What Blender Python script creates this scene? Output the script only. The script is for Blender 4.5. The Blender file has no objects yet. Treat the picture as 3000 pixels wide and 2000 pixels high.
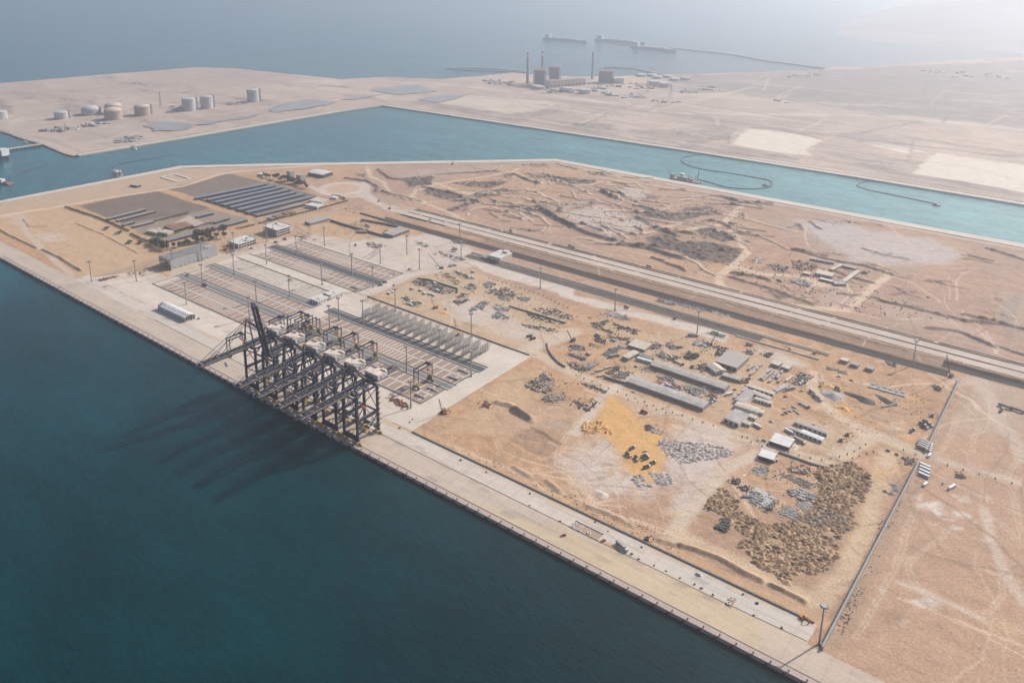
import bpy, bmesh, math, random
import numpy as np
from mathutils import Vector, Matrix
random.seed(7)
SC = bpy.context.scene
COL = SC.collection

# ------------------------------------------------------------------ camera
CAM_H = 507.8
CX, CY, FPX = 1381.0, 549.0, 2462.3          # principal point and focal length in photo pixels (3000 wide)
def _ray(u, v):
    r = np.array([u - CX, -(v - CY), -FPX]); return r / np.linalg.norm(r)
_X = -_ray(-1745, -146); _Y = _ray(3475, -146); _X /= np.linalg.norm(_X); _Y = _Y - _X * (_X @ _Y); _Y /= np.linalg.norm(_Y)
_Z = np.cross(_X, _Y)
RW = np.stack([_X, _Y, _Z])                   # camera axes -> world axes (x along the quay, y inland)
cam = bpy.data.cameras.new('camera'); cam_o = bpy.data.objects.new('camera', cam); COL.objects.link(cam_o)
cam.sensor_width = 36.0; cam.lens = FPX / 3000 * 36
cam.shift_x = (1500 - CX) / 3000; cam.shift_y = -(1000 - CY) / 3000
cam.clip_start = 1.0; cam.clip_end = 120000
M4 = Matrix([[RW[i][0], RW[i][1], RW[i][2], (0, 0, CAM_H)[i]] for i in range(3)] + [[0, 0, 0, 1]])
cam_o.matrix_world = M4
SC.camera = cam_o

# ------------------------------------------------------------------ sky, sun, exposure
SUN_EL = math.radians(36); SUN_AZ = math.atan2(0.34, 0.94)
wd = bpy.data.worlds.new('World'); SC.world = wd; wd.use_nodes = True
nt = wd.node_tree
sky = nt.nodes.new('ShaderNodeTexSky'); sky.sky_type = 'NISHITA'; sky.sun_disc = False
sky.sun_elevation = SUN_EL; sky.sun_rotation = SUN_AZ; sky.altitude = 500; sky.dust_density = 3.0; sky.air_density = 1.0
bg = nt.nodes['Background']; bg.inputs['Strength'].default_value = 0.13
nt.links.new(sky.outputs[0], bg.inputs['Color'])
sun = bpy.data.lights.new('sun', 'SUN'); sun.energy = 4.9; sun.angle = math.radians(0.6); sun.color = (1.0, 0.94, 0.86)
sun_o = bpy.data.objects.new('sun', sun); COL.objects.link(sun_o)
SDIR = Vector((math.sin(SUN_AZ) * math.cos(SUN_EL), math.cos(SUN_AZ) * math.cos(SUN_EL), math.sin(SUN_EL)))
sun_o.rotation_euler = (-SDIR).to_track_quat('-Z', 'Y').to_euler(); sun_o.location = (0, 0, 450)
SC.view_settings.view_transform = 'Standard'; SC.view_settings.look = 'None'
SC.view_settings.gamma = 1.0; SC.view_settings.use_curve_mapping = False
SC.view_settings.exposure = 0.15
SC.render.engine = 'CYCLES'
SC.cycles.max_bounces = 4; SC.cycles.diffuse_bounces = 2; SC.cycles.glossy_bounces = 2
SC.cycles.transmission_bounces = 2; SC.cycles.volume_bounces = 1; SC.cycles.transparent_max_bounces = 6
SC.cycles.use_denoising = True

# ------------------------------------------------------------------ photo tile -> ground
TL = dict(A=(0,0,2.352),B=(1000,0,2.352),C=(2000,0,2.352),D=(0,600,2.352),E=(1000,600,2.352),F=(2000,600,2.352),
 G=(1000,1200,2.352),H=(2000,1200,2.352),M=(2000,1500,2.352),a=(440,480,3.92),b=(900,560,3.92),c=(1080,760,3.92),
 d=(1660,860,3.92),e=(2150,980,3.92),h=(2040,1330,3.92),i=(0,280,3.92),j=(2100,700,3.92),K=(500,830,2.94),
 S=(1600,1000,3.36),N=(0,0,.784),U=(0,0,1.0),V=(1640,1500,5.6),Z=(1580,100,4.9))
def W(t, x, y, z=0.0):
    ox, oy, s = TL[t]; u = ox + x / s; v = oy + y / s
    r = RW @ np.array([u - CX, -(v - CY), -FPX]); k = (z - CAM_H) / r[2]
    return (float(r[0] * k), float(r[1] * k))
def WL(t, pts, z=0.0):
    return [W(t, p[0], p[1], z) for p in pts]
def P(t, s, z=0.0):
    """'x,y x,y ...' in tile pixels -> ground points"""
    return [W(t, *map(float, q.split(',')), z) for q in s.split()]

# ------------------------------------------------------------------ materials
MATS = {}
def mat(name, col, rough=0.8, metal=0.0, var=0.0, scale=0.5, bump=0.0, bscale=2.0, emis=None, spec=None, var2=0.0, scale2=0.03):
    if name in MATS: return MATS[name]
    m = bpy.data.materials.new(name); m.use_nodes = True; t = m.node_tree; b = t.nodes['Principled BSDF']
    b.inputs['Roughness'].default_value = rough; b.inputs['Metallic'].default_value = metal
    b.inputs['Base Color'].default_value = (*col, 1)
    if spec is not None: b.inputs['Specular IOR Level'].default_value = spec
    if var > 0 or bump > 0 or var2 > 0:
        tc = t.nodes.new('ShaderNodeNewGeometry')
    if var > 0 or var2 > 0:
        src = None
        for (v, s, det) in ((var, scale, 6), (var2, scale2, 4)):
            if v <= 0: continue
            n = t.nodes.new('ShaderNodeTexNoise'); n.inputs['Scale'].default_value = s; n.inputs['Detail'].default_value = det; n.inputs['Roughness'].default_value = 0.65
            t.links.new(tc.outputs['Position'], n.inputs['Vector'])
            r = t.nodes.new('ShaderNodeMapRange'); r.inputs['From Min'].default_value = 0.3; r.inputs['From Max'].default_value = 0.7
            r.inputs['To Min'].default_value = 1 - v; r.inputs['To Max'].default_value = 1 + v
            t.links.new(n.outputs['Fac'], r.inputs['Value'])
            mx = t.nodes.new('ShaderNodeMix'); mx.data_type = 'RGBA'; mx.blend_type = 'MULTIPLY'; mx.inputs[0].default_value = 1
            if src is None: mx.inputs[6].default_value = (*col, 1)
            else: t.links.new(src, mx.inputs[6])
            t.links.new(r.outputs[0], mx.inputs[7]); src = mx.outputs[2]
        t.links.new(src, b.inputs['Base Color'])
    if bump > 0:
        n = t.nodes.new('ShaderNodeTexNoise'); n.inputs['Scale'].default_value = bscale; n.inputs['Detail'].default_value = 4
        t.links.new(tc.outputs['Position'], n.inputs['Vector'])
        bp = t.nodes.new('ShaderNodeBump'); bp.inputs['Strength'].default_value = bump; bp.inputs['Distance'].default_value = 0.3
        t.links.new(n.outputs['Fac'], bp.inputs['Height']); t.links.new(bp.outputs[0], b.inputs['Normal'])
    if emis:
        b.inputs['Emission Color'].default_value = (*emis[:3], 1); b.inputs['Emission Strength'].default_value = emis[3]
    MATS[name] = m; return m

# ------------------------------------------------------------------ mesh building helpers
class MB:
    def __init__(s): s.v = []; s.f = []
    def quad_box(s, c, sx, sy, sz, rz=0.0, taper=1.0):
        """box: c = centre of the base, sizes, rotation about z, top scaled by taper"""
        ca, sa = math.cos(rz), math.sin(rz); n = len(s.v)
        for k, t in ((0, 1.0), (1, taper)):
            for (a, b) in ((-1,-1),(1,-1),(1,1),(-1,1)):
                x, y = a * sx / 2 * t, b * sy / 2 * t
                s.v.append((c[0] + x * ca - y * sa, c[1] + x * sa + y * ca, c[2] + k * sz))
        s.f += [(n+3,n+2,n+1,n),(n+4,n+5,n+6,n+7)] + [(n+i, n+(i+1)%4, n+4+(i+1)%4, n+4+i) for i in range(4)]
        return s
    def beam(s, p, q, w, h=None):
        h = w if h is None else h
        p = Vector(p); q = Vector(q); d = q - p
        if d.length < 1e-6: return s
        d.normalize(); up = Vector((0,0,1)) if abs(d.z) < 0.95 else Vector((0,1,0))
        a = d.cross(up).normalized(); b = a.cross(d).normalized(); n = len(s.v)
        for o in (p, q):
            for (i, j) in ((-1,-1),(1,-1),(1,1),(-1,1)):
                s.v.append(tuple(o + a * (i * w / 2) + b * (j * h / 2)))
        s.f += [(n+3,n+2,n+1,n),(n+4,n+5,n+6,n+7)] + [(n+i, n+(i+1)%4, n+4+(i+1)%4, n+4+i) for i in range(4)]
        return s
    def path(s, pts, w, h=None):
        for p, q in zip(pts, pts[1:]): s.beam(p, q, w, h)
        return s
    def cyl(s, c, r, h, seg=12, r2=None, cap=True, axis='z'):
        r2 = r if r2 is None else r2; n = len(s.v)
        for k, rr in ((0, r), (1, r2)):
            for i in range(seg):
                a = 2 * math.pi * i / seg; x, y = rr * math.cos(a), rr * math.sin(a)
                s.v.append({'z': (c[0]+x, c[1]+y, c[2]+k*h), 'x': (c[0]+k*h, c[1]+x, c[2]+y), 'y': (c[0]+y, c[1]+k*h, c[2]+x)}[axis])
        s.f += [(n+i, n+(i+1)%seg, n+seg+(i+1)%seg, n+seg+i) for i in range(seg)]
        if cap: s.f += [tuple(range(n+seg-1, n-1, -1)), tuple(range(n+seg, n+2*seg))]
        return s
    def dome(s, c, r, h, seg=20, rings=5):
        n = len(s.v)
        for k in range(rings):
            t = k / rings * math.pi / 2
            for i in range(seg):
                a = 2 * math.pi * i / seg
                s.v.append((c[0] + r * math.cos(t) * math.cos(a), c[1] + r * math.cos(t) * math.sin(a), c[2] + h * math.sin(t)))
        s.v.append((c[0], c[1], c[2] + h)); top = len(s.v) - 1
        for k in range(rings - 1):
            for i in range(seg):
                j = (i + 1) % seg; s.f.append((n+k*seg+i, n+k*seg+j, n+(k+1)*seg+j, n+(k+1)*seg+i))
        k = rings - 1
        for i in range(seg): s.f.append((n+k*seg+i, n+k*seg+(i+1)%seg, top))
        return s
    def prism(s, pts, z0, z1, bottom=False):
        """polygon extruded from z0 to z1 (points any winding)"""
        ar = sum(a[0]*b[1]-b[0]*a[1] for a, b in zip(pts, pts[1:] + pts[:1]))
        if ar < 0: pts = pts[::-1]
        n = len(s.v); m = len(pts)
        s.v += [(p[0], p[1], z0) for p in pts] + [(p[0], p[1], z1) for p in pts]
        s.f += [(n+i, n+(i+1)%m, n+m+(i+1)%m, n+m+i) for i in range(m)] + [tuple(range(n+m, n+2*m))]
        if bottom: s.f.append(tuple(range(n+m-1, n-1, -1)))
        return s
    def sheet(s, pts, z):
        ar = sum(a[0]*b[1]-b[0]*a[1] for a, b in zip(pts, pts[1:] + pts[:1]))
        if ar < 0: pts = pts[::-1]
        n = len(s.v); s.v += [(p[0], p[1], z) for p in pts]; s.f.append(tuple(range(n, n+len(pts)))); return s
    def gable(s, c, sx, sy, wall, rise, rz=0.0, over=0.4):
        """gabled solid, ridge along local x; base centre c"""
        ca, sa = math.cos(rz), math.sin(rz); n = len(s.v)
        def q(x, y, z): s.v.append((c[0]+x*ca-y*sa, c[1]+x*sa+y*ca, c[2]+z))
        a, b = sx/2+over, sy/2+over
        for x in (-a, a): q(x,-b,wall); q(x,b,wall); q(x,0,wall+rise)
        s.f += [(n,n+3,n+5,n+2),(n+1,n+2,n+5,n+4),(n,n+2,n+1),(n+3,n+4,n+5),(n,n+1,n+4,n+3)]
        return s
    def mesh(s, name):
        m = bpy.data.meshes.new(name); m.from_pydata(s.v, [], s.f); m.update(); return m
    def build(s, name, m, parent=None):
        me = s.mesh(name); me.materials.append(m)
        o = bpy.data.objects.new(name, me); COL.objects.link(o)
        if parent is not None: o.parent = parent
        return o
def tag(o, label=None, cat=None, group=None, kind=None):
    if label: o['label'] = label
    if cat: o['category'] = cat
    if group: o['group'] = group
    if kind: o['kind'] = kind
    return o
def thing(name, label, cat, loc=(0,0,0), rz=0.0, group=None):
    o = bpy.data.objects.new(name, None); COL.objects.link(o); o.location = loc; o.rotation_euler = (0,0,rz)
    o.empty_display_size = 0.5
    return tag(o, label, cat, group)
KIDS = {}
def kids(o): return [c for c in bpy.data.objects if c.parent == o]
def dup(root, loc, rz=None, label=None, group=None, scale=None):
    """copy of a thing with copies of its parts and sub-parts (mesh data shared)"""
    if root.name not in KIDS:
        KIDS[root.name] = [(c, kids(c)) for c in kids(root)]
    r = root.copy(); COL.objects.link(r); r.location = loc
    if rz is not None: r.rotation_euler = (0, 0, rz)
    if scale is not None: r.scale = scale
    if label: r['label'] = label
    if group: r['group'] = group
    for c, gs in KIDS[root.name]:
        k = c.copy(); COL.objects.link(k); k.parent = r
        for g in gs:
            d = g.copy(); COL.objects.link(d); d.parent = k
    return r
def struct(name, mb, m): return tag(mb.build(name, m), kind='structure')
# ------------------------------------------------------------------ numpy noise
def _h(ix, iy, s):
    n = (ix.astype(np.int64) * 374761393 + iy.astype(np.int64) * 668265263 + s * 974634711) & 0xffffffff
    n = ((n ^ (n >> 13)) * 1274126177) & 0xffffffff
    return ((n ^ (n >> 16)) & 0xffff) / 65535.0
def vnoise(x, y, s):
    xi = np.floor(x); yi = np.floor(y); fx = x - xi; fy = y - yi
    fx = fx*fx*(3-2*fx); fy = fy*fy*(3-2*fy)
    a = _h(xi, yi, s); b = _h(xi+1, yi, s); c = _h(xi, yi+1, s); d = _h(xi+1, yi+1, s)
    return (a*(1-fx)+b*fx)*(1-fy) + (c*(1-fx)+d*fx)*fy
def fbm(x, y, wl, s, oct=4, gain=0.5):
    r = 0; a = 1; t = 0
    for k in range(oct):
        r = r + a * vnoise(x/wl + 17.3*k, y/wl - 9.1*k, s + k*7); t += a; a *= gain; wl /= 2.03
    return r / t * 2 - 1

class Terrain:
    def __init__(s, xs, ys, base, seed):
        s.xs = xs; s.ys = ys; s.X, s.Y = np.meshgrid(xs, ys, indexing='xy'); s.seed = seed
        s.n1 = fbm(s.X, s.Y, 38, seed+1, 5, .55); s.n2 = fbm(s.X, s.Y, 38, seed+50, 5, .55)
        s.n3 = fbm(s.X, s.Y, 7, seed+90, 3, .6)
        s.C = np.empty(s.X.shape + (3,)); s.C[:] = base; s.Hh = np.zeros_like(s.X)
    def sub(s, pts, m):
        p = np.array(pts); x0, y0 = p.min(0) - m; x1, y1 = p.max(0) + m
        i0, i1 = np.searchsorted(s.xs, (x0, x1)); j0, j1 = np.searchsorted(s.ys, (y0, y1))
        if i1 <= i0 or j1 <= j0: return None
        return slice(j0, j1), slice(i0, i1)
    def dist_line(s, pts, x, y):
        d = np.full(x.shape, 1e9); tt = np.zeros(x.shape)
        for k, ((ax, ay), (bx, by)) in enumerate(zip(pts, pts[1:])):
            ux, uy = bx-ax, by-ay; L = ux*ux+uy*uy + 1e-9
            t = np.clip(((x-ax)*ux+(y-ay)*uy)/L, 0, 1)
            e = np.hypot(x-ax-t*ux, y-ay-t*uy); d = np.minimum(d, e)
        return d
    def inside(s, pts, x, y):
        r = np.zeros(x.shape, bool); q = pts[1:] + pts[:1]
        for (ax, ay), (bx, by) in zip(pts, q):
            if ay == by: continue
            c = ((ay > y) != (by > y)) & (x < (bx-ax)*(y-ay)/(by-ay)+ax); r ^= c
        return r
    def mask(s, pts, soft, warp, line=False, width=0):
        w = s.sub(pts, soft*2 + warp*1.5 + width)
        if w is None: return None, None
        x = s.X[w] + warp*s.n1[w] + warp*.15*s.n3[w]; y = s.Y[w] + warp*s.n2[w] + warp*.15*s.n3[w]
        if line: d = s.dist_line(pts, x, y) - width/2
        else:
            d = s.dist_line(pts + pts[:1], x, y); d = np.where(s.inside(pts, x, y), -d, d)
        return w, np.clip(.5 - d/max(soft, .1), 0, 1)
    def poly(s, pts, col, soft=6, warp=8, a=1.0, patch=0.0, rough=0.0, h=0.0, rwl=9):
        w, m = s.mask(pts, soft, warp)
        if w is None: return
        if patch > 0: m = m * np.clip(1 - patch + patch*2.2*(s.n1[w]*.6 + s.n3[w]*.7 + .35), 0, 1)
        s.blend(w, m*a, col)
        if rough: s.Hh[w] += m * rough * (fbm(s.X[w], s.Y[w], rwl, s.seed+5, 3, .55))
        if h: s.Hh[w] += m * h
    def line(s, pts, width, col, soft=2, warp=2, a=1.0, h=0.0, patch=0.0):
        w, m = s.mask(pts, soft, warp, True, width)
        if w is None: return
        m2 = m
        if patch > 0: m2 = m * np.clip(1 - patch + patch*2.2*(s.n3[w] + .4), 0, 1)
        if col is not None: s.blend(w, m2*a, col)
        if h: s.Hh[w] += m * h
    def ridge(s, pts, width, h, warp=2, rough=.35):
        w = s.sub(pts, width*1.5 + warp*1.5)
        if w is None: return
        d = s.dist_line(pts, s.X[w] + warp*s.n1[w], s.Y[w] + warp*s.n2[w])
        s.Hh[w] += h * np.clip(1 - d/(width/2), 0, 1) * (1 + rough*s.n3[w])
    def blend(s, w, m, col):
        s.C[w] = s.C[w]*(1-m[...,None]) + np.array(col)*m[...,None]
    def flat(s, pts, z=-0.1):
        w, m = s.mask(pts, 1.5, 0)
        if w is not None: s.Hh[w] = s.Hh[w]*(1-m) + z*m
    def build(s, name, keep, m):
        ny, nx = s.X.shape
        k = keep(s.X, s.Y); idx = np.arange(ny*nx).reshape(ny, nx)
        kc = k[:-1,:-1] & k[1:,:-1] & k[:-1,1:] & k[1:,1:]
        q = np.stack([idx[:-1,:-1][kc], idx[:-1,1:][kc], idx[1:,1:][kc], idx[1:,:-1][kc]], 1)
        used = np.unique(q); remap = np.zeros(ny*nx, np.int64); remap[used] = np.arange(len(used)); q = remap[q]
        co = np.stack([s.X, s.Y, s.Hh], -1).reshape(-1,3)[used].astype(np.float32)
        me = bpy.data.meshes.new(name); me.vertices.add(len(co)); me.vertices.foreach_set('co', co.ravel())
        me.loops.add(q.size); me.loops.foreach_set('vertex_index', q.ravel().astype(np.int32))
        me.polygons.add(len(q)); me.polygons.foreach_set('loop_start', np.arange(0, q.size, 4, dtype=np.int32))
        me.polygons.foreach_set('loop_total', np.full(len(q), 4, np.int32))
        at = me.color_attributes.new('albedo', 'FLOAT_COLOR', 'POINT')
        c4 = np.ones((len(used), 4), np.float32); c4[:, :3] = np.clip(s.C.reshape(-1,3)[used], .01, .9)
        at.data.foreach_set('color', c4.ravel())
        me.update(); me.polygons.foreach_set('use_smooth', np.ones(len(q), bool)); me.materials.append(m)
        o = bpy.data.objects.new(name, me); COL.objects.link(o); return tag(o, kind='structure')

def ground_material(name, bump=0.5, amp=1.0):
    m = bpy.data.materials.new(name); m.use_nodes = True; t = m.node_tree; b = t.nodes['Principled BSDF']
    b.inputs['Roughness'].default_value = 0.95; b.inputs['Specular IOR Level'].default_value = 0.15
    at = t.nodes.new('ShaderNodeAttribute'); at.attribute_name = 'albedo'
    g = t.nodes.new('ShaderNodeNewGeometry'); src = at.outputs['Color']
    for (s, lo, hi, d) in ((0.45, .70, 1.28, 7), (0.06, .88, 1.12, 6), (1.6, .80, 1.2, 3)):
        n = t.nodes.new('ShaderNodeTexNoise'); n.inputs['Scale'].default_value = s; n.inputs['Detail'].default_value = d; n.inputs['Roughness'].default_value = .7
        t.links.new(g.outputs['Position'], n.inputs['Vector'])
        r = t.nodes.new('ShaderNodeMapRange'); r.inputs['From Min'].default_value = .3; r.inputs['From Max'].default_value = .7
        r.inputs['To Min'].default_value = 1-(1-lo)*amp; r.inputs['To Max'].default_value = 1+(hi-1)*amp; t.links.new(n.outputs['Fac'], r.inputs['Value'])
        x = t.nodes.new('ShaderNodeMix'); x.data_type = 'RGBA'; x.blend_type = 'MULTIPLY'; x.inputs[0].default_value = 1
        t.links.new(src, x.inputs[6]); t.links.new(r.outputs[0], x.inputs[7]); src = x.outputs[2]
    t.links.new(src, b.inputs['Base Color'])
    n = t.nodes.new('ShaderNodeTexNoise'); n.inputs['Scale'].default_value = .35; n.inputs['Detail'].default_value = 6; n.inputs['Roughness'].default_value = .65
    t.links.new(g.outputs['Position'], n.inputs['Vector'])
    bp = t.nodes.new('ShaderNodeBump'); bp.inputs['Strength'].default_value = bump; bp.inputs['Distance'].default_value = 1.1
    t.links.new(n.outputs['Fac'], bp.inputs['Height']); t.links.new(bp.outputs[0], b.inputs['Normal'])
    return m

SAND=(.445,.275,.16); PINK=(.365,.238,.172); ORANGE=(.565,.325,.125); PALE=(.52,.42,.345); TAN=(.46,.29,.155)
DARK=(.095,.082,.072); BROWN=(.25,.17,.115); CONC=(.46,.41,.365); GREYD=(.33,.30,.28); WHITE=(.66,.585,.50); TRACK=(.585,.445,.32)
MGR = ground_material('sand_ground', .55)
def spaced(a, b, f):
    r = [a]
    while r[-1] < b: r.append(r[-1] + f(r[-1]))
    return np.array(r)
def rect(x0, y0, x1, y1): return [(x0,y0),(x1,y0),(x1,y1),(x0,y1)]

# ================================================================== MAIN LAND
T1 = Terrain(spaced(-2500, 700, lambda x: 1.25 + max(0, -x-300)*.0011 if x < 0 else 1.25 + x*.02), spaced(522, 1745, lambda y: 1.3 + (y-522)*.0009), PINK, 11)
QUAY = [(-2600, 541), (-1487, 536.5), (-1050, 531), (-800, 528.3), (-612, 527.4), (-215, 528.5), (800, 534)]
def quay_y(x): return float(np.interp(x, [p[0] for p in QUAY], [p[1] for p in QUAY]))
CANAL_NEAR = [(-2600, 300), W('A',0,1385), W('A',1240,1145), W('A',1800,1130), W('A',2351,1122), W('B',800,1108), W('B',1480,1097), W('C',0,1255), W('C',1720,1568), (900, 1729)]
def stroke_set(T, t, items, width, col, **k):
    for s in items: T.line(P(t, s), width, col, **k)
def paint_main(T):
    n = T.n1; X, Y = T.X, T.Y
    T.Hh += .45*n + .18*T.n3
    big = fbm(X, Y, 260, 77, 4, .5); w = np.clip(.5 + 1.3*big + np.where(Y < 1120, .3, -.35) + np.clip((X+300)/-900, -.4, .1), 0, 1)[..., None]
    T.C[:] = np.array(PINK)*(1-w) + np.array(SAND)*w
    st = fbm(X*.35 + Y*.1, Y*2.2, 30, 99, 4, .6)            # wind and grader streaks along x
    T.C *= (1 + .13*st)[..., None]
    T.C *= (1 + .17*T.n3 + .12*n)[..., None]
    fine = fbm(X, Y, 4.5, 301, 3, .7); T.C *= (1 + .16*fine)[..., None]; T.Hh += .22*fine
    # west sand lot and farm
    T.poly(P('D','-200,60 440,15 700,90 900,200 1000,330 1090,350 600,520 300,300 -200,120'), (.48,.325,.20), 20, 10)
    for s in ('60,110 130,60 200,110 120,150','250,200 420,190 510,230 380,260 290,250','90,60 170,90 80,100','440,260 540,265 520,280'):
        T.poly(P('D', s), PALE, 8, 12, .85, .7)
    T.poly(P('A','-100,1400 1240,1165 1800,1150 1500,1200 1230,1275 640,1375 -100,1490'), (.45,.325,.225), 16, 8)
    T.poly(P('A','545,1420 1090,1305 1450,1430 1310,1490 900,1560 760,1510'), (.125,.10,.082), 5, 3, .97, .12)
    T.poly(P('A','1140,1300 1580,1195 1810,1255 1350,1355'), (.14,.11,.09), 5, 3, .97, .12)
    T.poly(P('A','1350,1355 1830,1255 2190,1350 1740,1495'), (.15,.115,.095), 4, 2, .95, .1)
    T.poly(P('D','880,120 1440,30 1720,90 1130,250 950,200'), (.25,.20,.16), 4, 2, .9, .15)
    T.poly(P('a','210,720 450,590 640,690 480,730'), PALE, 4, 2, .7)
    T.poly(P('D','990,190 1160,155 1250,190 1080,245'), (.07,.095,.04), 3, 2, .9)
    for k in range(30):                                       # furrows in the two fallow plots
        f = k/29
        p0 = W('A', 545+(1090-545)*f, 1420+(1305-1420)*f); p1 = W('A', 800+(1450-800)*f, 1520+(1435-1520)*f)
        T.line([p0, p1], 2.2, (.27,.21,.17), 1.5, 1.5, .4 + .45*random.random())
    for k in range(22):
        f = k/21
        p0 = W('A', 1140+(1350-1140)*f, 1300+55*f); p1 = W('A', 1580+(1810-1580)*f, 1195+60*f)
        T.line([p0, p1], 2.4, (.27,.215,.175), 1.5, 1.5, .6)
    T.line(P('A','1090,1305 1350,1395 1740,1500'), 13, TAN, 4, 3, .95, patch=.2)
    T.line(P('A','500,1425 700,1510 900,1600'), 11, TAN, 4, 3, .95, patch=.2)
    T.line(P('A','-100,1505 300,1440 700,1372 1250,1285 1540,1195 1800,1165 2200,1140'), 13, TRACK, 5, 4, .9)
    T.line(P('D','-100,90 60,80 140,90 190,200 290,300 400,400 500,480 470,550'), 10, PALE, 5, 5, .75)
    T.line(P('D','-80,140 80,215 250,300'), 7, BROWN, 2, 2, .8); T.ridge(P('D','-80,140 80,215 250,300'), 9, 2.2)
    T.line(P('D','300,310 420,370 560,455'), 7, BROWN, 2, 2, .85); T.ridge(P('D','300,310 420,370 560,455'), 10, 2.6)
    for s in ('530,130 680,190 780,240 950,330','160,100 200,150 330,150'):
        T.line(P('D', s), 5, BROWN, 3, 4, .7, patch=.6); T.ridge(P('D', s), 7, 1.2)
    # access roads behind the buildings
    T.line(P('D','430,560 700,490 1100,380 1500,270 1800,170 2100,90 2351,25'), 10, (.30,.27,.25), 2, 0, .8)
    T.poly(P('D','1100,350 1500,200 2351,20 2351,130 1900,230 1500,330'), (.46,.315,.19), 14, 8, .7, .4)
    T.poly(P('b','-100,330 300,280 700,330 900,480 600,560 0,520'), (.47,.32,.195), 16, 10, .85, .35)
    # whitish unfinished paving in the north of the yard
    T.poly(P('b','560,560 1000,520 1550,500 1850,620 2000,700 1800,830 1500,900 1090,950 500,700'), (.52,.455,.395), 18, 12, .9, .25)
    T.poly(P('b','0,500 600,560 1500,900 1090,950 500,740 0,590'), (.51,.445,.38), 8, 3, .9, .15)
    # cross road and terminal surround
    T.line([W('c',-300,330), W('c',300,190), W('b',1900,830)], 30, (.53,.45,.375), 10, 4, .9)
    T.poly(rect(-906, 590, -872, 925), (.53,.455,.385), 6, 3, .95, .1)
    T.poly(rect(-900, 798, -575, 822), (.50,.42,.35), 5, 3, .8, .2)
    # laydown field north of the racks
    T.poly(P('c','30,440 560,230 1050,60 1650,300 2351,640 2250,740 1900,1090 600,640'), (.47,.345,.225), 16, 8, .9)
    T.poly(P('c','830,480 1200,430 1600,660 2100,830 1750,960 1050,700'), (.52,.445,.385), 24, 16, .8, .5)
    T.poly(P('c','1090,730 1260,770 1200,790 1100,760'), BROWN, 8, 6, .7)
    T.line(P('c','920,470 960,560 960,620 920,700'), 6, (.36,.31,.26), 3, 3, .8)
    T.poly(P('c','800,590 900,600 920,630 850,640'), ORANGE, 8, 5, .9)
    T.poly(P('b','1200,1010 1340,1000 1730,1140 1700,1180 1560,1190 1380,1130'), (.24,.215,.19), 4, 4, .75, .3)
    # white pavement strip and basins towards the trench
    T.poly(P('c','1180,40 1500,40 2351,290 2351,445 2000,340 1350,150'), (.56,.49,.425), 5, 3, .9, .1)
    T.poly(P('d','-100,-10 300,60 1800,440 1870,500 1830,570 1200,380 480,190 -100,30'), (.56,.49,.42), 6, 4, .9, .12)
    T.poly(P('j','420,1240 700,1300 1040,1420 1000,1460 650,1390 400,1290'), (.53,.48,.42), 12, 8, .85, .3)
    # corridor of roads parallel to the quay
    for (y0, y1, col) in ((1122, 1142, (.225,.16,.118)), (1142, 1150, SAND), (1150, 1166, (.49,.40,.33)), (1170, 1186, (.51,.42,.35)), (1190, 1200, (.43,.33,.25))):
        T.poly(rect(-1180 if y0 > 1149 else -900, y0, 500, y1), col, 3, 3, .85, .12)
    for y in (1148, 1168, 1188.5): T.line([(-1200, y), (400, y)], 2.2, (.25,.205,.17), 1.5, 1.5, .85, patch=.25)
    for y in (1205, 1214, 1228): T.line([(-1000, y), (400, y+3)], 3, (.30,.25,.21), 2, 4, .7, patch=.6)
    T.line([W('b',540,10), W('b',760,110), W('b',1000,220), (-1100, 1160), (-900, 1165)], 20, (.50,.415,.34), 4, 2, .9)
    T.line([W('b',620,0), W('b',900,130), W('b',1400,290), (-1000, 1190)], 3, (.27,.23,.19), 2, 2, .7)
    # roundabout
    c0 = W('a', 2210, 285); ring = [(c0[0]+46*math.cos(a), c0[1]+46*math.sin(a)) for a in np.linspace(0, 2*math.pi, 40)]
    T.line(ring, 20, (.52,.43,.355), 3, 1, .95); T.poly([(c0[0]+36*math.cos(a), c0[1]+36*math.sin(a)) for a in np.linspace(0, 6.2, 30)], (.48,.33,.23), 2, 1)
    T.line([W('a',1850,260), W('a',2000,350), W('a',2300,380), W('b',640,60)], 13, (.52,.43,.355), 4, 2, .9)
    T.line(P('B','130,1270 190,1250 170,1330 260,1400 330,1440'), 15, (.52,.43,.355), 4, 2, .9)
    # dug-over ground in the north
    for s in ('430,1230 650,1215 620,1270 450,1295','580,1290 800,1345 930,1390 760,1385 600,1340','780,1270 900,1250 1180,1255 1000,1300','870,1345 1050,1305 1250,1300 1100,1340 930,1370',
              '1220,1185 1550,1225 1750,1260 1600,1270 1290,1225','1610,1230 1790,1235 1740,1268','1740,1290 1960,1330 1900,1385 1800,1335','1100,1400 1370,1430 1340,1470 1180,1440','90,1200 170,1190 150,1225',
              '1060,1200 1180,1195 1160,1235','1250,1130 1420,1130 1400,1145','1680,1180 1820,1180 1900,1210 1720,1200','270,1320 420,1360 560,1390 440,1380','690,1455 920,1380 950,1395 760,1450'):
        T.poly(P('B', s), DARK, 10, 16, .97, .3, 4.2, .6)
    for s in ('2000,30 2351,60 2351,110 2090,90','2100,220 2250,180 2351,290 2351,330 2150,300','1190,160 1380,180 1330,195'):
        T.poly(P('E', s), DARK, 10, 14, .97, .25, 4.0, .6)
    for s in ('-20,245 150,255 420,305 350,405 120,385 -20,345','60,180 250,170 370,235 300,262 130,215','0,20 200,10 250,60 130,95 0,100','290,110 390,130 350,160','350,470 580,500 560,520 380,490','580,600 720,630 660,650'):
        T.poly(P('F', s), DARK, 10, 14, .97, .25, 4.0, .6)
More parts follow.
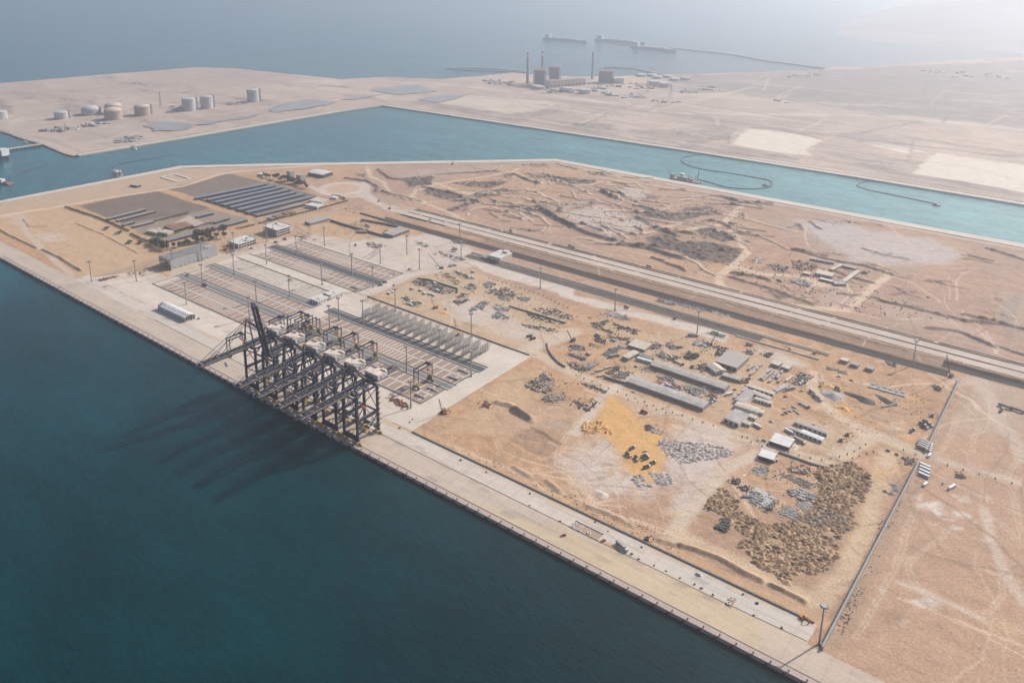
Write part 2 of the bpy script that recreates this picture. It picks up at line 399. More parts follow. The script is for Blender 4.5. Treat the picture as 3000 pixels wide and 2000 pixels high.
    for s in ('1360,10 1420,60 1500,110 1700,200 1900,250 2100,300 2351,370','2040,90 2150,150 2300,210'):
        T.line(P('E', s), 16, (.085,.08,.075), 6, 8, .95, patch=.12); T.ridge(P('E', s), 18, 4.6)
    for s in ('250,1170 330,1230 420,1240 640,1205 900,1190 1100,1180','30,1230 180,1250 250,1290 240,1320','280,1320 380,1345 560,1390','1190,1200 1280,1240 1370,1270','1370,1450 1480,1500 1600,1568','560,1290 750,1330 920,1390','1560,1410 1720,1410','1500,1450 1740,1410'):
        T.line(P('B', s), 8, (.12,.102,.09), 4, 6, .9, patch=.35); T.ridge(P('B', s), 13, 4.0)
    for s in ('180,1150 200,1220 300,1260 320,1330 470,1375','480,1370 520,1310 640,1270 900,1230 1180,1180 1210,1160','480,1370 640,1420 780,1480 870,1530','800,1320 1000,1330 1300,1380','640,1260 860,1330 900,1345','1180,1190 1380,1265','1900,1250 1680,1275 1560,1280'):
        T.line(P('B', s), 10, TRACK, 5, 6, .85)
    T.poly(P('E','1500,50 1800,5 2150,150 1850,215 1600,120'), (.47,.395,.335), 10, 8, .9, .15)
    T.poly(P('B','1960,1290 2150,1320 2060,1375 1890,1365'), (.46,.39,.33), 8, 6, .9)
    T.poly(P('B','1420,1440 1690,1380 1740,1405 1500,1460'), (.47,.38,.30), 8, 6, .8)
    T.poly(P('B','330,1180 1100,1140 1170,1165 900,1185 430,1235'), (.40,.32,.26), 8, 6, .75, .3)
    T.poly(P('F','570,80 850,120 1150,270 1300,440 950,340 620,160'), (.36,.265,.205), 18, 14, .85, .25)
    T.poly(P('F','690,90 1050,110 1300,180 1700,230 1950,350 1850,410 1400,425 1180,380 1050,300 850,150'), (.455,.405,.385), 22, 18, .85, .35)
    T.poly(P('F','1450,420 1650,400 1700,480 1500,480'), (.36,.28,.22), 14, 10, .5)
    T.poly(P('F','2200,610 2360,600 2360,960 2190,800'), (.37,.285,.225), 14, 10, .7, .3)
    T.poly(P('F','920,640 1060,575 1220,610 1170,690 1000,690'), (.43,.315,.25), 5, 3, .8)
    T.poly(P('F','1300,750 1450,660 1900,800 2200,930 2150,990 1700,850'), (.44,.32,.25), 10, 6, .6)
    for s in ('420,0 340,70 270,140 180,150 0,180','440,330 340,420 245,490 255,540 300,590 700,690 1130,730','380,430 560,480 800,490 960,540','1420,480 1280,590 1140,720','1200,610 1000,560 800,545','440,330 400,250 330,180'):
        T.line(P('F', s), 13, TRACK, 4, 3, .9)
    for s in ('340,470 480,490 600,520','330,500 640,590 900,690','780,310 1000,380 1250,420 1440,480','2100,300 2351,380','1330,640 1400,670 1750,750 1950,800 2220,825','1690,850 1900,870 2150,980'):
        T.line(P('F', s), 7, (.17,.135,.11), 4, 6, .85, patch=.4); T.ridge(P('F', s), 11, 3.4)
    for k in range(9): T.line(P('F', f'{2330-k*16},{600+k*10} {2250-k*8},{960-k*22}'), 3, (.27,.22,.185), 2, 4, .55, patch=.4)
    for k in range(10): T.line(P('F', f'{1600+k*22},{650+k*4} {1590+k*22},{770+k*6}'), 1.5, (.34,.27,.21), 1.5, 2, .5, patch=.5)
    T.line([(x, y-75) for x, y in CANAL_NEAR], 14, (.40,.31,.24), 8, 8, .6, patch=.5)
    T.line([(x, y-34) for x, y in CANAL_NEAR[5:]], 9, (.5,.41,.33), 3, 2, .8)
    # contractors' compound east
    T.poly(P('d','240,340 420,280 1000,500 1300,450 1900,640 2351,770 2351,1568 1750,1440 420,960 700,700 300,440'), (.47,.335,.215), 16, 8, .8)
    T.line(P('d','1350,450 1130,480 800,380 420,280 260,310 230,390 380,470 560,530 800,690 1000,750'), 5, (.38,.29,.20), 2, 1, .5)
    T.line(P('c','1500,1200 2000,960 2351,830'), 26, (.52,.425,.33), 8, 4, .9)
    T.line([W('E',1300,1000), W('d',0,880), W('d',520,1090), W('d',1050,1300), W('d',1700,1540), W('e',300,1230), W('e',700,1380), W('e',1000,1450), W('e',1250,1390), W('e',1560,1200), W('e',1420,1080)], 17, (.52,.415,.30), 5, 3, .9)
    T.line([W('e',1420,1080), W('e',1700,1180), W('e',2240,1400), W('H',2000,420), W('H',2351,510)], 20, (.52,.42,.31), 6, 4, .85)
    T.line(P('e','920,440 960,500 870,590 1000,740 1200,940 1430,1080'), 15, TRACK, 5, 4, .8)
    T.poly(P('e','380,1030 760,930 1100,1000 1400,1090 1250,1330 800,1330 500,1200'), (.475,.35,.235), 14, 6, .7)
    T.poly(P('e','900,790 1150,850 1480,1060 1380,1060 1100,900'), (.46,.37,.29), 8, 6, .6, .3)
    T.poly(P('e','1480,540 1560,545 2000,670 1960,720 1560,600'), (.53,.48,.42), 3, 2, .8)
    T.poly(P('e','1010,640 1130,620 1260,690 1200,755 1060,700'), (.36,.335,.32), 8, 6, .8)
    T.poly(P('e','1170,840 1260,770 1340,830 1330,920 1450,1000 1250,930'), ORANGE, 12, 8, .9, .1)
    T.poly(P('e','1440,980 1500,900 1690,870 1960,950 2000,1110 1950,1150 1700,1040'), (.40,.27,.175), 8, 6, .75, .2, .9, .5)
    T.poly(P('e','1690,1030 1960,1000 1970,1110 1800,1120'), (.52,.375,.25), 6, 5, .8)
    T.poly(P('e','1740,1090 1900,1130 1880,1170 1760,1130'), (.30,.26,.20), 6, 4, .85)
    T.poly(P('e','1980,820 2300,800 2350,830 2150,900 2000,890'), BROWN, 8, 8, .75, .6, 1.2)
    T.poly(P('e','1780,450 1960,470 2000,520 1900,560 1830,500'), BROWN, 8, 8, .6, .6, 1)
    # sand works
    T.poly(P('S','640,520 760,620 900,740 1000,880 1150,950 1110,1010 1170,1160 1060,1330 980,1370 820,1240 730,1070 640,960 500,900 420,800 520,700 570,600'), ORANGE, 10, 6, .92, .06)
    T.poly(P('S','180,960 450,930 640,960 740,1090 800,1240 950,1400 600,1500 300,1400 220,1200'), (.52,.44,.385), 18, 16, .9, .45)
    T.poly(P('S','1150,950 1400,780 1800,900 1920,1050 1500,1250 1080,1400 1170,1160'), (.52,.445,.39), 18, 14, .9, .4)
    T.poly(P('H','-50,130 360,290 300,450 60,720 -50,720'), (.52,.445,.39), 16, 14, .85, .45)
    T.poly(P('G','1420,300 1900,330 2200,560 2100,640 1750,480 1500,430'), (.52,.445,.385), 18, 16, .8, .5)
    T.poly(P('E','1000,1568 1300,1350 1700,1400 1680,1568'), (.44,.32,.225), 18, 14, .7, .4)
    T.poly(P('E','850,1450 1000,1300 1170,1180 1400,1130 1450,1230 1250,1400 1050,1568 700,1568'), (.475,.335,.215), 14, 10, .8, .2)
    T.poly(P('S','700,560 830,600 1480,800 1300,770 960,730'), (.47,.37,.28), 10, 8, .7, .4)
    T.poly(P('G','1130,190 1290,120 1500,230 1450,270 1380,325'), (.31,.205,.145), 4, 5, .9, .25, .8, -1.6)
    T.poly(P('G','1400,60 1560,90 1500,190 1300,130'), (.36,.285,.235), 12, 10, .7, .5, .6)
    for s in ('1190,0 1300,70','1200,10 1260,50 1310,80'): T.ridge(P('G', s), 12, 2.0)
    T.line(P('E','1080,1370 1160,1390 1220,1440 1310,1480'), 8, (.31,.23,.17), 3, 6, .8, patch=.3); T.ridge(P('E','1080,1360 1160,1380 1220,1430 1310,1470'), 12, 2.6)
    T.line([(x, quay_y(x)+66) for x in (-560, -400, -128)], 14, (.485,.31,.185), 6, 3, .9)
    for s in ('700,230 1100,380 1500,600','1300,440 1560,480 1800,660','600,240 1000,340 1300,450 1560,420','1560,430 1660,540 1750,650 1950,660','1600,450 1570,520 1640,600 1740,640 1840,620','1690,480 1700,560 1760,640','1060,200 1100,280 1300,360 1450,390','1700,680 2000,760 2351,900','1500,560 1900,720 2300,850','1640,60 1500,230 1480,380 1600,430'):
        for o in (-1.6, 1.6):
            T.line([(x+o, y+o*.7) for x, y in P('G', s)], 1.3, TRACK, 1.2, 3, .75)
    T.line(P('E','2020,1180 1830,1300 1680,1480 1600,1568'), 13, (.54,.45,.37), 5, 4, .9)
    T.line(P('H','620,240 300,420 60,700 -60,860'), 15, (.53,.43,.325), 6, 4, .9)
    T.line(P('H','0,860 150,960 450,1080 700,1220 860,1300 980,1260 1150,1100 1250,850 1300,640 1400,400 1420,300'), 18, (.53,.40,.26), 8, 5, .8)
    T.line(P('H','0,940 250,1030 400,1110 540,1180'), 6, BROWN, 2, 3, .85); T.ridge(P('H','0,935 250,1025 400,1105 540,1175'), 9, 2.4)
    T.line(P('H','610,1210 720,1260 830,1320'), 5, BROWN, 2, 3, .85); T.ridge(P('H','610,1205 720,1255 830,1315'), 8, 2.2)
    for s in ('1190,400 1300,470','1420,490 1500,560','1700,660 1850,720','1890,740 2000,800','2200,900 2340,940'):
        T.line(P('G', s), 6, (.33,.245,.175), 3, 4, .8, patch=.4); T.ridge(P('G', s), 9, 1.8)
    # mound field: darker spoil among the heaps
    T.poly(P('h','70,650 170,500 300,380 480,600 800,780 1120,760 1350,600 1380,180 1800,90 2000,240 1990,400 1800,620 1830,800 1600,1020 1610,1220 1380,1400 1050,1480 650,1230 430,1060 380,800 300,720'), (.36,.245,.155), 10, 8, .75, .35)
    T.poly(P('h','1400,450 1750,250 1950,300 1800,600 1400,620'), (.30,.205,.135), 12, 8, .6)
    # outside the east fence
    T.poly([(-118, 560), (60, 560), (700, 560), (700, 1100), (-118, 1100)], (.425,.28,.19), 3, 1, .8, .15)
    T.poly(P('F','2050,1200 2351,1260 2351,1568 2000,1568 1830,1568 1900,1300'), (.41,.315,.245), 14, 8, .7)
    for s in ('1880,1230 2050,1200 2200,1500 2351,1750','2010,1210 2110,1320 2240,1568'): T.line(P('F', s), 15, (.47,.375,.295), 6, 5, .8)
    for s in ('1890,20 1870,150 1790,290 1720,310','2050,110 2010,200 2000,290','1620,640 1530,900 1490,1020 1440,1150 1270,1440 1180,1568','1820,820 1790,890 1600,1000 1550,1070 1580,1170 1720,1300','2200,1140 2190,1280 2110,1400 2130,1500','2040,650 2120,730 2250,820 2351,960','2240,440 2310,340 2290,250','2260,560 2300,700 2351,900','1490,1020 1600,1010','2060,1100 2300,1180 2351,1240'):
        for o in (-1.7, 1.7):
            T.line([(x+o, y+o*.5) for x, y in P('H', s)], 1.8, (.50,.385,.28), 1.6, 3, .75)
    for s, wd_ in (('2080,700 2220,1130 2351,1340',9), ('1510,1195 1750,1285 2090,1450',7), ('1700,320 2000,420 2200,460 2351,520',9)):
        T.line(P('H', s), wd_, (.515,.415,.325), 4, 3, .8)
    for s in ('1600,600 1670,580 1660,620','1700,650 1790,630 1830,720 1760,740','1850,590 1960,600 1970,650 1880,640','1880,690 1990,740 1960,770 1870,740','1980,790 2020,780 2020,810','1850,800 1940,820 1920,840 1850,825','1690,780 1740,790 1700,800','1800,760 1870,760 1840,780','2090,570 2110,600 2100,650','1560,1320 1700,1290 1790,1330 1700,1400','2080,780 2150,770 2140,790','1640,660 1720,640 1700,690','1380,1250 1400,1240 1395,1270','1490,1460 1530,1450 1510,1480'):
        T.poly(P('H', s), (.60,.53,.46), 5, 9, .9, .6)
    for s in ('1380,1410 1500,1400 1520,1470 1400,1470','2130,1420 2200,1440 2150,1470','2090,1500 2150,1480 2180,1568','1300,1080 1370,1140','1740,1490 1800,1510'):
        T.poly(P('H', s), BROWN, 6, 8, .55, .6, .6)
    T.poly(P('M','2140,730 2300,780 2351,850 2200,910 2130,820'), (.48,.34,.20), 12, 8, .7, .2)
    T.line([(-116, 575), (-113, 800), (-114, 1080)], 9, (.33,.24,.17), 4, 5, .6, patch=.5)
    # random tyre tracks all over the bare ground
    rg = np.random.RandomState(5)
    for k in range(620):
        x = rg.uniform(-1250, 260); y = rg.uniform(600, 1700); an = rg.choice([0, math.pi/2]) + rg.normal(0, .6); pts = []
        for q in range(rg.randint(3, 9)):
            pts.append((x, y)); an += rg.normal(0, .3); x += 22*math.cos(an); y += 26*math.sin(an)
        if len(pts) > 1: T.line(pts, rg.choice([1.3, 1.8, 3.5]), TRACK if rg.rand() < .5 else (.255,.18,.125), 1.4, 3, rg.uniform(.3, .8))
    for k in range(34):                                       # haul roads winding through the northern diggings
        x = rg.uniform(-1150, -560); y = rg.uniform(1240, 1680); an = rg.normal(.1, .7); pts = []
        for q in range(rg.randint(4, 10)):
            pts.append((x, y)); an += rg.normal(0, .4); x += 34*math.cos(an); y += 22*math.sin(an)
        pts = [p for p in pts if 1225 < p[1] < 1695]
        if len(pts) > 2: T.line(pts, rg.uniform(5, 10), TRACK, 2.5, 4, rg.uniform(.5, .9)); T.line([(a+5, b-7) for a, b in pts], 2.5, (.17,.14,.115), 2, 4, .7, patch=.4); T.ridge([(a+5, b-7) for a, b in pts], 7, rg.uniform(1, 2.6))
    for k in range(84):                                       # cut edges and berms
        x = rg.uniform(-1150, -560) if k < 66 else rg.uniform(-560, 150); y = rg.uniform(1235, 1690); an = rg.normal(0, .6); pts = []
        for q in range(rg.randint(3, 6)):
            pts.append((x, y)); an += rg.normal(0, .35); x += 20*math.cos(an); y += 14*math.sin(an)
        T.line(pts, rg.uniform(2, 6), (.13,.11,.095), 2.5, 5, rg.uniform(.4, .9), patch=.4); T.ridge(pts, rg.uniform(7, 13), rg.uniform(1.5, 4))
    for k in range(150):                                      # dumped and graded spoil in the north
        x = rg.uniform(-1150, 200); y = rg.uniform(1235, 1690); L = rg.uniform(8, 46); a = rg.normal(.1, .6); w_ = rg.uniform(2, 9); c, sn = math.cos(a), math.sin(a)
        f = .35 if x > -620 else .8
        T.poly([(x-L*c, y-L*sn), (x+w_*sn, y-w_*c), (x+L*c, y+L*sn), (x-w_*sn, y+w_*c)], DARK if rg.rand() < .55 else ((.25,.19,.15) if rg.rand() < .6 else PALE), 5, 9, rg.uniform(.35, .85)*f, .3, 3.4, .5)
    for k in range(260):                                      # smaller dirt patches and scrapes on the southern lots
        x = rg.uniform(-560, -120); y = rg.uniform(600, 1030); L = rg.uniform(4, 22); a = rg.normal(0, .8); w_ = rg.uniform(1, 5); c, sn = math.cos(a), math.sin(a)
        T.poly([(x-L*c, y-L*sn), (x+w_*sn, y-w_*c), (x+L*c, y+L*sn), (x-w_*sn, y+w_*c)], (BROWN, (.30,.215,.15), PALE, ORANGE)[rg.randint(4)], 4, 6, rg.uniform(.25, .6), .4, .5, 0)
    for k in range(70):
        x = rg.uniform(-110, 260); y = rg.uniform(570, 1090); L = rg.uniform(4, 30); a = rg.normal(-.4, .5); w_ = rg.uniform(1, 5); c, sn = math.cos(a), math.sin(a)
        T.poly([(x-L*c, y-L*sn), (x+w_*sn, y-w_*c), (x+L*c, y+L*sn), (x-w_*sn, y+w_*c)], (BROWN, (.34,.235,.165), PALE)[rg.randint(3)], 5, 7, rg.uniform(.25, .6), .5, .4, 0)
    T.line([(-124.6, 566), (-124.6, 876)], 1.6, (.17,.14,.12), 1.4, .5, .8); T.line([(-124.2, 902), (-127, 1096)], 1.6, (.17,.14,.12), 1.4, .5, .8)  # dark strips paint in the wall's shaded face and its shadow
    for k in range(60):                                       # long ruts beside the haul roads
        x = rg.uniform(-1100, 200); y = rg.uniform(1196, 1250); L = rg.uniform(20, 120); T.line([(x,y),(x+L/2,y+rg.normal(0,2)),(x+L,y+rg.normal(0,4))], rg.uniform(1.2,4), (.25,.2,.165) if rg.rand() < .6 else TRACK, 1.8, 4, rg.uniform(.3,.75), patch=.4)
    T.poly(P('S','640,520 760,620 900,740 1000,880 1150,950 1110,1010 1170,1160 1060,1330 980,1370 820,1240 730,1070 640,960 500,900 420,800 520,700 570,600'), ORANGE, 9, 5, .72, .06)
    for k in range(40):
        x, y = W('S', rg.uniform(480,1130), rg.uniform(560,1300)); a = rg.normal(.9, .5); T.line([(x,y),(x+9*math.cos(a),y+9*math.sin(a)),(x+20*math.cos(a+.3),y+20*math.sin(a+.3))], 1.4, (.49,.285,.12) if rg.rand() < .5 else (.60,.39,.19), 1.4, 2, .5)
    # corridor trench, embankment and basin shapes
    T.ridge([(-1000, 1145), (400, 1145)], 14, 2.0, 3)
    yy = T.Y; xx = T.X
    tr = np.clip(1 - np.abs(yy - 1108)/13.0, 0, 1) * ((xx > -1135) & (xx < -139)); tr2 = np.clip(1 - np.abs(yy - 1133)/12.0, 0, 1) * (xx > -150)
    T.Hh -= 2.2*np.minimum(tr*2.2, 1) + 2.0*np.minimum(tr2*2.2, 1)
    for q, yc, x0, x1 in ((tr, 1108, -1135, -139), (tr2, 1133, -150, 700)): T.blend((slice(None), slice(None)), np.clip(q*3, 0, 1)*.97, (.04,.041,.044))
    b2 = np.clip(1 - np.abs(yy - 1052)/9.5, 0, 1) * ((xx > -873) & (xx < -355)); T.Hh -= 1.6*np.minimum(b2*2.2, 1)
    T.blend((slice(None), slice(None)), np.clip(b2*3, 0, 1)*.97, (.10,.094,.088))
    T.flat(rect(-1140, 1149, 480, 1188), .9)
    for r in (rect(-1300, 500, -880, 642), rect(-1182, 636, -888, 930), rect(-892, 500, -562, 822), rect(-3000, 500, 900, 590)): T.flat(r)
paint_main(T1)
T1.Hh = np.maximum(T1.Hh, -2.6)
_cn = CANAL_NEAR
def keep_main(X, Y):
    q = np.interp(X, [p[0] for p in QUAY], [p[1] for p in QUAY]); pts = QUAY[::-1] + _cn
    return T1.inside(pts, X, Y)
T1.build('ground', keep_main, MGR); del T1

# ================================================================== FAR LAND
FAR = [(-6000, 400), W('A',-200,890), W('A',0,905), W('A',150,960), W('A',270,992), W('A',440,1062), W('A',500,1078), W('A',545,1072), W('A',1250,955), W('A',2351,768), W('B',280,727), W('B',2351,1035), W('C',1200,1222), W('C',2351,1412), (1500, 2012),
       (6000, 2012), (6000, 9000), W('C',3000,330), W('C',2352,395), W('C',1900,412), W('C',1550,437), W('C',1250,464), W('C',1050,462), W('C',960,480), W('C',400,500), W('C',0,510), W('B',1900,525), W('B',1620,528), W('B',1310,512), W('B',1180,500), W('B',1000,520), W('B',680,545), W('B',300,530), W('B',0,545),
       W('A',1900,500), W('A',1600,470), W('A',1350,464), W('A',700,515), W('A',0,573), W('A',-300,600), (-6000, 900)]
T2 = Terrain(spaced(-4200, 700, lambda x: 4.6 + abs(x+1200)*.0012), spaced(700, 5400, lambda y: 4.5 + max(0, y-2000)*.0026), PINK, 23)
def paint_far(T):
    X, Y = T.X, T.Y
    T.Hh += 1.0*T.n1 + .5*T.n3
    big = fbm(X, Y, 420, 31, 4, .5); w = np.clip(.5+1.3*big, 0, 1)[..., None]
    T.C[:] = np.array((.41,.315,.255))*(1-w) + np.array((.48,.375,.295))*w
    st = fbm(X*.3, Y*1.6, 60, 41, 4, .6); T.C *= (1+.16*st+.10*T.n3)[..., None]
    # left peninsula
    T.poly(P('A','-200,620 700,560 1350,480 1900,500 2351,560 1700,600 700,660 -200,720'), (.42,.315,.27), 30, 30, .7, .4)
    for s in ('0,650 300,640 560,620 900,600','0,690 200,680 420,660','500,700 700,650 1000,630 1200,650','1000,610 1300,590 1700,560 1900,545','0,740 500,720 1000,690 1700,640','200,840 600,780 1200,740','1500,600 1750,570 2000,560'):
        T.line(P('A', s), 26, (.33,.265,.235), 16, 24, .55, patch=.6)
    for s in ('-100,860 450,1000 560,1050','250,940 430,980','0,830 350,760 700,740'):
        T.line(P('A', s), 10, (.30,.25,.22), 6, 4, .7)
    T.line(P('A','0,880 300,990 420,1050'), 16, (.46,.38,.31), 6, 4, .8)
    T.line(P('A','0,900 150,955 280,995 440,1068'), 16, (.26,.22,.20), 6, 4, .8)
    T.poly(P('A','440,960 620,900 780,930 520,990'), (.38,.30,.25), 14, 10, .6)
    for s in ('590,1000 720,980 850,985','530,1020 700,1010 880,1000','700,900 800,935','780,960 960,930 1000,960 830,990'):
        T.poly(P('A', s), (.27,.25,.235), 8, 10, .7, .6)
    T.line(P('A','430,1050 700,970 900,930 1060,870 1400,810 2000,720 2351,655'), 14, (.50,.415,.34), 7, 6, .8)
    T.line(P('A','500,990 760,960 890,900'), 12, (.51,.42,.335), 6, 6, .8)
    for s in ('680,830 900,820 850,860 700,850','900,850 1000,870 980,900','1260,820 1450,800 1600,790 1400,840'):
        T.poly(P('A', s), (.34,.28,.24), 10, 10, .6, .4)
    T.line([W('A',1090,965), W('A',2351,775), W('B',280,735)], 14, (.36,.30,.26), 8, 6, .6, patch=.4)
    # land along the canal
    for s in ('430,690 700,715 1000,760 1270,810 1200,840 900,790 560,730','1950,900 2351,880 2351,990 2050,960','1480,880 1700,830 1900,870 1750,930','1170,790 1500,740 1550,760 1280,820'):
        T.poly(P('B', s), (.27,.225,.20), 14, 22, .8, .5, 1.5)
    for s in ('0,870 250,855 380,885 310,960 60,1010 -20,940','-20,990 300,1000 600,1050 850,1085 800,1110 400,1070 -20,1020','970,1050 1300,1090 1500,1110 1400,1180 1200,1130','1450,1210 1900,1250 2351,1340 2351,1370 1800,1290','1000,920 1250,900 1500,960 1600,1010 1200,970'):
        T.poly(P('C', s), (.27,.225,.205), 14, 20, .8, .5, 1.5)
    T.poly(P('B','680,710 880,658 1530,708 1350,760 1170,782 900,745'), (.53,.44,.35), 10, 8, .9, .1)
    for s in ('345,990 400,930 470,890 620,905 800,930 955,965 850,1030 870,1068 700,1055 420,1010','1590,1195 1650,1130 1750,1050 1900,1080 2400,1145 2400,1335 2000,1262','1240,980 1500,1010 1680,1050 1560,1060 1300,1010'):
        T.poly(P('C', s), (.64,.555,.46), 7, 9, .95, .04)
    for s in ('450,920 560,935','620,915 700,930','590,990 670,1000','750,1025 860,1040','1890,1110 1960,1115','2020,1105 2200,1125'):
        T.line(P('C', s), 9, (.36,.31,.27), 6, 10, .7, patch=.3)
    T.line(P('C','320,990 340,920 460,880 640,890 800,920 970,960 1100,960 1500,1010 1750,1045'), 8, (.34,.29,.25), 5, 5, .7); T.ridge(P('C','320,990 340,920 460,880 640,890 800,920 970,960'), 18, 4)
    T.line(P('C','950,960 870,1040 880,1070 800,1110'), 10, TRACK, 5, 4, .8)
    T.line(P('C','350,1000 650,1060 860,1085 1200,1110 1450,1180 1640,1150'), 8, (.33,.28,.24), 5, 5, .7)
    # highway band and dark plain behind
    T.poly(P('C','-200,640 330,640 900,720 1300,780 2400,880 2800,900 2800,380 2352,420 1050,480 0,520'), (.205,.185,.175), 40, 40, .8, .3)
    T.line(P('B','-300,560 300,562 700,580 1200,630 1700,690 2351,780'), 46, (.50,.42,.36), 18, 8, .75)
    T.line(P('C','0,780 500,790 1300,795 1700,830 2400,900'), 46, (.52,.45,.39), 18, 8, .75)
    for s in ('300,575 900,590 1500,680 2351,810',): T.line(P('B', s), 7, (.33,.28,.25), 5, 3, .7)
    for s in ('330,640 1000,710 1500,790 2400,885','0,690 330,650','600,760 900,770 1400,760'): T.line(P('C', s), 8, (.33,.29,.26), 6, 5, .6)
    T.line(P('C','0,700 320,640 500,600'), 16, (.52,.45,.40), 8, 6, .7)
    T.poly(P('B','1700,600 2351,570 2351,680 1900,650'), (.44,.36,.30), 20, 16, .6)
    rg = np.random.RandomState(9)
    T.C *= (1 + .22*fbm(X, Y, 70, 91, 4, .6)*(Y > 2030))[..., None]
    for k in range(120):                                      # haul roads, plot edges and pipelines along the shore
        x = rg.uniform(-2000, 100); y = 2050 + 1500*rg.rand()**1.4; L = rg.uniform(150, 900); sl = rg.normal(.03, .1)
        T.line([(x,y),(x+L/2,y+sl*L/2+rg.normal(0,12)),(x+L,y+sl*L)], rg.uniform(4, 15), ((.20,.165,.145), (.25,.21,.18), (.57,.47,.385), (.52,.44,.37))[rg.randint(4)], 4, 10, rg.uniform(.35, .85), patch=.25)
    for k in range(34):
        x = rg.uniform(-1700, 0); y = rg.uniform(2080, 3400); L = rg.uniform(60, 500); T.line([(x,y),(x+rg.normal(0,40),y+L)], rg.uniform(4, 12), TRACK if rg.rand() < .6 else (.22,.18,.155), 4, 10, rg.uniform(.4, .8), patch=.2)
    for k in range(60):
        x = rg.uniform(-3500, -2100); y = rg.uniform(900, 2200); L = rg.uniform(80, 500); T.line([(x,y),(x+rg.normal(40,60),y+L)], rg.uniform(5, 16), (.27,.205,.17) if rg.rand() < .6 else (.54,.44,.36), 6, 14, rg.uniform(.3, .7), patch=.35)
    FL = ('345,990 400,930 470,890 620,905 800,930 955,965 850,1030 870,1068 700,1055 420,1010','1590,1195 1650,1130 1750,1050 1900,1080 2400,1145 2400,1335 2000,1262')
    for k in range(230):
        x = rg.uniform(-3600, 250); y = rg.uniform(2040, 4700)
        if x < -2050: y = rg.uniform(900, 2300)
        L = rg.uniform(25, 200); a = rg.normal(.05, .3); w_ = rg.uniform(6, 34); c, sn = math.cos(a), math.sin(a)
        T.poly([(x-L*c, y-L*sn), (x+w_*sn, y-w_*c), (x+L*c, y+L*sn), (x-w_*sn, y+w_*c)], ((.21,.18,.16), (.27,.21,.18), (.56,.47,.39), (.24,.21,.19))[rg.randint(4)], 14, 26, rg.uniform(.3, .7), .5, 2.5, 0)
    for q in FL: T.poly(P('C', q), (.66,.57,.47), 5, 5, .95, .03)
    for q in ('450,920 560,935','620,915 700,930','590,990 670,1000','750,1025 860,1040','1890,1110 1960,1115','2020,1105 2200,1125'): T.line(P('C', q), 7, (.40,.34,.29), 5, 8, .7, patch=.3)
    for k in range(110):
        x = rg.uniform(-2300, 200); y = rg.uniform(2050, 4200); an = rg.normal(0, .5); pts = []
        for q in range(rg.randint(3, 7)):
            pts.append((x, y)); an += rg.normal(0, .3); x += 70*math.cos(an); y += 70*math.sin(an)
        T.line(pts, rg.choice([5, 8, 12]), TRACK if rg.rand() < .5 else (.27,.23,.20), 6, 12, rg.uniform(.15, .35), patch=.4)
paint_far(T2)
T2.build('far_shore', lambda X, Y: T2.inside(FAR, X, Y), ground_material('far_sand', .8)); del T2
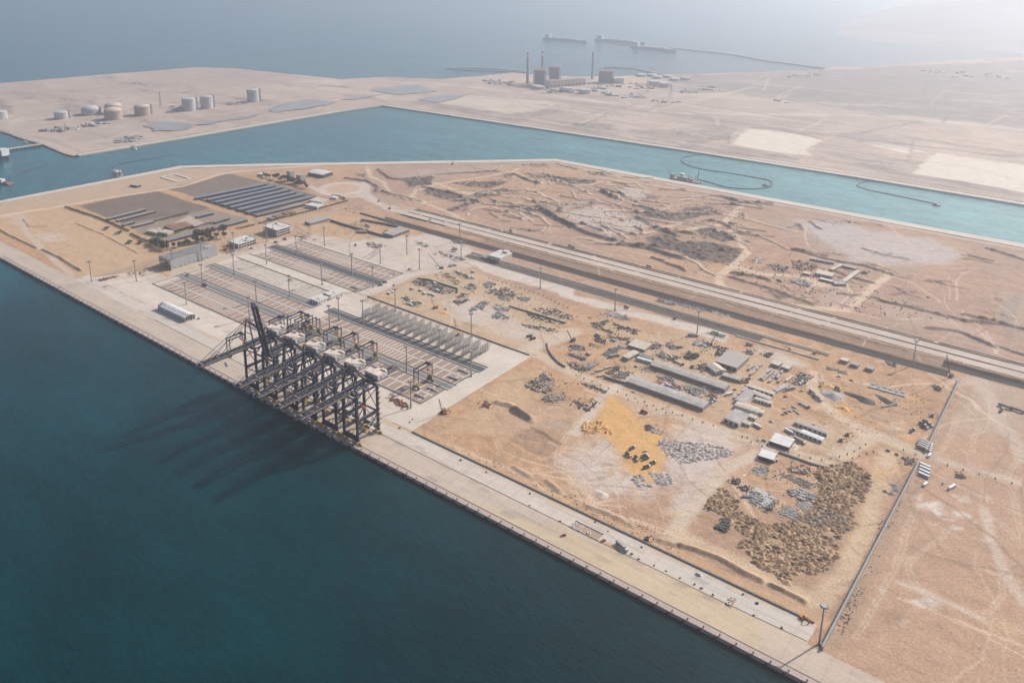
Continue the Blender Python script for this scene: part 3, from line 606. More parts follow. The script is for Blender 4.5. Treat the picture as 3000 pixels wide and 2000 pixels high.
# ================================================================== WATER
MGRX = 0
def water_mat(name, ramp, rough, bump, scale, spec=0.5, xr=None, sss=0):
    m = bpy.data.materials.new(name); m.use_nodes = True; t = m.node_tree; b = t.nodes['Principled BSDF']
    b.inputs['Roughness'].default_value = rough; b.inputs['IOR'].default_value = 1.33; b.inputs['Specular IOR Level'].default_value = spec
    g = t.nodes.new('ShaderNodeNewGeometry')
    sp = t.nodes.new('ShaderNodeSeparateXYZ'); t.links.new(g.outputs['Position'], sp.inputs[0])
    n = t.nodes.new('ShaderNodeTexNoise'); n.inputs['Scale'].default_value = .0035; n.inputs['Detail'].default_value = 5
    t.links.new(g.outputs['Position'], n.inputs['Vector'])
    ax, lo, hi = xr
    mr = t.nodes.new('ShaderNodeMapRange'); mr.inputs['From Min'].default_value = lo; mr.inputs['From Max'].default_value = hi
    t.links.new(sp.outputs[ax], mr.inputs['Value'])
    ad = t.nodes.new('ShaderNodeMath'); ad.operation = 'MULTIPLY_ADD'; ad.inputs[1].default_value = .8; ad.inputs[2].default_value = -.4
    t.links.new(n.outputs['Fac'], ad.inputs[0])
    su = t.nodes.new('ShaderNodeMath'); su.operation = 'ADD'; t.links.new(mr.outputs[0], su.inputs[0]); t.links.new(ad.outputs[0], su.inputs[1])
    cr = t.nodes.new('ShaderNodeValToRGB'); e = cr.color_ramp.elements
    e[0].position, e[0].color = ramp[0][0], (*ramp[0][1], 1); e[1].position, e[1].color = ramp[-1][0], (*ramp[-1][1], 1)
    for p, c in ramp[1:-1]: q = e.new(p); q.color = (*c, 1)
    t.links.new(su.outputs[0], cr.inputs[0])
    mq = t.nodes.new('ShaderNodeMapping'); mq.inputs['Scale'].default_value = (.6, 1.7, 1); mq.inputs['Rotation'].default_value = (0, 0, .45); t.links.new(g.outputs['Position'], mq.inputs[0]); src = cr.outputs[0]
    for sc_, lo_, hi_ in ((.16, .62, 1.38), (.018, .80, 1.20), (.0045, .82, 1.18)):
        nn = t.nodes.new('ShaderNodeTexNoise'); nn.inputs['Scale'].default_value = sc_; nn.inputs['Detail'].default_value = 5; nn.inputs['Roughness'].default_value = .65; t.links.new(mq.outputs[0], nn.inputs['Vector'])
        rr = t.nodes.new('ShaderNodeMapRange'); rr.inputs['From Min'].default_value = .3; rr.inputs['From Max'].default_value = .7; rr.inputs['To Min'].default_value = lo_; rr.inputs['To Max'].default_value = hi_; t.links.new(nn.outputs['Fac'], rr.inputs['Value'])
        xx = t.nodes.new('ShaderNodeMix'); xx.data_type = 'RGBA'; xx.blend_type = 'MULTIPLY'; xx.inputs[0].default_value = 1; t.links.new(src, xx.inputs[6]); t.links.new(rr.outputs[0], xx.inputs[7]); src = xx.outputs[2]
    t.links.new(src, b.inputs['Base Color'])
    if sss:
        b.inputs['Subsurface Weight'].default_value = 1; b.inputs['Subsurface Radius'].default_value = (.35, .9, 1.0); b.inputs['Subsurface Scale'].default_value = sss
    mp = t.nodes.new('ShaderNodeMapping'); mp.inputs['Scale'].default_value = (1, 2.2, 1); mp.inputs['Rotation'].default_value = (0, 0, .5)
    t.links.new(g.outputs['Position'], mp.inputs[0])
    w1 = t.nodes.new('ShaderNodeTexNoise'); w1.inputs['Scale'].default_value = scale; w1.inputs['Detail'].default_value = 5; w1.inputs['Roughness'].default_value = .6
    t.links.new(mp.outputs[0], w1.inputs['Vector'])
    bp = t.nodes.new('ShaderNodeBump'); bp.inputs['Strength'].default_value = bump; bp.inputs['Distance'].default_value = .8
    t.links.new(w1.outputs['Fac'], bp.inputs['Height'])
    w2 = t.nodes.new('ShaderNodeTexNoise'); w2.inputs['Scale'].default_value = scale*6; w2.inputs['Detail'].default_value = 3; t.links.new(mp.outputs[0], w2.inputs['Vector'])
    b2 = t.nodes.new('ShaderNodeBump'); b2.inputs['Strength'].default_value = bump*.8; b2.inputs['Distance'].default_value = .22
    t.links.new(w2.outputs['Fac'], b2.inputs['Height']); t.links.new(bp.outputs[0], b2.inputs['Normal']); t.links.new(b2.outputs[0], b.inputs['Normal'])
    return m
SEA_Z = -3.0
MSEA = water_mat('sea_water', [(0, (.0002,.017,.0195)), (.45, (.0006,.033,.040)), (1, (.006,.10,.13))], .12, .9, .16, .3, ('X', 300, -2600), 22)
MCAN = water_mat('canal_water', [(0, (.006,.09,.11)), (.45, (.016,.15,.16)), (1, (.07,.235,.225))], .16, .35, .2, .4, ('X', -1900, -200))
n_ = []
mb = MB()
xs_ = np.linspace(-24000, 16000, 9); ys_ = np.linspace(-6000, 34000, 9)
for yq in ys_:
    for xq in xs_: mb.v.append((float(xq), float(yq), SEA_Z))
for q in range(8):
    for p in range(8): a0 = q*9+p; mb.f.append((a0, a0+1, a0+10, a0+9))
nv = len(mb.v); mb.v += [(x, y, -60.0) for x, y, z in mb.v]
for q in range(8):
    for p in range(8): a0 = nv+q*9+p; mb.f.append((a0+9, a0+10, a0+1, a0))
for k in range(8):
    mb.f += [(k+1, k, nv+k, nv+k+1), (72+k, 72+k+1, nv+72+k+1, nv+72+k), (k*9, k*9+9, nv+k*9+9, nv+k*9), (k*9+17, k*9+8, nv+k*9+8, nv+k*9+17)]
struct('sea', mb, MSEA)
canal = [(-2600, 300)] + CANAL_NEAR[1:] + [(900, 2016)] + [FAR[k] for k in range(13, 6, -1)] + [W('A',500,1078), W('A',270,992), W('A',0,905), W('A',-200,890), (-3400, 600)]
mb = MB(); mb.sheet(canal, SEA_Z + .12)
struct('canal', mb, MCAN)
# quay walls and canal banks: paved strips with a vertical face to the water
def strip(pts, off0, off1):
    """strip polygon between two offsets of a polyline (offset to its left)"""
    L = []; n = len(pts)
    for k in range(n):
        a = Vector(pts[max(0, k-1)]); b = Vector(pts[min(n-1, k+1)]); d = (b-a).normalized(); nn = Vector((-d.y, d.x))
        L.append((Vector(pts[k]) + nn*off0, Vector(pts[k]) + nn*off1))
    return [tuple(p[0]) for p in L] + [tuple(p[1]) for p in L[::-1]]
MCONC = mat('quay_concrete', (.45,.375,.315), .9, 0, .13, .6, .25, 3, var2=.12, scale2=.025)
MCONC2 = mat('apron_concrete', (.47,.415,.36), .9, 0, .14, .5, .2, 3, var2=.14, scale2=.02)
MBANK = mat('bank_paving', (.53,.46,.39), .92, 0, .12, .3, .2, 2, var2=.08, scale2=.03)
MCOPE = mat('cope_concrete', (.40,.315,.27), .9, 0, .2, .6, .2, 3)
def strips(name, pts, o0, o1, z0, z1, m, seg=None):
    mb = MB()
    for p, q in zip(pts, pts[1:]): pass
    sp = strip(pts, o0, o1); n = len(pts)
    for k in range(n-1):
        mb.prism([sp[k], sp[k+1], sp[2*n-2-k], sp[2*n-1-k]], z0, z1)
    return struct(name, mb, m)
strips('quay_wall', QUAY, 0, 5, -8, .42, MCOPE)
TA = Terrain(spaced(-2000, 300, lambda x: 1.5 if x > -1500 else 8), spaced(528, 600, lambda y: 1.0), (.475,.385,.305), 61)
def paint_apron(T):
    X, Y = T.X, T.Y; q = np.interp(X, [p[0] for p in QUAY], [p[1] for p in QUAY]); inner = (Y - q > 36.3)
    T.C[inner] = (.52,.455,.39); T.C *= (1 + .07*T.n1 + .07*T.n3)[..., None]; T.C *= (1 + .10*fbm(X*.12, Y, 6, 5, 4, .6))[..., None]
    T.blend((slice(None), slice(None)), (np.abs((X + 3000) % 15 - 7.5) < .8)*.22, (.25,.22,.2))
    T.poly([(-390,534),(-160,533),(-140,560),(-200,566),(-330,563)], (.535,.405,.265), 30, 12, .6, .15)
    T.poly([(-262,566),(-150,566),(-140,584),(-240,584)], (.50,.46,.41), 10, 8, .7, .3)
    rg = np.random.RandomState(3)
    for k in range(240):
        x = rg.uniform(-1450, 0); y = quay_y(x) + rg.choice([rg.uniform(8, 34), rg.uniform(38, 58)]); L = rg.uniform(15, 120)
        T.line([(x, y), (x+L*.5, y+rg.normal(0,1.5)), (x+L, y+rg.normal(0,2.5))], rg.uniform(.5, 2.4), rg.choice([0,1]) and (.30,.255,.215) or (.54,.46,.385), 1.5, 1.5, rg.uniform(.12,.42), patch=.4)
    for k in range(130):
        x = rg.uniform(-1290, -60); y = quay_y(x) + rg.uniform(7, 57); r = rg.uniform(1, 5); T.poly([(x-r*1.8,y-r*.7),(x+r*1.4,y-r*.6),(x+r*2,y+r*.6),(x-r,y+r*.8)], (.26,.225,.195) if rg.rand() < .6 else (.55,.47,.39), 2.5, 3, rg.uniform(.2,.6), patch=.5)
    for k in range(50):
        x = rg.uniform(-1280, -140); T.poly([(x,quay_y(x)+54),(x+rg.uniform(10,40),quay_y(x)+55),(x+rg.uniform(10,40),quay_y(x)+60),(x,quay_y(x)+60)], (.50,.36,.23), 3, 3, .5, patch=.4)
    T.Hh[:] = .30
paint_apron(TA)
MAPR = ground_material('apron_surface', .0, .35)
def keep_apron(X, Y):
    d = Y - np.interp(X, [p[0] for p in QUAY], [p[1] for p in QUAY]); return (d > 3.2) & ((d < 36.6) | ((d < 60.4) & (X > -1290) & (X < -132)))
TA.build('quay_apron', keep_apron, MAPR); del TA
strips('canal_bank', CANAL_NEAR, 0, -24, -8, .8, MBANK)
FB = [FAR[k] for k in range(7, 15)]
strips('far_canal_bank', FB, -1, 17, -8, .9, MBANK)
strips('far_bank_kerb', FB, 17, 19, -1, 1.5, mat('dark_kerb', (.26,.22,.19), .9))
# ponds on the far shore
MPOND = mat('pond_water', (.28,.255,.24), .3, 0, .12, .012, .1, .2, spec=.25)
for s in (('A','990,870 1060,850 1130,840 1250,848 1350,862 1290,893 1200,905 1080,903'), ('A','1350,858 1450,835 1600,815 1790,790 1720,815 1500,850 1380,868'), ('A','1840,765 1930,725 2060,700 2200,694 2310,706 2250,730 2100,752 1900,778'),
          ('B','205,628 300,605 420,590 540,590 600,612 660,632 560,645 380,658'), ('B','520,690 650,665 740,652 860,660 780,685 650,712'), ('B','0,690 120,665 260,655 100,690')):
    pp = P(*s); Q = []
    for (p, q) in zip(pts_ := pp, pp[1:]+pp[:1]):
        for k in range(10):
            f = k/10; L_ = math.dist(p,q)*.05; Q.append((p[0]+(q[0]-p[0])*f+random.gauss(0,min(9,L_)), p[1]+(q[1]-p[1])*f+random.gauss(0,min(9,L_))))
    mb = MB(); mb.sheet(Q, 1.9); struct('pond', mb, MPOND)
# the air: one closed box of thin haze over the whole scene
def haze(d, g):
    m = bpy.data.materials.new('haze'); m.use_nodes = True; t = m.node_tree; t.nodes.remove(t.nodes['Principled BSDF'])
    v = t.nodes.new('ShaderNodeVolumePrincipled'); v.inputs['Density'].default_value = d; v.inputs['Anisotropy'].default_value = g
    v.inputs['Color'].default_value = (.86,.895,.97,1)
    t.links.new(v.outputs[0], t.nodes['Material Output'].inputs['Volume'])
    mb = MB(); mb.quad_box((-4000, 13000, -62), 43000, 43000, 586)
    return tag(mb.build('haze', m), kind='stuff')
haze(0.00016, 0.76)
# ================================================================== CONTAINER TERMINAL PAVING
MASPH = mat('asphalt', (.06,.06,.063), .9, 0, .22, .4, .1, 3)
MASPH2 = mat('worn_asphalt', (.165,.155,.145), .9, 0, .18, .3, .1, 3)
MPAVE = mat('yard_concrete', (.48,.41,.345), .92, 0, .13, .35, .1, 3, var2=.12, scale2=.02)
MPAVER = mat('block_pavers', (.30,.215,.168), .93, 0, .14, .4, .15, 4, var2=.1, scale2=.03)
MBEAM = mat('beam_concrete', (.62,.52,.42), .9, 0, .1, .5)
MLINE = mat('white_paint', (.66,.64,.60), .7, 0, .15, 1.2)
MYEL = mat('yellow_paint', (.62,.46,.10), .7, 0, .25, .8)
MDARKC = mat('drain_grating', (.06,.06,.06), .85, 0, .2, .6)
def sheet_struct(name, polys, z, m):
    mb = MB()
    for p in polys: mb.sheet(p, z)
    return struct(name, mb, m)
tp = [(-1282,566),(-1274,590),(-1253,633),(-1215,690),(-1208,800),(-1196,900),(-1180,930),(-905,930),(-905,800),(-870,800),(-570,817),(-566,588.5)]
TP = Terrain(spaced(-1290, -560, lambda x: 1.6), spaced(562, 934, lambda y: 1.6), (.555,.475,.395), 71)
def paint_pavement(T):
    X, Y = T.X, T.Y; T.C *= (1 + .09*T.n1 + .08*T.n3)[..., None]; T.C *= (1 + .09*fbm(X*.2, Y, 9, 15, 4, .6))[..., None]
    rg = np.random.RandomState(8)
    for k in range(260):
        x = rg.uniform(-1270,-580); y = rg.uniform(590,925); a = rg.choice([0,0,math.pi/2])+rg.normal(0,.15); L = rg.uniform(15,90)
        T.line([(x,y),(x+L*math.cos(a)*.5,y+L*math.sin(a)*.5+rg.normal(0,2)),(x+L*math.cos(a),y+L*math.sin(a))], rg.uniform(.6,3), (.29,.25,.215) if rg.rand() < .55 else (.55,.48,.405), 1.8, 2, rg.uniform(.12,.45), patch=.4)
    for k in range(150):
        x = rg.uniform(-1270,-580); y = rg.uniform(590,925); r = rg.uniform(1.5,7); T.poly([(x-r*1.8,y-r*.7),(x+r*1.4,y-r*.6),(x+r*2,y+r*.6),(x-r,y+r*.8)], (.29,.25,.215) if rg.rand() < .5 else (.53,.46,.38), 3, 4, rg.uniform(.2,.55), patch=.5)
    T.poly([(-1275,560),(-1215,690),(-1205,800),(-1180,930),(-1165,930),(-1180,690),(-1240,600)], (.47,.35,.23), 12, 10, .6, patch=.4)
    T.poly([(-1200,640),(-1176,640),(-1172,925),(-1200,925)], (.43,.355,.28), 8, 6, .7, patch=.3)
    T.Hh[:] = .05
paint_pavement(TP); TP.build('terminal_pavement', lambda X, Y: TP.inside(tp, X, Y), MAPR); del TP
sheet_struct('east_road_slab', [rect(-597, 590, -568, 818)], .10, mat('pale_slab', (.54,.47,.39), .92, 0, .12, .3, var2=.1, scale2=.03))
# rail slots, drain lines and the dark wall along the apron
mb = MB()
for (a, b) in zip([-1487,-1050,-800,-612,-215], [-1050,-800,-612,-215,300]):
    mb.beam((a, quay_y(a)+6.2, .40), (b, quay_y(b)+6.2, .40), .9, .12)
    if a > -1300: mb.beam((max(a,-1290), quay_y(a)+36.2, .34), (min(b,-133) if b > -133 else b, quay_y(b)+36.2, .34), .9, .14)
struct('crane_rail', mb, mat('rail_steel', (.12,.105,.095), .7, .3))
strips('drain_wall', [(-565, 587.0), (-246, 588.1), (-135, 588.4)], 0, 1.6, 0, 1.3, mat('dark_wall', (.085,.09,.092), .85, 0, .2, .5))
# painted lines on the east end of the apron
mb = MB(); rg_ = random.Random(3)
for k in range(9):
    y = 531 + 3.6*k + 4; x = -470 + 26*k
    while x < -155 - 2*k:
        L = rg_.uniform(30, 70); L = min(L, -155-2*k - x)
        if L < 1: break
        mb.sheet([(x, y), (x+L, y), (x+L, y+.34), (x, y+.34)], .345); x += L + rg_.uniform(0, 6)
struct('yellow_lines', mb, MYEL)
# one long paver field per half block, with the bearing beams as pieces
beam_me = MB().quad_box((0,0,0), 1.7, 17.4, .16).mesh('concrete_beam'); beam_me.materials.append(MBEAM)
MPAVER2 = mat('dusty_pavers', (.42,.345,.28), .93, 0, .2, .15, .15, 4, var2=.2, scale2=.04)
MBEAM2 = mat('dusty_beam', (.57,.52,.46), .9, 0, .1, .5)
beam_me2 = beam_me.copy(); beam_me2.materials.clear(); beam_me2.materials.append(MBEAM2)
def block(x0, x1, y0, y1, dense=(.36, .70), pavers=MPAVER, bm=None):
    b = sheet_struct('container_block', [rect(x0, y0, x1, y1)], .09, pavers)
    x = x0 + 4; L = x1 - x0; k = 0; sy = (y1 - y0 - 2.2)/17.4
    while x < x1 - 2:
        o = bpy.data.objects.new('concrete_beam', bm or beam_me); COL.objects.link(o); o.parent = b
        o.location = (x + random.uniform(-.15,.15), (y0+y1)/2, .06); o.scale = (1, sy, 1)
        f = (x-x0)/L; x += 6.6 if dense[0] < f < dense[1] else 12.9; k += 1
    return b
LL = (-1164, -908); UL = (-1160, -902); LR = (-871, -600)
for (x0, x1), rows in ((LL, ((640.5,660),(661.5,680.5),(700,717.5),(719,735.5),(755,773.5),(775,793.5))), (LR, ((640.5,660),(661.5,680.5),(698,717.5),(719.5,738))), (UL, ((822,838.5),(840,856.5),(881.5,899.5),(901,918.5)))):
    for n_, (y0, y1) in enumerate(rows):
        wt = (x0 == LL[0] and n_ >= 4)
        block(x0 + random.uniform(0, 6), x1, y0, y1, (.30,.62) if n_ % 2 else (.36,.68), MPAVER2 if wt else MPAVER, beam_me2 if wt else None)
run = MB(); lane = MB(); lane2 = MB(); lin = MB(); drn = MB()
def hs(mb, x0, x1, y0, y1, z): mb.sheet(rect(x0, y0, x1, y1), z)
for (x0, x1), mids in ((LL, (660.7, 718.2, 774.2)), (LR, (660.7, 718.5)), (UL, (839.2, 900.2))):
    for y in mids: hs(run, x0-6, x1+4, y-1.3, y+1.3, .14); 
for x0, x1, y0, y1, m_ in ((-1178,-905,681.5,699,lane2), (-1178,-905,736.5,754,lane2), (-884,-594,681.5,697.5,lane2), (-884,-592,739,757.5,lane), (-1172,-897,857.5,880.5,lane)):
    hs(m_, x0, x1, y0, y1, .12)
    hs(lin, x0, x1, y0+2.2, y0+2.95, .16); hs(lin, x0, x1, y1-4.3, y1-3.55, .16)
    hs(drn, x0, x1, y0-.9, y0+.7, .17); hs(drn, x0, x1, y1-1.6, y1+.4, .17)
for x0, x1, y in ((-1176,-905,638.6), (-880,-598,638.6), (-1172,-905,795.4), (-1170,-900,819.6), (-1164,-897,921)):
    hs(drn, x0, x1, y-1.6, y+1.2, .16)
for x, y0, y1 in ((-1174,640,681),(-598.6,640,681),(-597,697,739),(-899.5,822,857),(-898,881,920),(-1170,699,736)): hs(drn, x-.9, x+.9, y0, y1, .18)
struct('crane_runway', run, mat('runway_concrete', (.50,.47,.43), .9, 0, .12, .5)); struct('truck_lane', lane2, MASPH2); struct('asphalt_lane', lane, MASPH)
struct('lane_line', lin, MLINE); struct('drain_line', drn, MDARKC)
# end-of-lane concrete block walls
mbk = MAT_KERB = mat('grey_block', (.36,.35,.33), .9, 0, .15, .8)
for n_, (x, y) in enumerate(((-606, 650), (-604, 671), (-604, 708), (-909, 829), (-604, 729))):
    o = MB(); [o.quad_box((-8+2.05*k, random.uniform(-.2,.2), 0), 1.9, 2.2, random.choice((1.2,2.1,2.1))) for k in range(8)]
    w = o.build('block_wall', MAT_KERB); w.location = (x-4, y, .1)
    tag(w, ['grey concrete block wall closing the end of the first container row', 'grey concrete block wall at the open end of the second container row','grey concrete block wall ending the third row near the racks','grey concrete block wall at the end of the upper paving block','grey concrete block wall beside the dark asphalt lane end'][n_], 'wall', 'block walls closing the container rows')
# ------------------------------------------------------------------ refrigerated container racks
MRACK = mat('galvanised_steel', (.21,.22,.225), .6, .1, .12, 1.0)
def rack(label):
    t = thing('container_rack', label, 'rack', group='steel racks for refrigerated containers')
    L = 15.5
    for k in range(5):
        y = -L/2 + L*k/4
        mb = MB(); mb.beam((-1.1,y,0),(-1.1,y,11.6),.24).beam((1.1,y,0),(1.1,y,11.6),.24).beam((-.75,y,11.5),(.75,y,11.5),.2); mb.build('post_frame', MRACK, t)
    for n_ in range(4):
        z = 2.6 + 2.75*n_
        mb = MB(); mb.quad_box((0,0,z-.09), 1.2, L, .14)
        for s in (-1.1,1.1):
            mb.beam((s,-L/2,z+1.05),(s,L/2,z+1.05),.12); mb.beam((s,-L/2,z),(s,L/2,z),.12)
        mb.build('platform', MRACK, t)
    mb = MB()
    for n_ in range(4):
        a, b = (-L/2-.4, -L/2-3.2) if n_ % 2 else (-L/2-3.2, -L/2-.4); mb.beam((0,a,2.75*n_),(0,b,2.75*(n_+1)-.1),.9,.18)
    mb.build('stair', MRACK, t)
    mb = MB()
    for k in range(4):
        y = -L/2 + L*k/4; mb.beam((1.12,y,0.3),(1.12,y+L/4,5.2),.12).beam((1.12,y+L/4,5.4),(1.12,y,11),.12)
    mb.build('brace', MRACK, t)
    return t
r0 = None
ORD = ['easternmost','second','third','fourth','fifth','sixth','seventh','eighth','ninth','tenth','eleventh','twelfth','thirteenth','fourteenth','westernmost']
for row, (yc, nm) in enumerate(((767.2,'dark asphalt lane'), (787.2,'sandy laydown field'))):
    for k in range(15):
        x = -621.5 - 14.35*k; lb = f'grey steel container rack, {ORD[k]} from the east, row by the {nm}'
        if r0 is None: r0 = rack(lb); r0.location = (x, yc, .1)
        else: dup(r0, (x, yc, .1), 0, lb)
blk = MB()
for k in range(14):
    for yc in (767.2, 787.2): blk.sheet(rect(-619.8-14.35*k-11.5, yc-7.5, -619.8-14.35*k-2.8, yc+7.5), .11)
struct('rack_bay_pavers', blk, mat('bay_pavers', (.52,.40,.31), .92, 0, .12, .5))

# ------------------------------------------------------------------ dual carriageway beside the trench
ROADM = mat('dusty_road', (.47,.39,.32), .93, 0, .14, .3, .1, 2, var2=.14, scale2=.02); KERBM = mat('median_kerb', (.17,.14,.115), .9, 0, .25, .4)
for (y0, y1, x0) in ((1150.5, 1165.5, -1130), (1170.5, 1185.5, -1090)):
    mb = MB()
    for k in range(40):
        xa = x0 + (460-x0)*k/40; xb = x0 + (460-x0)*(k+1)/40; mb.sheet(rect(xa, y0, xb, y1), 1.02 + .0*k)
    struct('carriageway', mb, ROADM)
mb = MB(); rg_ = random.Random(11)
for yc, w_ in ((1148.6, 1.6), (1168, 2.2), (1187.6, 2.4), (1194.5, 1.2)):
    x = -1120
    while x < 450:
        L = rg_.uniform(25, 120); mb.quad_box((x+L/2, yc, .6), L, w_*rg_.uniform(.7,1.2), .8+.5*rg_.random()); x += L + (rg_.uniform(2, 9) if rg_.random() < .5 else 0)
struct('median_kerb', mb, KERBM)
# ================================================================== SHIP TO SHORE CRANES
NAVY = mat('navy_steel', (.016,.023,.055), .55, .1, .35, .4)
NAVY2 = mat('dark_navy_steel', (.010,.014,.034), .6, .1, .3, .5)
WALK = mat('walkway_grating', (.20,.175,.145), .8, 0, .25, .7)
CREAM = mat('cream_roof', (.66,.55,.45), .75, 0, .1, .6)
HWALL = mat('house_wall', (.60,.575,.55), .7, 0, .08, .6)
YEL = mat('crane_yellow', (.55,.33,.045), .6, 0, .25, .8)
ORNG = mat('spreader_orange', (.55,.10,.04), .6, 0, .2, 1)
WHITEP = mat('white_panel', (.72,.72,.72), .6)
STAY = mat('stay_steel', (.10,.095,.095), .6, .2)
TYRE = mat('tyre_rubber', (.02,.02,.02), .9)
BLUEL = mat('blue_letter', (.03,.05,.20), .6); REDL = mat('red_letter', (.42,.10,.12), .6)
def letters(mbs, text, org, step, h, wdt, nx, th=.5):
    """block letters made of bars on a wall facing +x: org = lower left, y grows to the right"""
    S = {'R': [((0,0),(0,1)),((0,1),(.8,1)),((.8,1),(.8,.5)),((0,.5),(.8,.5)),((.3,.5),(.85,0))], 'C': [((0,0),(0,1)),((0,1),(.8,1)),((0,0),(.8,0))], 'T': [((0,1),(.9,1)),((.45,0),(.45,1))]}
    for k, ch in enumerate(text):
        for (a, b), (c, d) in S[ch]:
            mbs[k].beam((nx, org[0]+k*step+a*wdt, org[1]+b*h), (nx, org[0]+k*step+c*wdt, org[1]+d*h), th, .1)
ZG = 58.5; AX = 91.0
def sts(label, raised=False):
    t = thing('ship_to_shore_crane', label, 'crane', group='ship to shore cranes on the quay')
    WS, LS, HX = -15.2, 15.2, 10.4
    for x in (-HX, HX):
        for y in (WS, LS):
            mb = MB(); mb.beam((x,y,4),(x,y,57.5),2.2,2.3)
            lg = mb.build('leg', NAVY, t)
            mb = MB(); mb.quad_box((x,y,3.2), 3.4, 2.6, 5.5, 0, .55); mb.build('leg_foot', NAVY, lg)
            for q in (-3.9, 3.9):                                    # wheel sets under each corner
                mb = MB(); mb.quad_box((x+q*.9,y,.7), 6.4, 1.3, 1.3, 0, .8); mb.quad_box((x+q*.9,y,1.9), 2.2, 1.0, 1.4, 0, .7)
                for w_ in (-2.4,-.9,.9,2.4): mb.cyl((x+q*.9+w_, y-.5, .75), .55, 1.0, 8, axis='y')
                mb.build('bogie', YEL, t)
    for y in (WS, LS):
        mb = MB(); mb.beam((-HX,y,6.2),(HX,y,6.2),2.4,5.2 if y < 0 else 3.0); mb.build('sill_beam', NAVY2, t)
        mb = MB(); mb.beam((-HX,y,56.4),(HX,y,56.4),1.6,2.4); mb.build('upper_cross_beam', NAVY, t)
    for x in (-HX, HX):
        mb = MB(); mb.beam((x,WS,26),(x,LS,26),1.7,2.5); mb.build('portal_beam', NAVY, t)
        mb = MB(); mb.beam((x,WS,11.6),(x,LS,11.6),1.2,2.0); lb_ = mb.build('tie_beam', NAVY, t)
        mb = MB(); mb.beam((x,WS,57),(x,LS,57),1.3,1.9); mb.build('top_side_beam', NAVY, t)
        mb = MB(); mb.beam((x,WS,25),(x,2,12.3),.7).beam((x,LS,25),(x,4,12.3),.7); mb.beam((x,WS,50),(x,LS,27.2),1.15); mb.beam((x,WS,50.5),(x,WS+7.5,56.4),1.0)
        mb.build('diagonal_brace', NAVY, t)
        if x > 0:
            mb = MB(); mb.quad_box((x+.75,4.6,10.5), .12, 4.8, 2.1); sg = mb.build('sign_panel', WHITEP, lb_)
            ms = [MB(), MB(), MB()]; letters(ms, 'RCT', (9.2,10.9), 1.9, 1.3, 1.3, x+.7, .32)
            al = MB()
            for q in ms:
                n0 = len(al.v); al.v += q.v; al.f += [tuple(i+n0 for i in f) for f in q.f]
            al.build('lettering', WHITEP, lb_)
    mb = MB(); mb.beam((-HX,LS,26),(HX,LS,26),1.2,1.8); mb.build('portal_beam', NAVY, t)
    for s in (-1, 1): MB().beam((-HX*s,LS,9),(HX*s,LS,25),.6).build('diagonal_brace', NAVY, t); MB().beam((-HX*s,LS,28),(HX*s,LS,54),.7).build('diagonal_brace', NAVY, t)
    for s in (-1, 1): MB().beam((-HX*s,WS,40),(HX*s,WS,55),.7).build('diagonal_brace', NAVY, t)
    for x in (-HX, HX):
        mb = MB(); mb.quad_box((x-1.3,0,27.3), 1.1, 28, .12); mb.beam((x-1.8,-14,28.4),(x-1.8,14,28.4),.1); mb.build('walkway', WALK, t)
    for x in (-HX, HX):                                             # A frame and its back struts
        mb = MB(); mb.beam((x,WS,57),(x*.24,WS-.3,AX),1.2); mb.build('apex_leg', NAVY, t)
        mb = MB(); mb.beam((x*.24,WS,AX-1),(x*.85,LS,58),1.35); mb.build('back_strut', NAVY, t)
    mb = MB(); mb.quad_box((0,WS-.2,AX-1.2), 6.6, 3.2, .5); mb.beam((-3,WS-.2,AX+.6),(3,WS-.2,AX+.6),.5,.9)
    for q in (-3.1,3.1): mb.beam((q,WS-1.7,AX+.4),(q,WS+1.3,AX+.4),.12)
    for q in (-2,-.6,.6,2): mb.cyl((q-.2, WS-.3, AX+.8), .85, .4, 10, axis='x')
    mb.build('apex_platform', WALK, t)
    mb = MB(); mb.beam((-6.5,WS,74),(6.5,WS,74),.6); mb.build('apex_cross_tie', NAVY, t)
    g = MB()                                                        # fixed girder
    for x in (-3.4, 3.4): g.beam((x,WS-2,ZG),(x,56,ZG),1.5,2.7)
    gi = g.build('girder', NAVY, t)
    wk = MB()
    for x in (-4.9, 4.9):
        wk.quad_box((x,20.5,ZG+.9), 1.7, 71, .12)
        for s in (-.6,.6): wk.beam((x+s,-15,ZG+2),(x+s,56,ZG+2),.1)
    wk.build('walkway', WALK, gi)
    cr = MB()
    for y in range(-14, 57, 7): cr.beam((-3.4,y,ZG+.6),(3.4,y,ZG+.6),.7,.9)
    tag(cr.build('cross_tie', NAVY, gi), kind='stuff')
    eq = MB(); eq.quad_box((0,53,ZG+1.2), 8, 5, .3); eq.quad_box((-2,53,ZG+1.5), 2, 3, 1.6); eq.quad_box((2,54,ZG+1.5), 2.4, 2, 1.2)
    for s in (-4,4): eq.beam((s,50,ZG+2.6),(s,56,ZG+2.6),.12)
    eq.build('end_platform', WALK, gi)
    # boom, built flat from its hinge so that it can be raised
    bo = MB()
    for x in (-3.4, 3.4): bo.beam((x,0,0),(x,-66,0),1.5,2.6); bo.beam((x,-66,0),(x*.55,-70,0),1.0,1.6)
    bo.beam((-1.9,-70,0),(1.9,-70,0),1.0,1.5)
    boom = bo.build('boom', NAVY, t); boom.location = (0, WS-1.8, ZG)
    if raised: boom.rotation_euler = (math.radians(-79), 0, 0)
    w_ = MB()
    for x in (-4.9, 4.9):
        w_.quad_box((x,-34,.8), 1.7, 66, .12)
        for s in (-.6,.6):
            w_.beam((x+s,-1,1.9),(x+s,-67,1.9),.1)
            for q in range(0, 66, 6): w_.beam((x+s,-1-q,.9),(x+s,-1-q,1.9),.09)
    w_.quad_box((0,-62,1.2), 8.5, 2.6, .15); w_.quad_box((0,-41,1.2), 8.5, 2.0, .15)
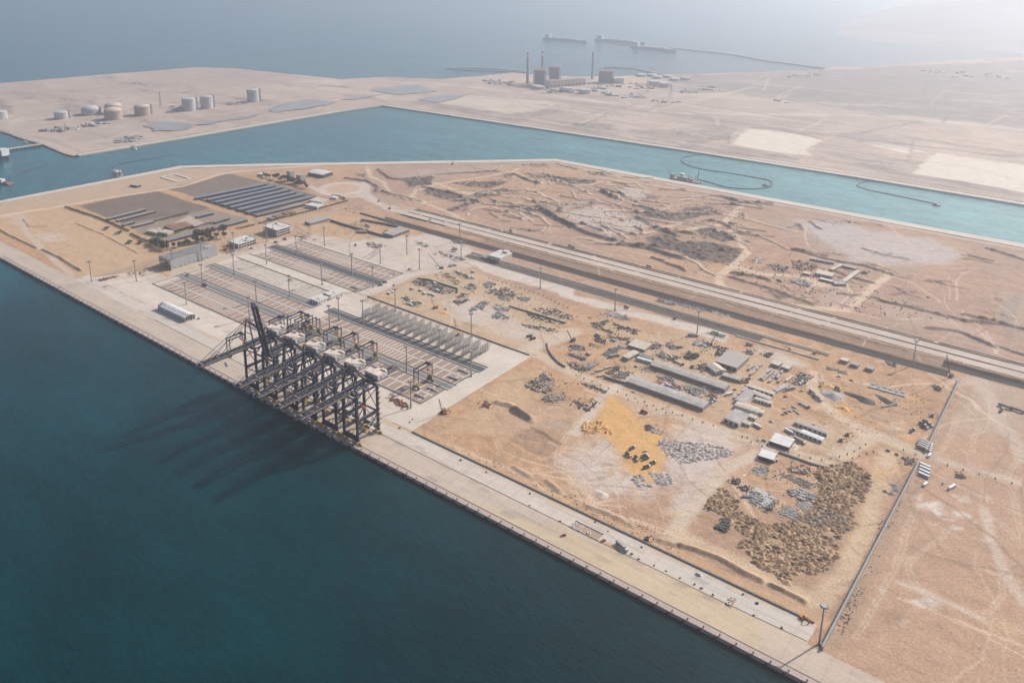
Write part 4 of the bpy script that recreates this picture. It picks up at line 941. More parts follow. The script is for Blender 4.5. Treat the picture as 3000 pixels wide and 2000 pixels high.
    w_.build('walkway', WALK, boom)
    c_ = MB()
    for q in range(2, 68, 6): c_.beam((-3.4,-q,.7),(3.4,-q,.7),.65,.8)
    for q in range(2, 62, 12): c_.beam((-3.2,-q,1.0),(3.2,-q-6,1.0),.35); c_.beam((3.2,-q-6,1.0),(-3.2,-q-12,1.0),.35)
    tag(c_.build('cross_tie', WALK, boom), kind='stuff')
    for y in (-41,-61):
        b_ = MB()
        for x in (-3.4,3.4): b_.beam((x,y-2.2,1.0),(x,y,3.8),.5).beam((x,y+2.2,1.0),(x,y,3.8),.5)
        b_.beam((-3.4,y,3.8),(3.4,y,3.8),.4); b_.build('stay_bracket', NAVY, boom)
    st = MB()
    for x in (-1,1):
        if not raised:
            st.beam((x*2.4,WS,AX),(x*3.4,WS-1.8-61,ZG+3.6),.42); st.beam((x*2.4,WS,AX),(x*3.4,WS-1.8-41,ZG+3.6),.42)
        else:
            st.beam((x*2.4,WS,AX),(x*3.4,WS-9,ZG+38),.36); st.beam((x*2.4,WS,AX),(x*3.4,WS-12,ZG+58),.36)
    st.build('forestay', STAY, t)
    bs = MB()
    for x in (-1,1): bs.beam((x*2.4,WS,AX),(x*3.4,50,ZG+2.6),.5)
    bs.beam((0,20,ZG+17.2),(0,20,ZG+4),.14).beam((0,32,ZG+13),(0,32,ZG+4),.14)
    bs.build('backstay', STAY, t)
    hs_ = MB(); hs_.quad_box((0,24.5,61.4), 20.4, 14.2, 5.2); ho = hs_.build('machinery_house', HWALL, t)
    rf = MB(); rf.prism([(-10.4,17.1),(10.4,17.1),(10.4,29.2),(-10.4,29.2)], 66.6, 67.0)
    rf.prism([(-10.4,29.2),(-3.2,29.2),(-3.2,31.9),(-10.4,31.9)], 66.6, 68.4); rf.prism([(3.0,29.2),(10.4,29.2),(10.4,31.9),(3.0,31.9)], 66.6, 68.4)
    rf.prism([(-3.2,29.2),(3.0,29.2),(3.0,31.9),(-3.2,31.9)], 66.6, 66.95); rf.build('roof', CREAM, ho)
    rr = MB()
    for a, b in (((-10.4,17.2),(10.4,17.2)),((10.4,17.2),(10.4,29)),((-10.4,17.2),(-10.4,29))): rr.beam((*a,68),(*b,68),.1)
    for q in range(6): rr.beam((-10.4+4.16*q,17.2,67),(-10.4+4.16*q,17.2,68),.1)
    rr.build('roof_rail', STAY, ho)
    ft = MB(); ft.quad_box((0,16.0,60.9), 21, 2.2, .2); ft.quad_box((0,24.5,60.6), 21.4, 15.2, .6); ft.quad_box((-2,15.6,61.1),10,1.2,2.6); ft.build('house_deck', NAVY2, ho)
    ms = [MB(), MB(), MB()]; letters(ms, 'RCT', (20.6,62.6), 2.7, 2.4, 1.9, 10.26, .5)
    for q, m_ in zip(ms, (BLUEL, REDL, BLUEL)): q.build('lettering', m_, ho)
    tr = MB(); tr.quad_box((0,4,55.2), 6.6, 6, 1.6); tr.quad_box((2.2,8.5,53.0), 2.4, 3, 2.6); tr.build('trolley', HWALL, t)
    ro = MB()
    for x in (-2.6,2.6):
        for y in (2.4,5.6): ro.beam((x,y,55),(x,y,33),.1)
    ro.build('hoist_rope', STAY, t)
    sp_ = MB(); sp_.quad_box((0,4,31.2), 6.2, 2.4, .9); sp_.quad_box((0,4,32.1), 3, 2, 1.0); sp_.build('spreader', ORNG, t)
    sw = MB()                                                       # stair tower up the landside leg
    for k in range(17):
        z = 4 + 3.2*k; a, b = (LS-1.2, LS+2.2) if k % 2 else (LS+2.2, LS-1.2)
        sw.beam((HX+1.9,a,z),(HX+1.9,b,z+3.2),.9,.16); sw.quad_box((HX+1.9,b,z+3.1), 1.3, 1.6, .12); sw.beam((HX+2.4,a,z+1),(HX+2.4,b,z+4.2),.1)
    sw.build('stair', WALK, t)
    rl = MB(); rl.cyl((HX+1.0,-3,10.6), 2.5, .7, 18, axis='x'); rl.cyl((HX+.9,-3,10.6), .8, .9, 10, axis='x'); rl.build('cable_reel', YEL, t)
    el = MB(); el.quad_box((HX-2,7,12.6), 3, 5, 2.4); el.quad_box((-HX+2,7,12.6), 2.4, 3, 2.2); el.build('electrical_box', HWALL, t)
    fl = MB()
    for x in (-HX,HX): fl.quad_box((x,WS-1.2,56), 1.3, .9, 1.1)
    fl.build('floodlight', WHITEP, t)
    return t
CR_LAB = ['navy quay crane at the east end, letters clear on its white machinery house','navy quay crane with lowered boom, second from the east end','navy quay crane with lowered boom, third from the east end','navy quay crane with lowered boom, next east of the raised boom','navy quay crane with its boom raised almost upright','navy quay crane at the west end of the row, boom lowered']
CRX = (-604, -637.5, -671.5, -704, -741, -776)
c0 = sts(CR_LAB[0]); c0.location = (CRX[0], 549.3, .35)
for k in (1, 2, 3, 5): dup(c0, (CRX[k], 549.3, .35), 0, CR_LAB[k])
c4 = sts(CR_LAB[4], True); c4.location = (CRX[4], 549.3, .35)
def shift_load(names, roots, offs, axis=1):
    for r, d in zip(roots, offs):
        for c in kids(r):
            if c.name.split('.')[0] in names: c.location[axis] += d
shift_load(('trolley','spreader','hoist_rope'), [o for o in bpy.data.objects if o.name.startswith('ship_to_shore_crane')], (0, 9, -7, 14, 4, -10))

# ================================================================== RUBBER TYRED YARD CRANES
DGREY = mat('power_pack_grey', (.075,.085,.08), .6, 0, .2, 1)
def rtg(label):
    t = thing('yard_gantry_crane', label, 'crane', group='yard gantry cranes over the container rows')
    Y0, X0, ZT = 12.4, 3.6, 23.5
    for y in (-Y0, Y0):
        for x in (-X0, X0):
            mb = MB(); mb.beam((x,y,11),(x,y,ZT),.85,1.0); lg = mb.build('leg', NAVY, t)
            mb = MB(); mb.beam((x,y,2.2),(x,y,11),.85,1.0); mb.build('lower_leg', YEL, lg)
            for q in (-1.1, 1.1):
                mb = MB(); mb.cyl((x+q, y-.4, .85), .85, .8, 12, axis='y'); mb.build('wheel', TYRE, t)
        mb = MB(); mb.beam((-X0-2,y,2.2),(X0+2,y,2.2),1.0,1.2); mb.build('sill_beam', NAVY2, t)
        mb = MB(); mb.beam((-X0,y,ZT-1),(X0,y,ZT-1),.7,1.0); mb.build('end_tie', NAVY, t)
    for x in (-X0, X0):
        mb = MB(); mb.beam((x,-Y0-.8,ZT+.6),(x,Y0+.8,ZT+.6),1.0,1.5); gi = mb.build('girder', NAVY, t)
        mb = MB(); mb.quad_box((x*1.32,0,ZT+.6), .9, 2*Y0, .1); mb.beam((x*1.42,-Y0,ZT+1.8),(x*1.42,Y0,ZT+1.8),.1); mb.build('walkway', WALK, gi)
    mb = MB(); mb.quad_box((0,8.6,ZT+1.4), 8.4, 5, .7); mb.quad_box((-1.6,8.4,ZT+2.1), 2.2, 3.2, 1.5); mb.quad_box((1.8,9,ZT+2.1), 1.6, 2.0, 1.9); mb.cyl((0,7.4,ZT+2.5), .7, 3, 10, axis='x'); mb.build('trolley', NAVY2, t)
    mb = MB(); mb.quad_box((2.2,6.0,ZT-3.4), 2.0, 2.4, 2.3); mb.build('operator_cab', HWALL, t)
    mb = MB(); mb.quad_box((0,9.2,16.2), 5.2, 2.2, .8); mb.quad_box((0,9.2,17.0), 2.4, 1.8, .9); mb.build('spreader', ORNG, t)
    mb = MB(); [mb.beam((x,9.2+y,17),(x,9.2+y,ZT),.09) for x in (-2,2) for y in (-.8,.8)]; mb.build('hoist_rope', STAY, t)
    mb = MB(); mb.quad_box((0,Y0,3.0), 5.2, 1.9, 4.2); mb.quad_box((0,Y0,7.2), 3.4, 1.5, 1.2); mb.build('power_pack', DGREY, t)
    mb = MB(); mb.quad_box((0,-Y0,2.9), 3.0, 1.4, 2.3); mb.build('control_cabinet', DGREY, t)
    mb = MB(); 
    for k in range(5):
        a, b = (-1.5,1.5) if k % 2 else (1.5,-1.5); mb.beam((a,-Y0-1,3+3.9*k),(b,-Y0-1,6.9+3.9*k),.6,.12)
    mb.build('stair', WALK, t)
    return t
RT = ((-626,672.6,'navy and yellow yard gantry crane standing alone at the east end of the container row'),(-719.5,671,'navy and yellow yard gantry crane, easternmost of the bunch behind the quay cranes'),(-756.5,673,'navy and yellow yard gantry crane just west of the easternmost of the bunch'),(-788,672,'navy and yellow yard gantry crane midway along the bunch behind the quay cranes'),(-831,672,'navy and yellow yard gantry crane, eastern one of the three parked close together'),(-847.5,673,'navy and yellow yard gantry crane, middle one of the three parked close together'),(-862,672,'navy and yellow yard gantry crane, western one of the three parked close together'),(-872,649,'navy and yellow yard gantry crane on the row nearest the quay'),(-871,580,'navy and yellow yard gantry crane on the apron west of the quay cranes'))
q0 = rtg(RT[0][2]); q0.location = (RT[0][0], RT[0][1], .15)
for x, y, l in RT[1:]: dup(q0, (x, y, .15), 0, l)
shift_load(('trolley','operator_cab','spreader','hoist_rope'), [o for o in bpy.data.objects if o.name.startswith('yard_gantry_crane')], (0, -1.5, -.5, -3, -14, -2, 0, -5, -1))

# ================================================================== FLOODLIGHT MASTS
MAST = mat('mast_steel', (.30,.30,.305), .5, .3, .1, 1); LAMP = mat('lamp_grey', (.20,.20,.20), .5)
def mast(label):
    t = thing('floodlight_mast', label, 'light mast', group='floodlight masts around the terminal')
    MB().cyl((0,0,0), .9, 33.5, 10, .55).build('pole', MAST, t)
    mb = MB(); mb.cyl((0,0,0), 1.1, .9, 8); mb.quad_box((1.2,-.5,0), 1.0, .8, 1.5); mb.build('base', mat('mast_base', (.36,.34,.31), .9), t)
    mb = MB(); mb.cyl((0,0,33.3), 1.8, .5, 12, 2.3); mb.cyl((0,0,35.0), 2.3, .15, 12)
    for k in range(8): a = k*math.pi/4; mb.beam((1.7*math.cos(a),1.7*math.sin(a),33.6),(1.8*math.cos(a),1.8*math.sin(a),35.1),.12)
    cr = mb.build('crown', MAST, t)
    mb = MB()
    for k in range(8): a = k*math.pi/4+.2; mb.quad_box((2.5*math.cos(a),2.5*math.sin(a),33.9), .8, 1.2, 1.0, a)
    mb.build('lamp', LAMP, cr)
    return t
ML = [('M',940,905,'beside the east fence at the end of the apron'),('D',632,530,'westernmost, beside the red stack and the dark access road'),('D',940,525,'beside the half dug trench west of the scaffolded building'),('D',1285,685,'in front of the white roofed shed on the apron edge'),
 ('a',262,1215,'at the near corner of the scaffolded building'),('a',595,1118,'against the middle of the scaffolded facade'),('a',966,1004,'in front of the two storey concrete frame'),('a',1338,896,'in front of the three storey concrete frame'),('a',1338,1152,'at the south end of the upper paving block'),('a',1682,1040,'on the dark lane of the upper paving block'),('a',2003,940,'beside the rubble field north of the upper block'),('a',2320,1275,'midway along the upper dark lane'),
 ('a',966,1272,'on the worn lane behind the scaffolded building'),('a',602,1392,'at the west end of the lower worn lane'),('a',1972,1387,'on the bare strip between lower and upper blocks'),('a',1600,1525,'on the worn lane beside the white huts'),('a',1222,1590,'in the paver rows behind the raised boom'),
 ('b',840,836,'at the north edge of the upper paving block'),('b',514,945,'on the dark lane near its east end'),('b',1145,722,'on the whitish unfinished paving'),('b',1290,892,'beside the orange dirt heap at the cross road'),('b',757,1102,'at the east end of the upper dark lane'),('b',172,1072,'on the bare strip above the white huts'),('b',1013,1377,'behind the western container racks'),('b',1750,585,'beside the rubble by the long dark trench'),('b',1768,800,'near the stacked formwork west of the pump house'),
 ('c',1178,888,'behind the middle container racks'),('c',438,1287,'on the runway between the quay cranes and the racks'),('c',813,1080,'on the dark asphalt lane below the racks'),('c',1178,1342,'at the east end of the dark asphalt lane'),('E',480,1400,'beside the rusty gear stack behind the quay cranes'),('c',1970,336,'on the white strip beside the western basin'),
 ('d',553,197,'on the white strip above the hairpin lane'),('d',1498,468,'on the white strip near the grey slab'),('j',2250,1450,'beside the long dark trench in the east'),('E',150,815,'between the container racks in the west'),('c',-340,700,'at the cross road below the white huts')]
m0 = None
for (tl, x, y, tx) in ML:
    p = W(tl, x, y); lb = 'tall grey floodlight mast ' + tx
    if m0 is None: m0 = mast(lb); m0.location = (*p, .1)
    else: dup(m0, (*p, .1), random.uniform(0,3), lb)
MS = [(-945.2,654.3,'tall grey floodlight mast behind the westernmost quay crane'),(-833.3,706.3,'tall grey floodlight mast behind the machinery houses of the quay cranes')]
for x, y, lb in MS: dup(m0, (x, y, .1), 1, lb)
# ================================================================== BUILDINGS
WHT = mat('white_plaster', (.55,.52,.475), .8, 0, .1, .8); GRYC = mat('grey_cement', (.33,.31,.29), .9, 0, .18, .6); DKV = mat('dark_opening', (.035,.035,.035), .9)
SHEETG = mat('grey_roof_sheet', (.34,.31,.285), .65, 0, .2, .3, var2=.2, scale2=.07); SHEETB = mat('beige_roof_sheet', (.49,.425,.345), .7, 0, .18, .35, var2=.16, scale2=.08); SHEETD = mat('dark_roof_sheet', (.19,.175,.17), .7, 0, .2, .4)
WALLD = mat('weathered_wall', (.21,.20,.19), .85, 0, .2, .5); SCAF = mat('scaffold_mesh', (.40,.39,.375), .8, 0, .16, .7); SHEETW = mat('white_roof_sheet', (.60,.585,.56), .55, 0, .12, .4, var2=.1, scale2=.1)
BLUEG = mat('blue_grey_panel', (.20,.235,.28), .35, .2, .1, .3); HEDGE = None; BRICKR = mat('red_brown_roof', (.22,.115,.07), .85, 0, .2, .6); GREEN = mat('green_sheet', (.10,.16,.11), .7, 0, .15, .6)
SAMPLE = {}
def ang(p, q): return math.atan2(q[1]-p[1], q[0]-p[0])
def shed(name, label, cat, p, q, wid, h, roof, wall, rise=.8, bays=None, group=None, openings=0, z0=.05, slab=None, overs=.5):
    """long single storey building from ground point p to q (its long axis), roof in bays, openings along one long side"""
    L = math.dist(p, q); a = ang(p, q); c = ((p[0]+q[0])/2, (p[1]+q[1])/2, z0)
    t = thing(name, label, cat, c, a, group)
    MB().quad_box((0,0,0), L, wid, h).build('wall', wall, t)
    bays = bays or max(1, int(L/14)); bl = L/bays
    for k in range(bays):
        mb = MB(); x = -L/2 + bl*(k+.5); dz = random.uniform(-.07,.07)
        if rise > .05: mb.gable((x,0,h+.05+dz), bl-.25, wid, .12, rise, 0, overs if bays == 1 else 0); 
        else: mb.quad_box((x,0,h+.05+dz), bl-.25, wid+2*overs, .28)
        mb.build('roof_panel', roof, t)
    for k in range(openings):
        x = -L/2 + L*(k+.5)/openings
        mb = MB(); mb.quad_box((x,-wid/2-.03,.5), L/openings*.55, .1, h*.62); mb.build('opening', DKV, t)
        mb = MB(); mb.quad_box((x,wid/2+.03,.5), L/openings*.55, .1, h*.62); mb.build('opening', DKV, t)
    return t
def hut(name, label, cat, c, sx, sy, h, rz, roof, wall, group=None, flat=True, doors=2, extras=0):
    t = thing(name, label, cat, (c[0], c[1], .05), rz, group)
    MB().quad_box((0,0,0), sx, sy, h).build('wall', wall, t)
    mb = MB(); mb.quad_box((0,0,h), sx+.5, sy+.5, .3) if flat else mb.gable((0,0,h), sx, sy, .1, min(sx,sy)*.16, 0, .4); rf = mb.build('roof', roof, t)
    for k in range(doors):
        x = -sx/2 + sx*(k+.5)/max(doors,1)
        MB().quad_box((x,-sy/2-.03,.6), min(1.6,sx/doors*.5), .1, h*.5).build('window', DKV, t); MB().quad_box((x,sy/2+.03,.6), min(1.6,sx/doors*.5), .1, h*.5).build('window', DKV, t)
    for k in range(max(1,int(sy/5))): MB().quad_box((sx/2+.03,-sy/2+sy*(k+.5)/max(1,int(sy/5)),.8), .1, 1.5, h*.45).build('window', DKV, t)
    for k in range(extras): MB().quad_box((random.uniform(-.35,.35)*sx, random.uniform(-.35,.35)*sy, h+.3), 1.4, 1.1, .9).build('roof_unit', GRYC, rf)
    return t
# scaffolded terminal building
def scaffold_building():
    a = W('a',230,1225); x1, x0, y0, y1, h = a[0]+.5, a[0]-34, 689, 779, 17
    t = thing('scaffolded_building', 'long grey concrete building wrapped in scaffolding, roof frame still open', 'building', ((x0+x1)/2, (y0+y1)/2, .05))
    sx, sy = x1-x0, y1-y0
    MB().quad_box((1.5,4,0), sx-4, sy-9, h-.8).build('wall', WALLD, t)
    mb = MB(); mb.quad_box((0,0,h-.8), sx-1.5, sy-1.5, .5); rf = mb.build('roof', GRYC, t)
    for k in range(17):
        y = -sy/2+2.5 + (sy-5)*k/16; m_ = MB(); m_.beam((-sx/2+1,y,h+.5),(sx/2-1,y,h+.5),.5,.9); m_.beam((-sx/2+1,y,h),(-sx/2+1,y,h+.9),.5); m_.build('roof_truss', SCAF, rf)
    for x in (-sx/2+4,-sx/6,sx/6,sx/2-4): MB().beam((x,-sy/2+1,h+1.2),(x,sy/2-1,h+1.2),.45,.6).build('purlin', SCAF, rf)
    MB().quad_box((6,sy/2-9,h-.2), 16, 12, .6).build('finished_slab', WHT, rf)
    me = MB().quad_box((0,0,0), .35, sy/14-.22, h/6-.12).mesh('scaffold_panel'); me.materials.append(SCAF)
    me2 = MB().quad_box((0,0,0), sx/6-.22, .35, h/6-.12).mesh('scaffold_panel'); me2.materials.append(SCAF)
    for k in range(14):
        for r in range(6):
            o = bpy.data.objects.new('scaffold_panel', me); COL.objects.link(o); o.parent = t
            o.location = (sx/2 + random.uniform(-.15,.2), -sy/2+sy*(k+.5)/14, h*r/6+.1)
    for k in range(6):
        for r in range(6):
            o = bpy.data.objects.new('scaffold_panel', me2); COL.objects.link(o); o.parent = t; o.location = (-sx/2+sx*(k+.5)/6, sy/2, h*r/6+.1)
            if r >= 5 or (k in (0, 5) and r > 2):
                o = bpy.data.objects.new('scaffold_panel', me2); COL.objects.link(o); o.parent = t; o.location = (-sx/2+sx*(k+.5)/6, -sy/2, h*r/6+.1)
    for k in range(9): MB().quad_box((sx/2+.28,-sy/2+9+8.6*k,1.7), .12, 1.6, 2.2).build('window', DKV, t)
    for k in range(7): MB().beam((-sx/2+sx*k/6,-sy/2+.6,0),(-sx/2+sx*k/6,-sy/2+.6,h),.6).build('column', GRYC, t)
    for z in (5.6, 11.2): MB().quad_box((0,-sy/2+2.2,z), sx-1, 4, .5).build('floor_slab', GRYC, t)
scaffold_building()
def frame_building(name, label, corners, tile, h, storeys):
    r = [W(tile, x, y, h) for x, y in corners]                      # roof corners: near, right, far, left
    c = (sum(p[0] for p in r)/4, sum(p[1] for p in r)/4)
    sx = (abs(r[1][0]-r[3][0]) + abs(r[0][0]-r[2][0]))/2; xs_ = [p[0] for p in r]; ys_ = [p[1] for p in r]
    sx = (max(xs_)-min(xs_))*.93; sy = (max(ys_)-min(ys_))*.93
    t = thing(name, label, 'building', (c[0], c[1], .05)); fh = h/storeys
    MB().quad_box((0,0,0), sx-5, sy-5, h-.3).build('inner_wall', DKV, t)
    for s in range(1, storeys+1):
        MB().quad_box((0,0,fh*s-.9), sx, sy, .9).build('floor_slab' if s < storeys else 'roof', WHT, t)
    nx, ny = max(3, int(sx/6)), max(3, int(sy/6))
    for k in range(nx+1):
        for y in (-sy/2+.6, sy/2-.6): MB().beam((-sx/2+.6+(sx-1.2)*k/nx,y,0),(-sx/2+.6+(sx-1.2)*k/nx,y,h-.4),.6).build('column', WHT, t)
    for k in range(1, ny):
        for x in (-sx/2+.6, sx/2-.6): MB().beam((x,-sy/2+.6+(sy-1.2)*k/ny,0),(x,-sy/2+.6+(sy-1.2)*k/ny,h-.4),.6).build('column', WHT, t)
    for k in range(9): MB().quad_box((random.uniform(-.4,.4)*sx, random.uniform(-.4,.4)*sy, h), random.uniform(1,4), random.uniform(1,4), random.uniform(.4,1.6)).build('roof_material', random.choice((GRYC,WHT,DKV,SHEETB)), t)
    for (a_, b_, e_, f_) in ((0,-sy/2+.2,sx,.3),(0,sy/2-.2,sx,.3),(-sx/2+.2,0,.3,sy),(sx/2-.2,0,.3,sy)): MB().quad_box((a_,b_,h), e_, f_, .9).build('parapet', WHT, t)
    return t
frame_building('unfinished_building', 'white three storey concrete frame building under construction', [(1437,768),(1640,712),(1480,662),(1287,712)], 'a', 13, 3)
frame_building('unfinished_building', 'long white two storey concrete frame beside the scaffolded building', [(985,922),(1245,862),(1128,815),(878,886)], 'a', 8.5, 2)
shed('grey_building', 'low grey flat roofed concrete building beside the tree hedge road', 'building', W('a',1808,700), W('a',2030,640), 18, 4.5, GRYC, WALLD, 0, 1)
# contractor walls and canopy north of the yard
def wall_line(name, label, pts, h, w, m, seg=8, cat='wall', group=None, z=.05):
    t = thing(name, label, cat, (pts[0][0], pts[0][1], z), 0, group)
    for p, q in zip(pts, pts[1:]):
        L = math.dist(p, q); n = max(1, int(L/seg)); a = ang(p, q)
        me = MB().quad_box((0,0,0), L/n-.12, w, h).mesh('wall_panel'); me.materials.append(m)
        for k in range(n):
            f = (k+.5)/n; o = bpy.data.objects.new('wall_panel', me); COL.objects.link(o); o.parent = t
            o.location = (p[0]+(q[0]-p[0])*f-pts[0][0], p[1]+(q[1]-p[1])*f-pts[0][1], random.uniform(-.06,.02)); o.rotation_euler = (0,0,a)
    return t
DWALL = mat('dark_concrete', (.10,.098,.095), .9, 0, .2, .6)
wall_line('retaining_wall', 'dark retaining wall running from the grey flat building to the canopy', P('b','265,345 420,395 580,440 720,480 860,522 945,540'), 4.0, 1.2, DWALL, 9)
wall_line('retaining_wall', 'dark stepped wall above the unfinished paving, west of the canopy', P('b','625,335 760,360 900,385 1040,412'), 3.2, 4.5, DWALL, 9)
wall_line('retaining_wall', 'dark wall at the head of the long trench', P('b','610,258 800,310 1000,365'), 2.4, 4, DWALL, 9)
shed('canopy', 'wide grey canopy roof at the end of the dark retaining wall', 'canopy', W('b',925,495,5), W('b',1110,425,5), 26, 5, SHEETG, DWALL, 0, 4)
shed('canopy', 'small brown plank roof beside the dark retaining wall', 'canopy', W('b',580,470), W('b',690,475), 12, 3, BRICKR, DWALL, 0, 2)
# white roofed shed on the apron
def apron_shed():
    x0, x1, y0, y1, h = -1078, -1007, 590.5, 606, 6.5
    t = thing('apron_shed', 'long white roofed shed standing alone on the western apron', 'shed', ((x0+x1)/2, (y0+y1)/2, .25)); sx, sy = x1-x0, y1-y0
    mb = MB(); mb.quad_box((0,-sy/2,0), sx, .4, h); mb.build('wall', SCAF, t); mb = MB(); mb.quad_box((0,sy/2,0), sx, .4, h); mb.build('wall', SCAF, t)
    MB().quad_box((-sx/2,0,0), .4, sy, h).build('end_wall', SCAF, t)
    for k in range(8):
        x = -sx/2 + sx*(k+.5)/8
        for s in (-1,1):
            mb = MB(); n = 0; a_, b_ = x-sx/16+.08, x+sx/16-.08
            mb.v = [(a_,s*(sy/2+.5),h),(b_,s*(sy/2+.5),h),(b_,0,h+2.6),(a_,0,h+2.6),(a_,s*(sy/2+.5),h+.2),(b_,s*(sy/2+.5),h+.2),(b_,0,h+2.8),(a_,0,h+2.8)]
            mb.f = [(0,1,2,3),(4,7,6,5),(0,4,5,1),(2,6,7,3),(1,5,6,2),(0,3,7,4)]; rp = mb.build('roof_panel', SHEETW, t)
            mb = MB(); z_ = h+1.45; mb.v = [(x-1.1,s*(sy*.30),h+1.22),(x+1.1,s*(sy*.30),h+1.22),(x+1.1,s*(sy*.2),h+1.9),(x-1.1,s*(sy*.2),h+1.9)]; mb.v = [(a,b,c+.13) for a,b,c in mb.v]; mb.f = [(0,1,2,3)]; mb.build('skylight', BLUEG, rp)
    for k in range(5): MB().beam((sx/2,-sy/2+sy*k/4,0),(sx/2,-sy/2+sy*k/4,h+(2.4 if k == 2 else 1.0)),.4).build('column', SHEETW, t)
apron_shed()
hut('site_office', 'white flat roofed hut with roof units beside the worn lane, the southern one', 'hut', W('b',155,1255), 18, 26, 5, 0, WHT, WHT, 'white huts at the cross road', True, 3, 5)
hut('site_office', 'white flat roofed hut with roof units, the northern one at the cross road', 'hut', W('b',292,1205), 18, 26, 5, 0, WHT, WHT, 'white huts at the cross road', True, 3, 5)
# pump house and pipework
ph = hut('pump_house', 'white flat roofed pump house beside the long dark trench', 'building', W('b',2215,765), 26, 34, 7, 0, WHT, WHT, None, True, 3, 4)
MB().quad_box((4,12,7.3), 10, 8, 3).build('upper_storey', WHT, ph)
t = thing('pipe_rack', 'row of grey pipes and pumps on the west side of the pump house', 'pipes', (*W('b',2115,770), .05))
for k in range(8): MB().cyl((-14+4*k,-9,1.4), .9, 18, 8, axis='y').build('pipe', GRYC, t)
for k in range(5): MB().beam((-16,-8+4*k,.5),(17,-8+4*k,.5),.8).build('support', DWALL, t)
# compound warehouses
shed('warehouse', 'long grey roofed open warehouse, the southern of the pair by the posts road', 'warehouse', (-436,838.5), (-337,838.5), 18.5, 4.6, SHEETG, WALLD, .7, 11, 'long grey warehouses')
w2a, w2b = W('d',985,795,4.6), W('d',1870,1050,4.6)
shed('warehouse', 'long grey roofed open warehouse, the northern of the pair in the compound', 'warehouse', (w2a[0],w2a[1]+2), (w2b[0],w2a[1]+2), 15.5, 4.6, SHEETG, WALLD, .7, 11, 'long grey warehouses')
shed('plank_shed', 'pale flat roofed shed at the western compound entrance', 'shed', W('d',670,765), W('d',805,690), 9, 4, SHEETB, WALLD, 0, 2)
shed('wall_shed', 'narrow dark lean-to along the compound wall west of the warehouse', 'shed', W('d',830,715), W('d',985,775), 7, 3.4, SHEETD, DWALL, 0, 2)
shed('white_trailer_row', 'row of white trailers with dark roofs before the northern warehouse', 'trailer', W('d',810,755), W('d',975,805), 4, 3.4, SHEETW, WHT, 0, 6)
br = [W('d',x,y,6) for x, y in ((1700,775),(1950,850),(2110,718),(1868,640))]
t = thing('storage_hall', 'large square flat grey brown roofed storage hall in the compound', 'hall', (sum(p[0] for p in br)/4, sum(p[1] for p in br)/4, .05))
bx = max(p[0] for p in br)-min(p[0] for p in br); by = max(p[1] for p in br)-min(p[1] for p in br); bx *= .97; by *= .97
MB().quad_box((0,0,0), bx-1, by-1, 5.6).build('wall', WALLD, t)
for k in range(7): MB().quad_box((-bx/2+bx*(k+.5)/7,0,5.6+random.uniform(-.03,.03)), bx/7-.15, by, .35).build('roof_panel', mat('brown_grey_sheet', (.36,.315,.285), .6, 0, .08, .3), t)
for k in range(4): MB().quad_box((-bx/2+bx*(k+.5)/4,-by/2+.42,0.3), bx/7, .1, 4.2).build('opening', DKV, t)
hut('workshop', 'white gable roofed workshop turned at an angle beside the square storage hall', 'workshop', W('d',1718,885), 20, 15, 4.2, math.radians(-32), SHEETB, WHT, None, False, 4)
shed('store_shed', 'grey flat shed below the angled white workshop', 'shed', W('d',1790,950), W('d',2000,1010), 9, 3.6, SHEETG, WALLD, .2, 3)
shed('roof_strip_shed', 'pale shed with four stepped roof strips in the scrap yard', 'shed', W('d',795,650), W('d',885,580), 24, 4, SHEETB, WALLD, 0, 4)
shed('cabin_row', 'long row of white site cabins with dark fronts below the container park', 'cabin', W('e',150,600), W('e',465,705), 6, 3.2, SHEETB, WHT, 0, 6, None, 6)
shed('cabin_row', 'pale roofed cabin row stepping down to the compound lane', 'cabin', W('e',470,670), W('e',620,590), 5, 3.2, SHEETG, WHT, 0, 3)
shed('office_wing', 'north wing of the beige roofed office court', 'office', W('e',200,680), W('e',415,765), 8, 3.8, SHEETB, WHT, .4, 4, 'wings of the beige office court', 5)
shed('office_wing', 'middle wing of the beige roofed office court, over its veranda', 'office', W('e',235,750), W('e',440,815), 6, 3.2, SHEETB, WHT, .3, 3, 'wings of the beige office court', 5)
shed('office_wing', 'south wing of the beige roofed office court, beside the grey hall', 'office', W('e',20,820), W('e',285,905), 11, 4, SHEETB, WHT, .6, 3, 'wings of the beige office court')
shed('office_wing', 'west wing of the office court, its roof in two grey strips', 'office', W('e',60,800), W('e',200,670), 12, 4, SHEETG, WHT, .3, 2, 'wings of the beige office court')
br = [W('d',x,y,5) for x, y in ((1815,1432),(1985,1500),(2100,1378),(1925,1310))]
shed('office_hall', 'grey hall with a two part roof at the corner of the office court', 'hall', ((br[3][0]+br[0][0])/2,(br[3][1]+br[0][1])/2), ((br[1][0]+br[2][0])/2,(br[1][1]+br[2][1])/2), math.dist(br[0],br[3])*.95, 5, SHEETG, WHT, .3, 2, None, 3)
for k, (x, y) in enumerate(((215,965),(150,1035),(300,905))): hut('guard_cabin', ['small beige roofed cabin beside the office court lane, middle one','small beige roofed cabin at the office court gate','small beige roofed cabin at the top of the office court row'][k], 'cabin', W('e',x,y), 9, 7, 3.2, 0, SHEETB, WHT, 'small cabins of the office court', True, 2)
shed('site_cabin', 'long white site cabin with grey roof, rear one of the cabin camp', 'cabin', W('e',700,1020), W('e',1080,1160), 7, 3.6, SHEETG, WHT, .3, 6, 'cabin camp by the curve', 7)
shed('site_cabin', 'long white site cabin with pale roof, front one of the cabin camp', 'cabin', W('e',770,1135), W('e',1025,1235), 8, 3.6, SHEETW, WHT, .3, 4, 'cabin camp by the curve', 5)
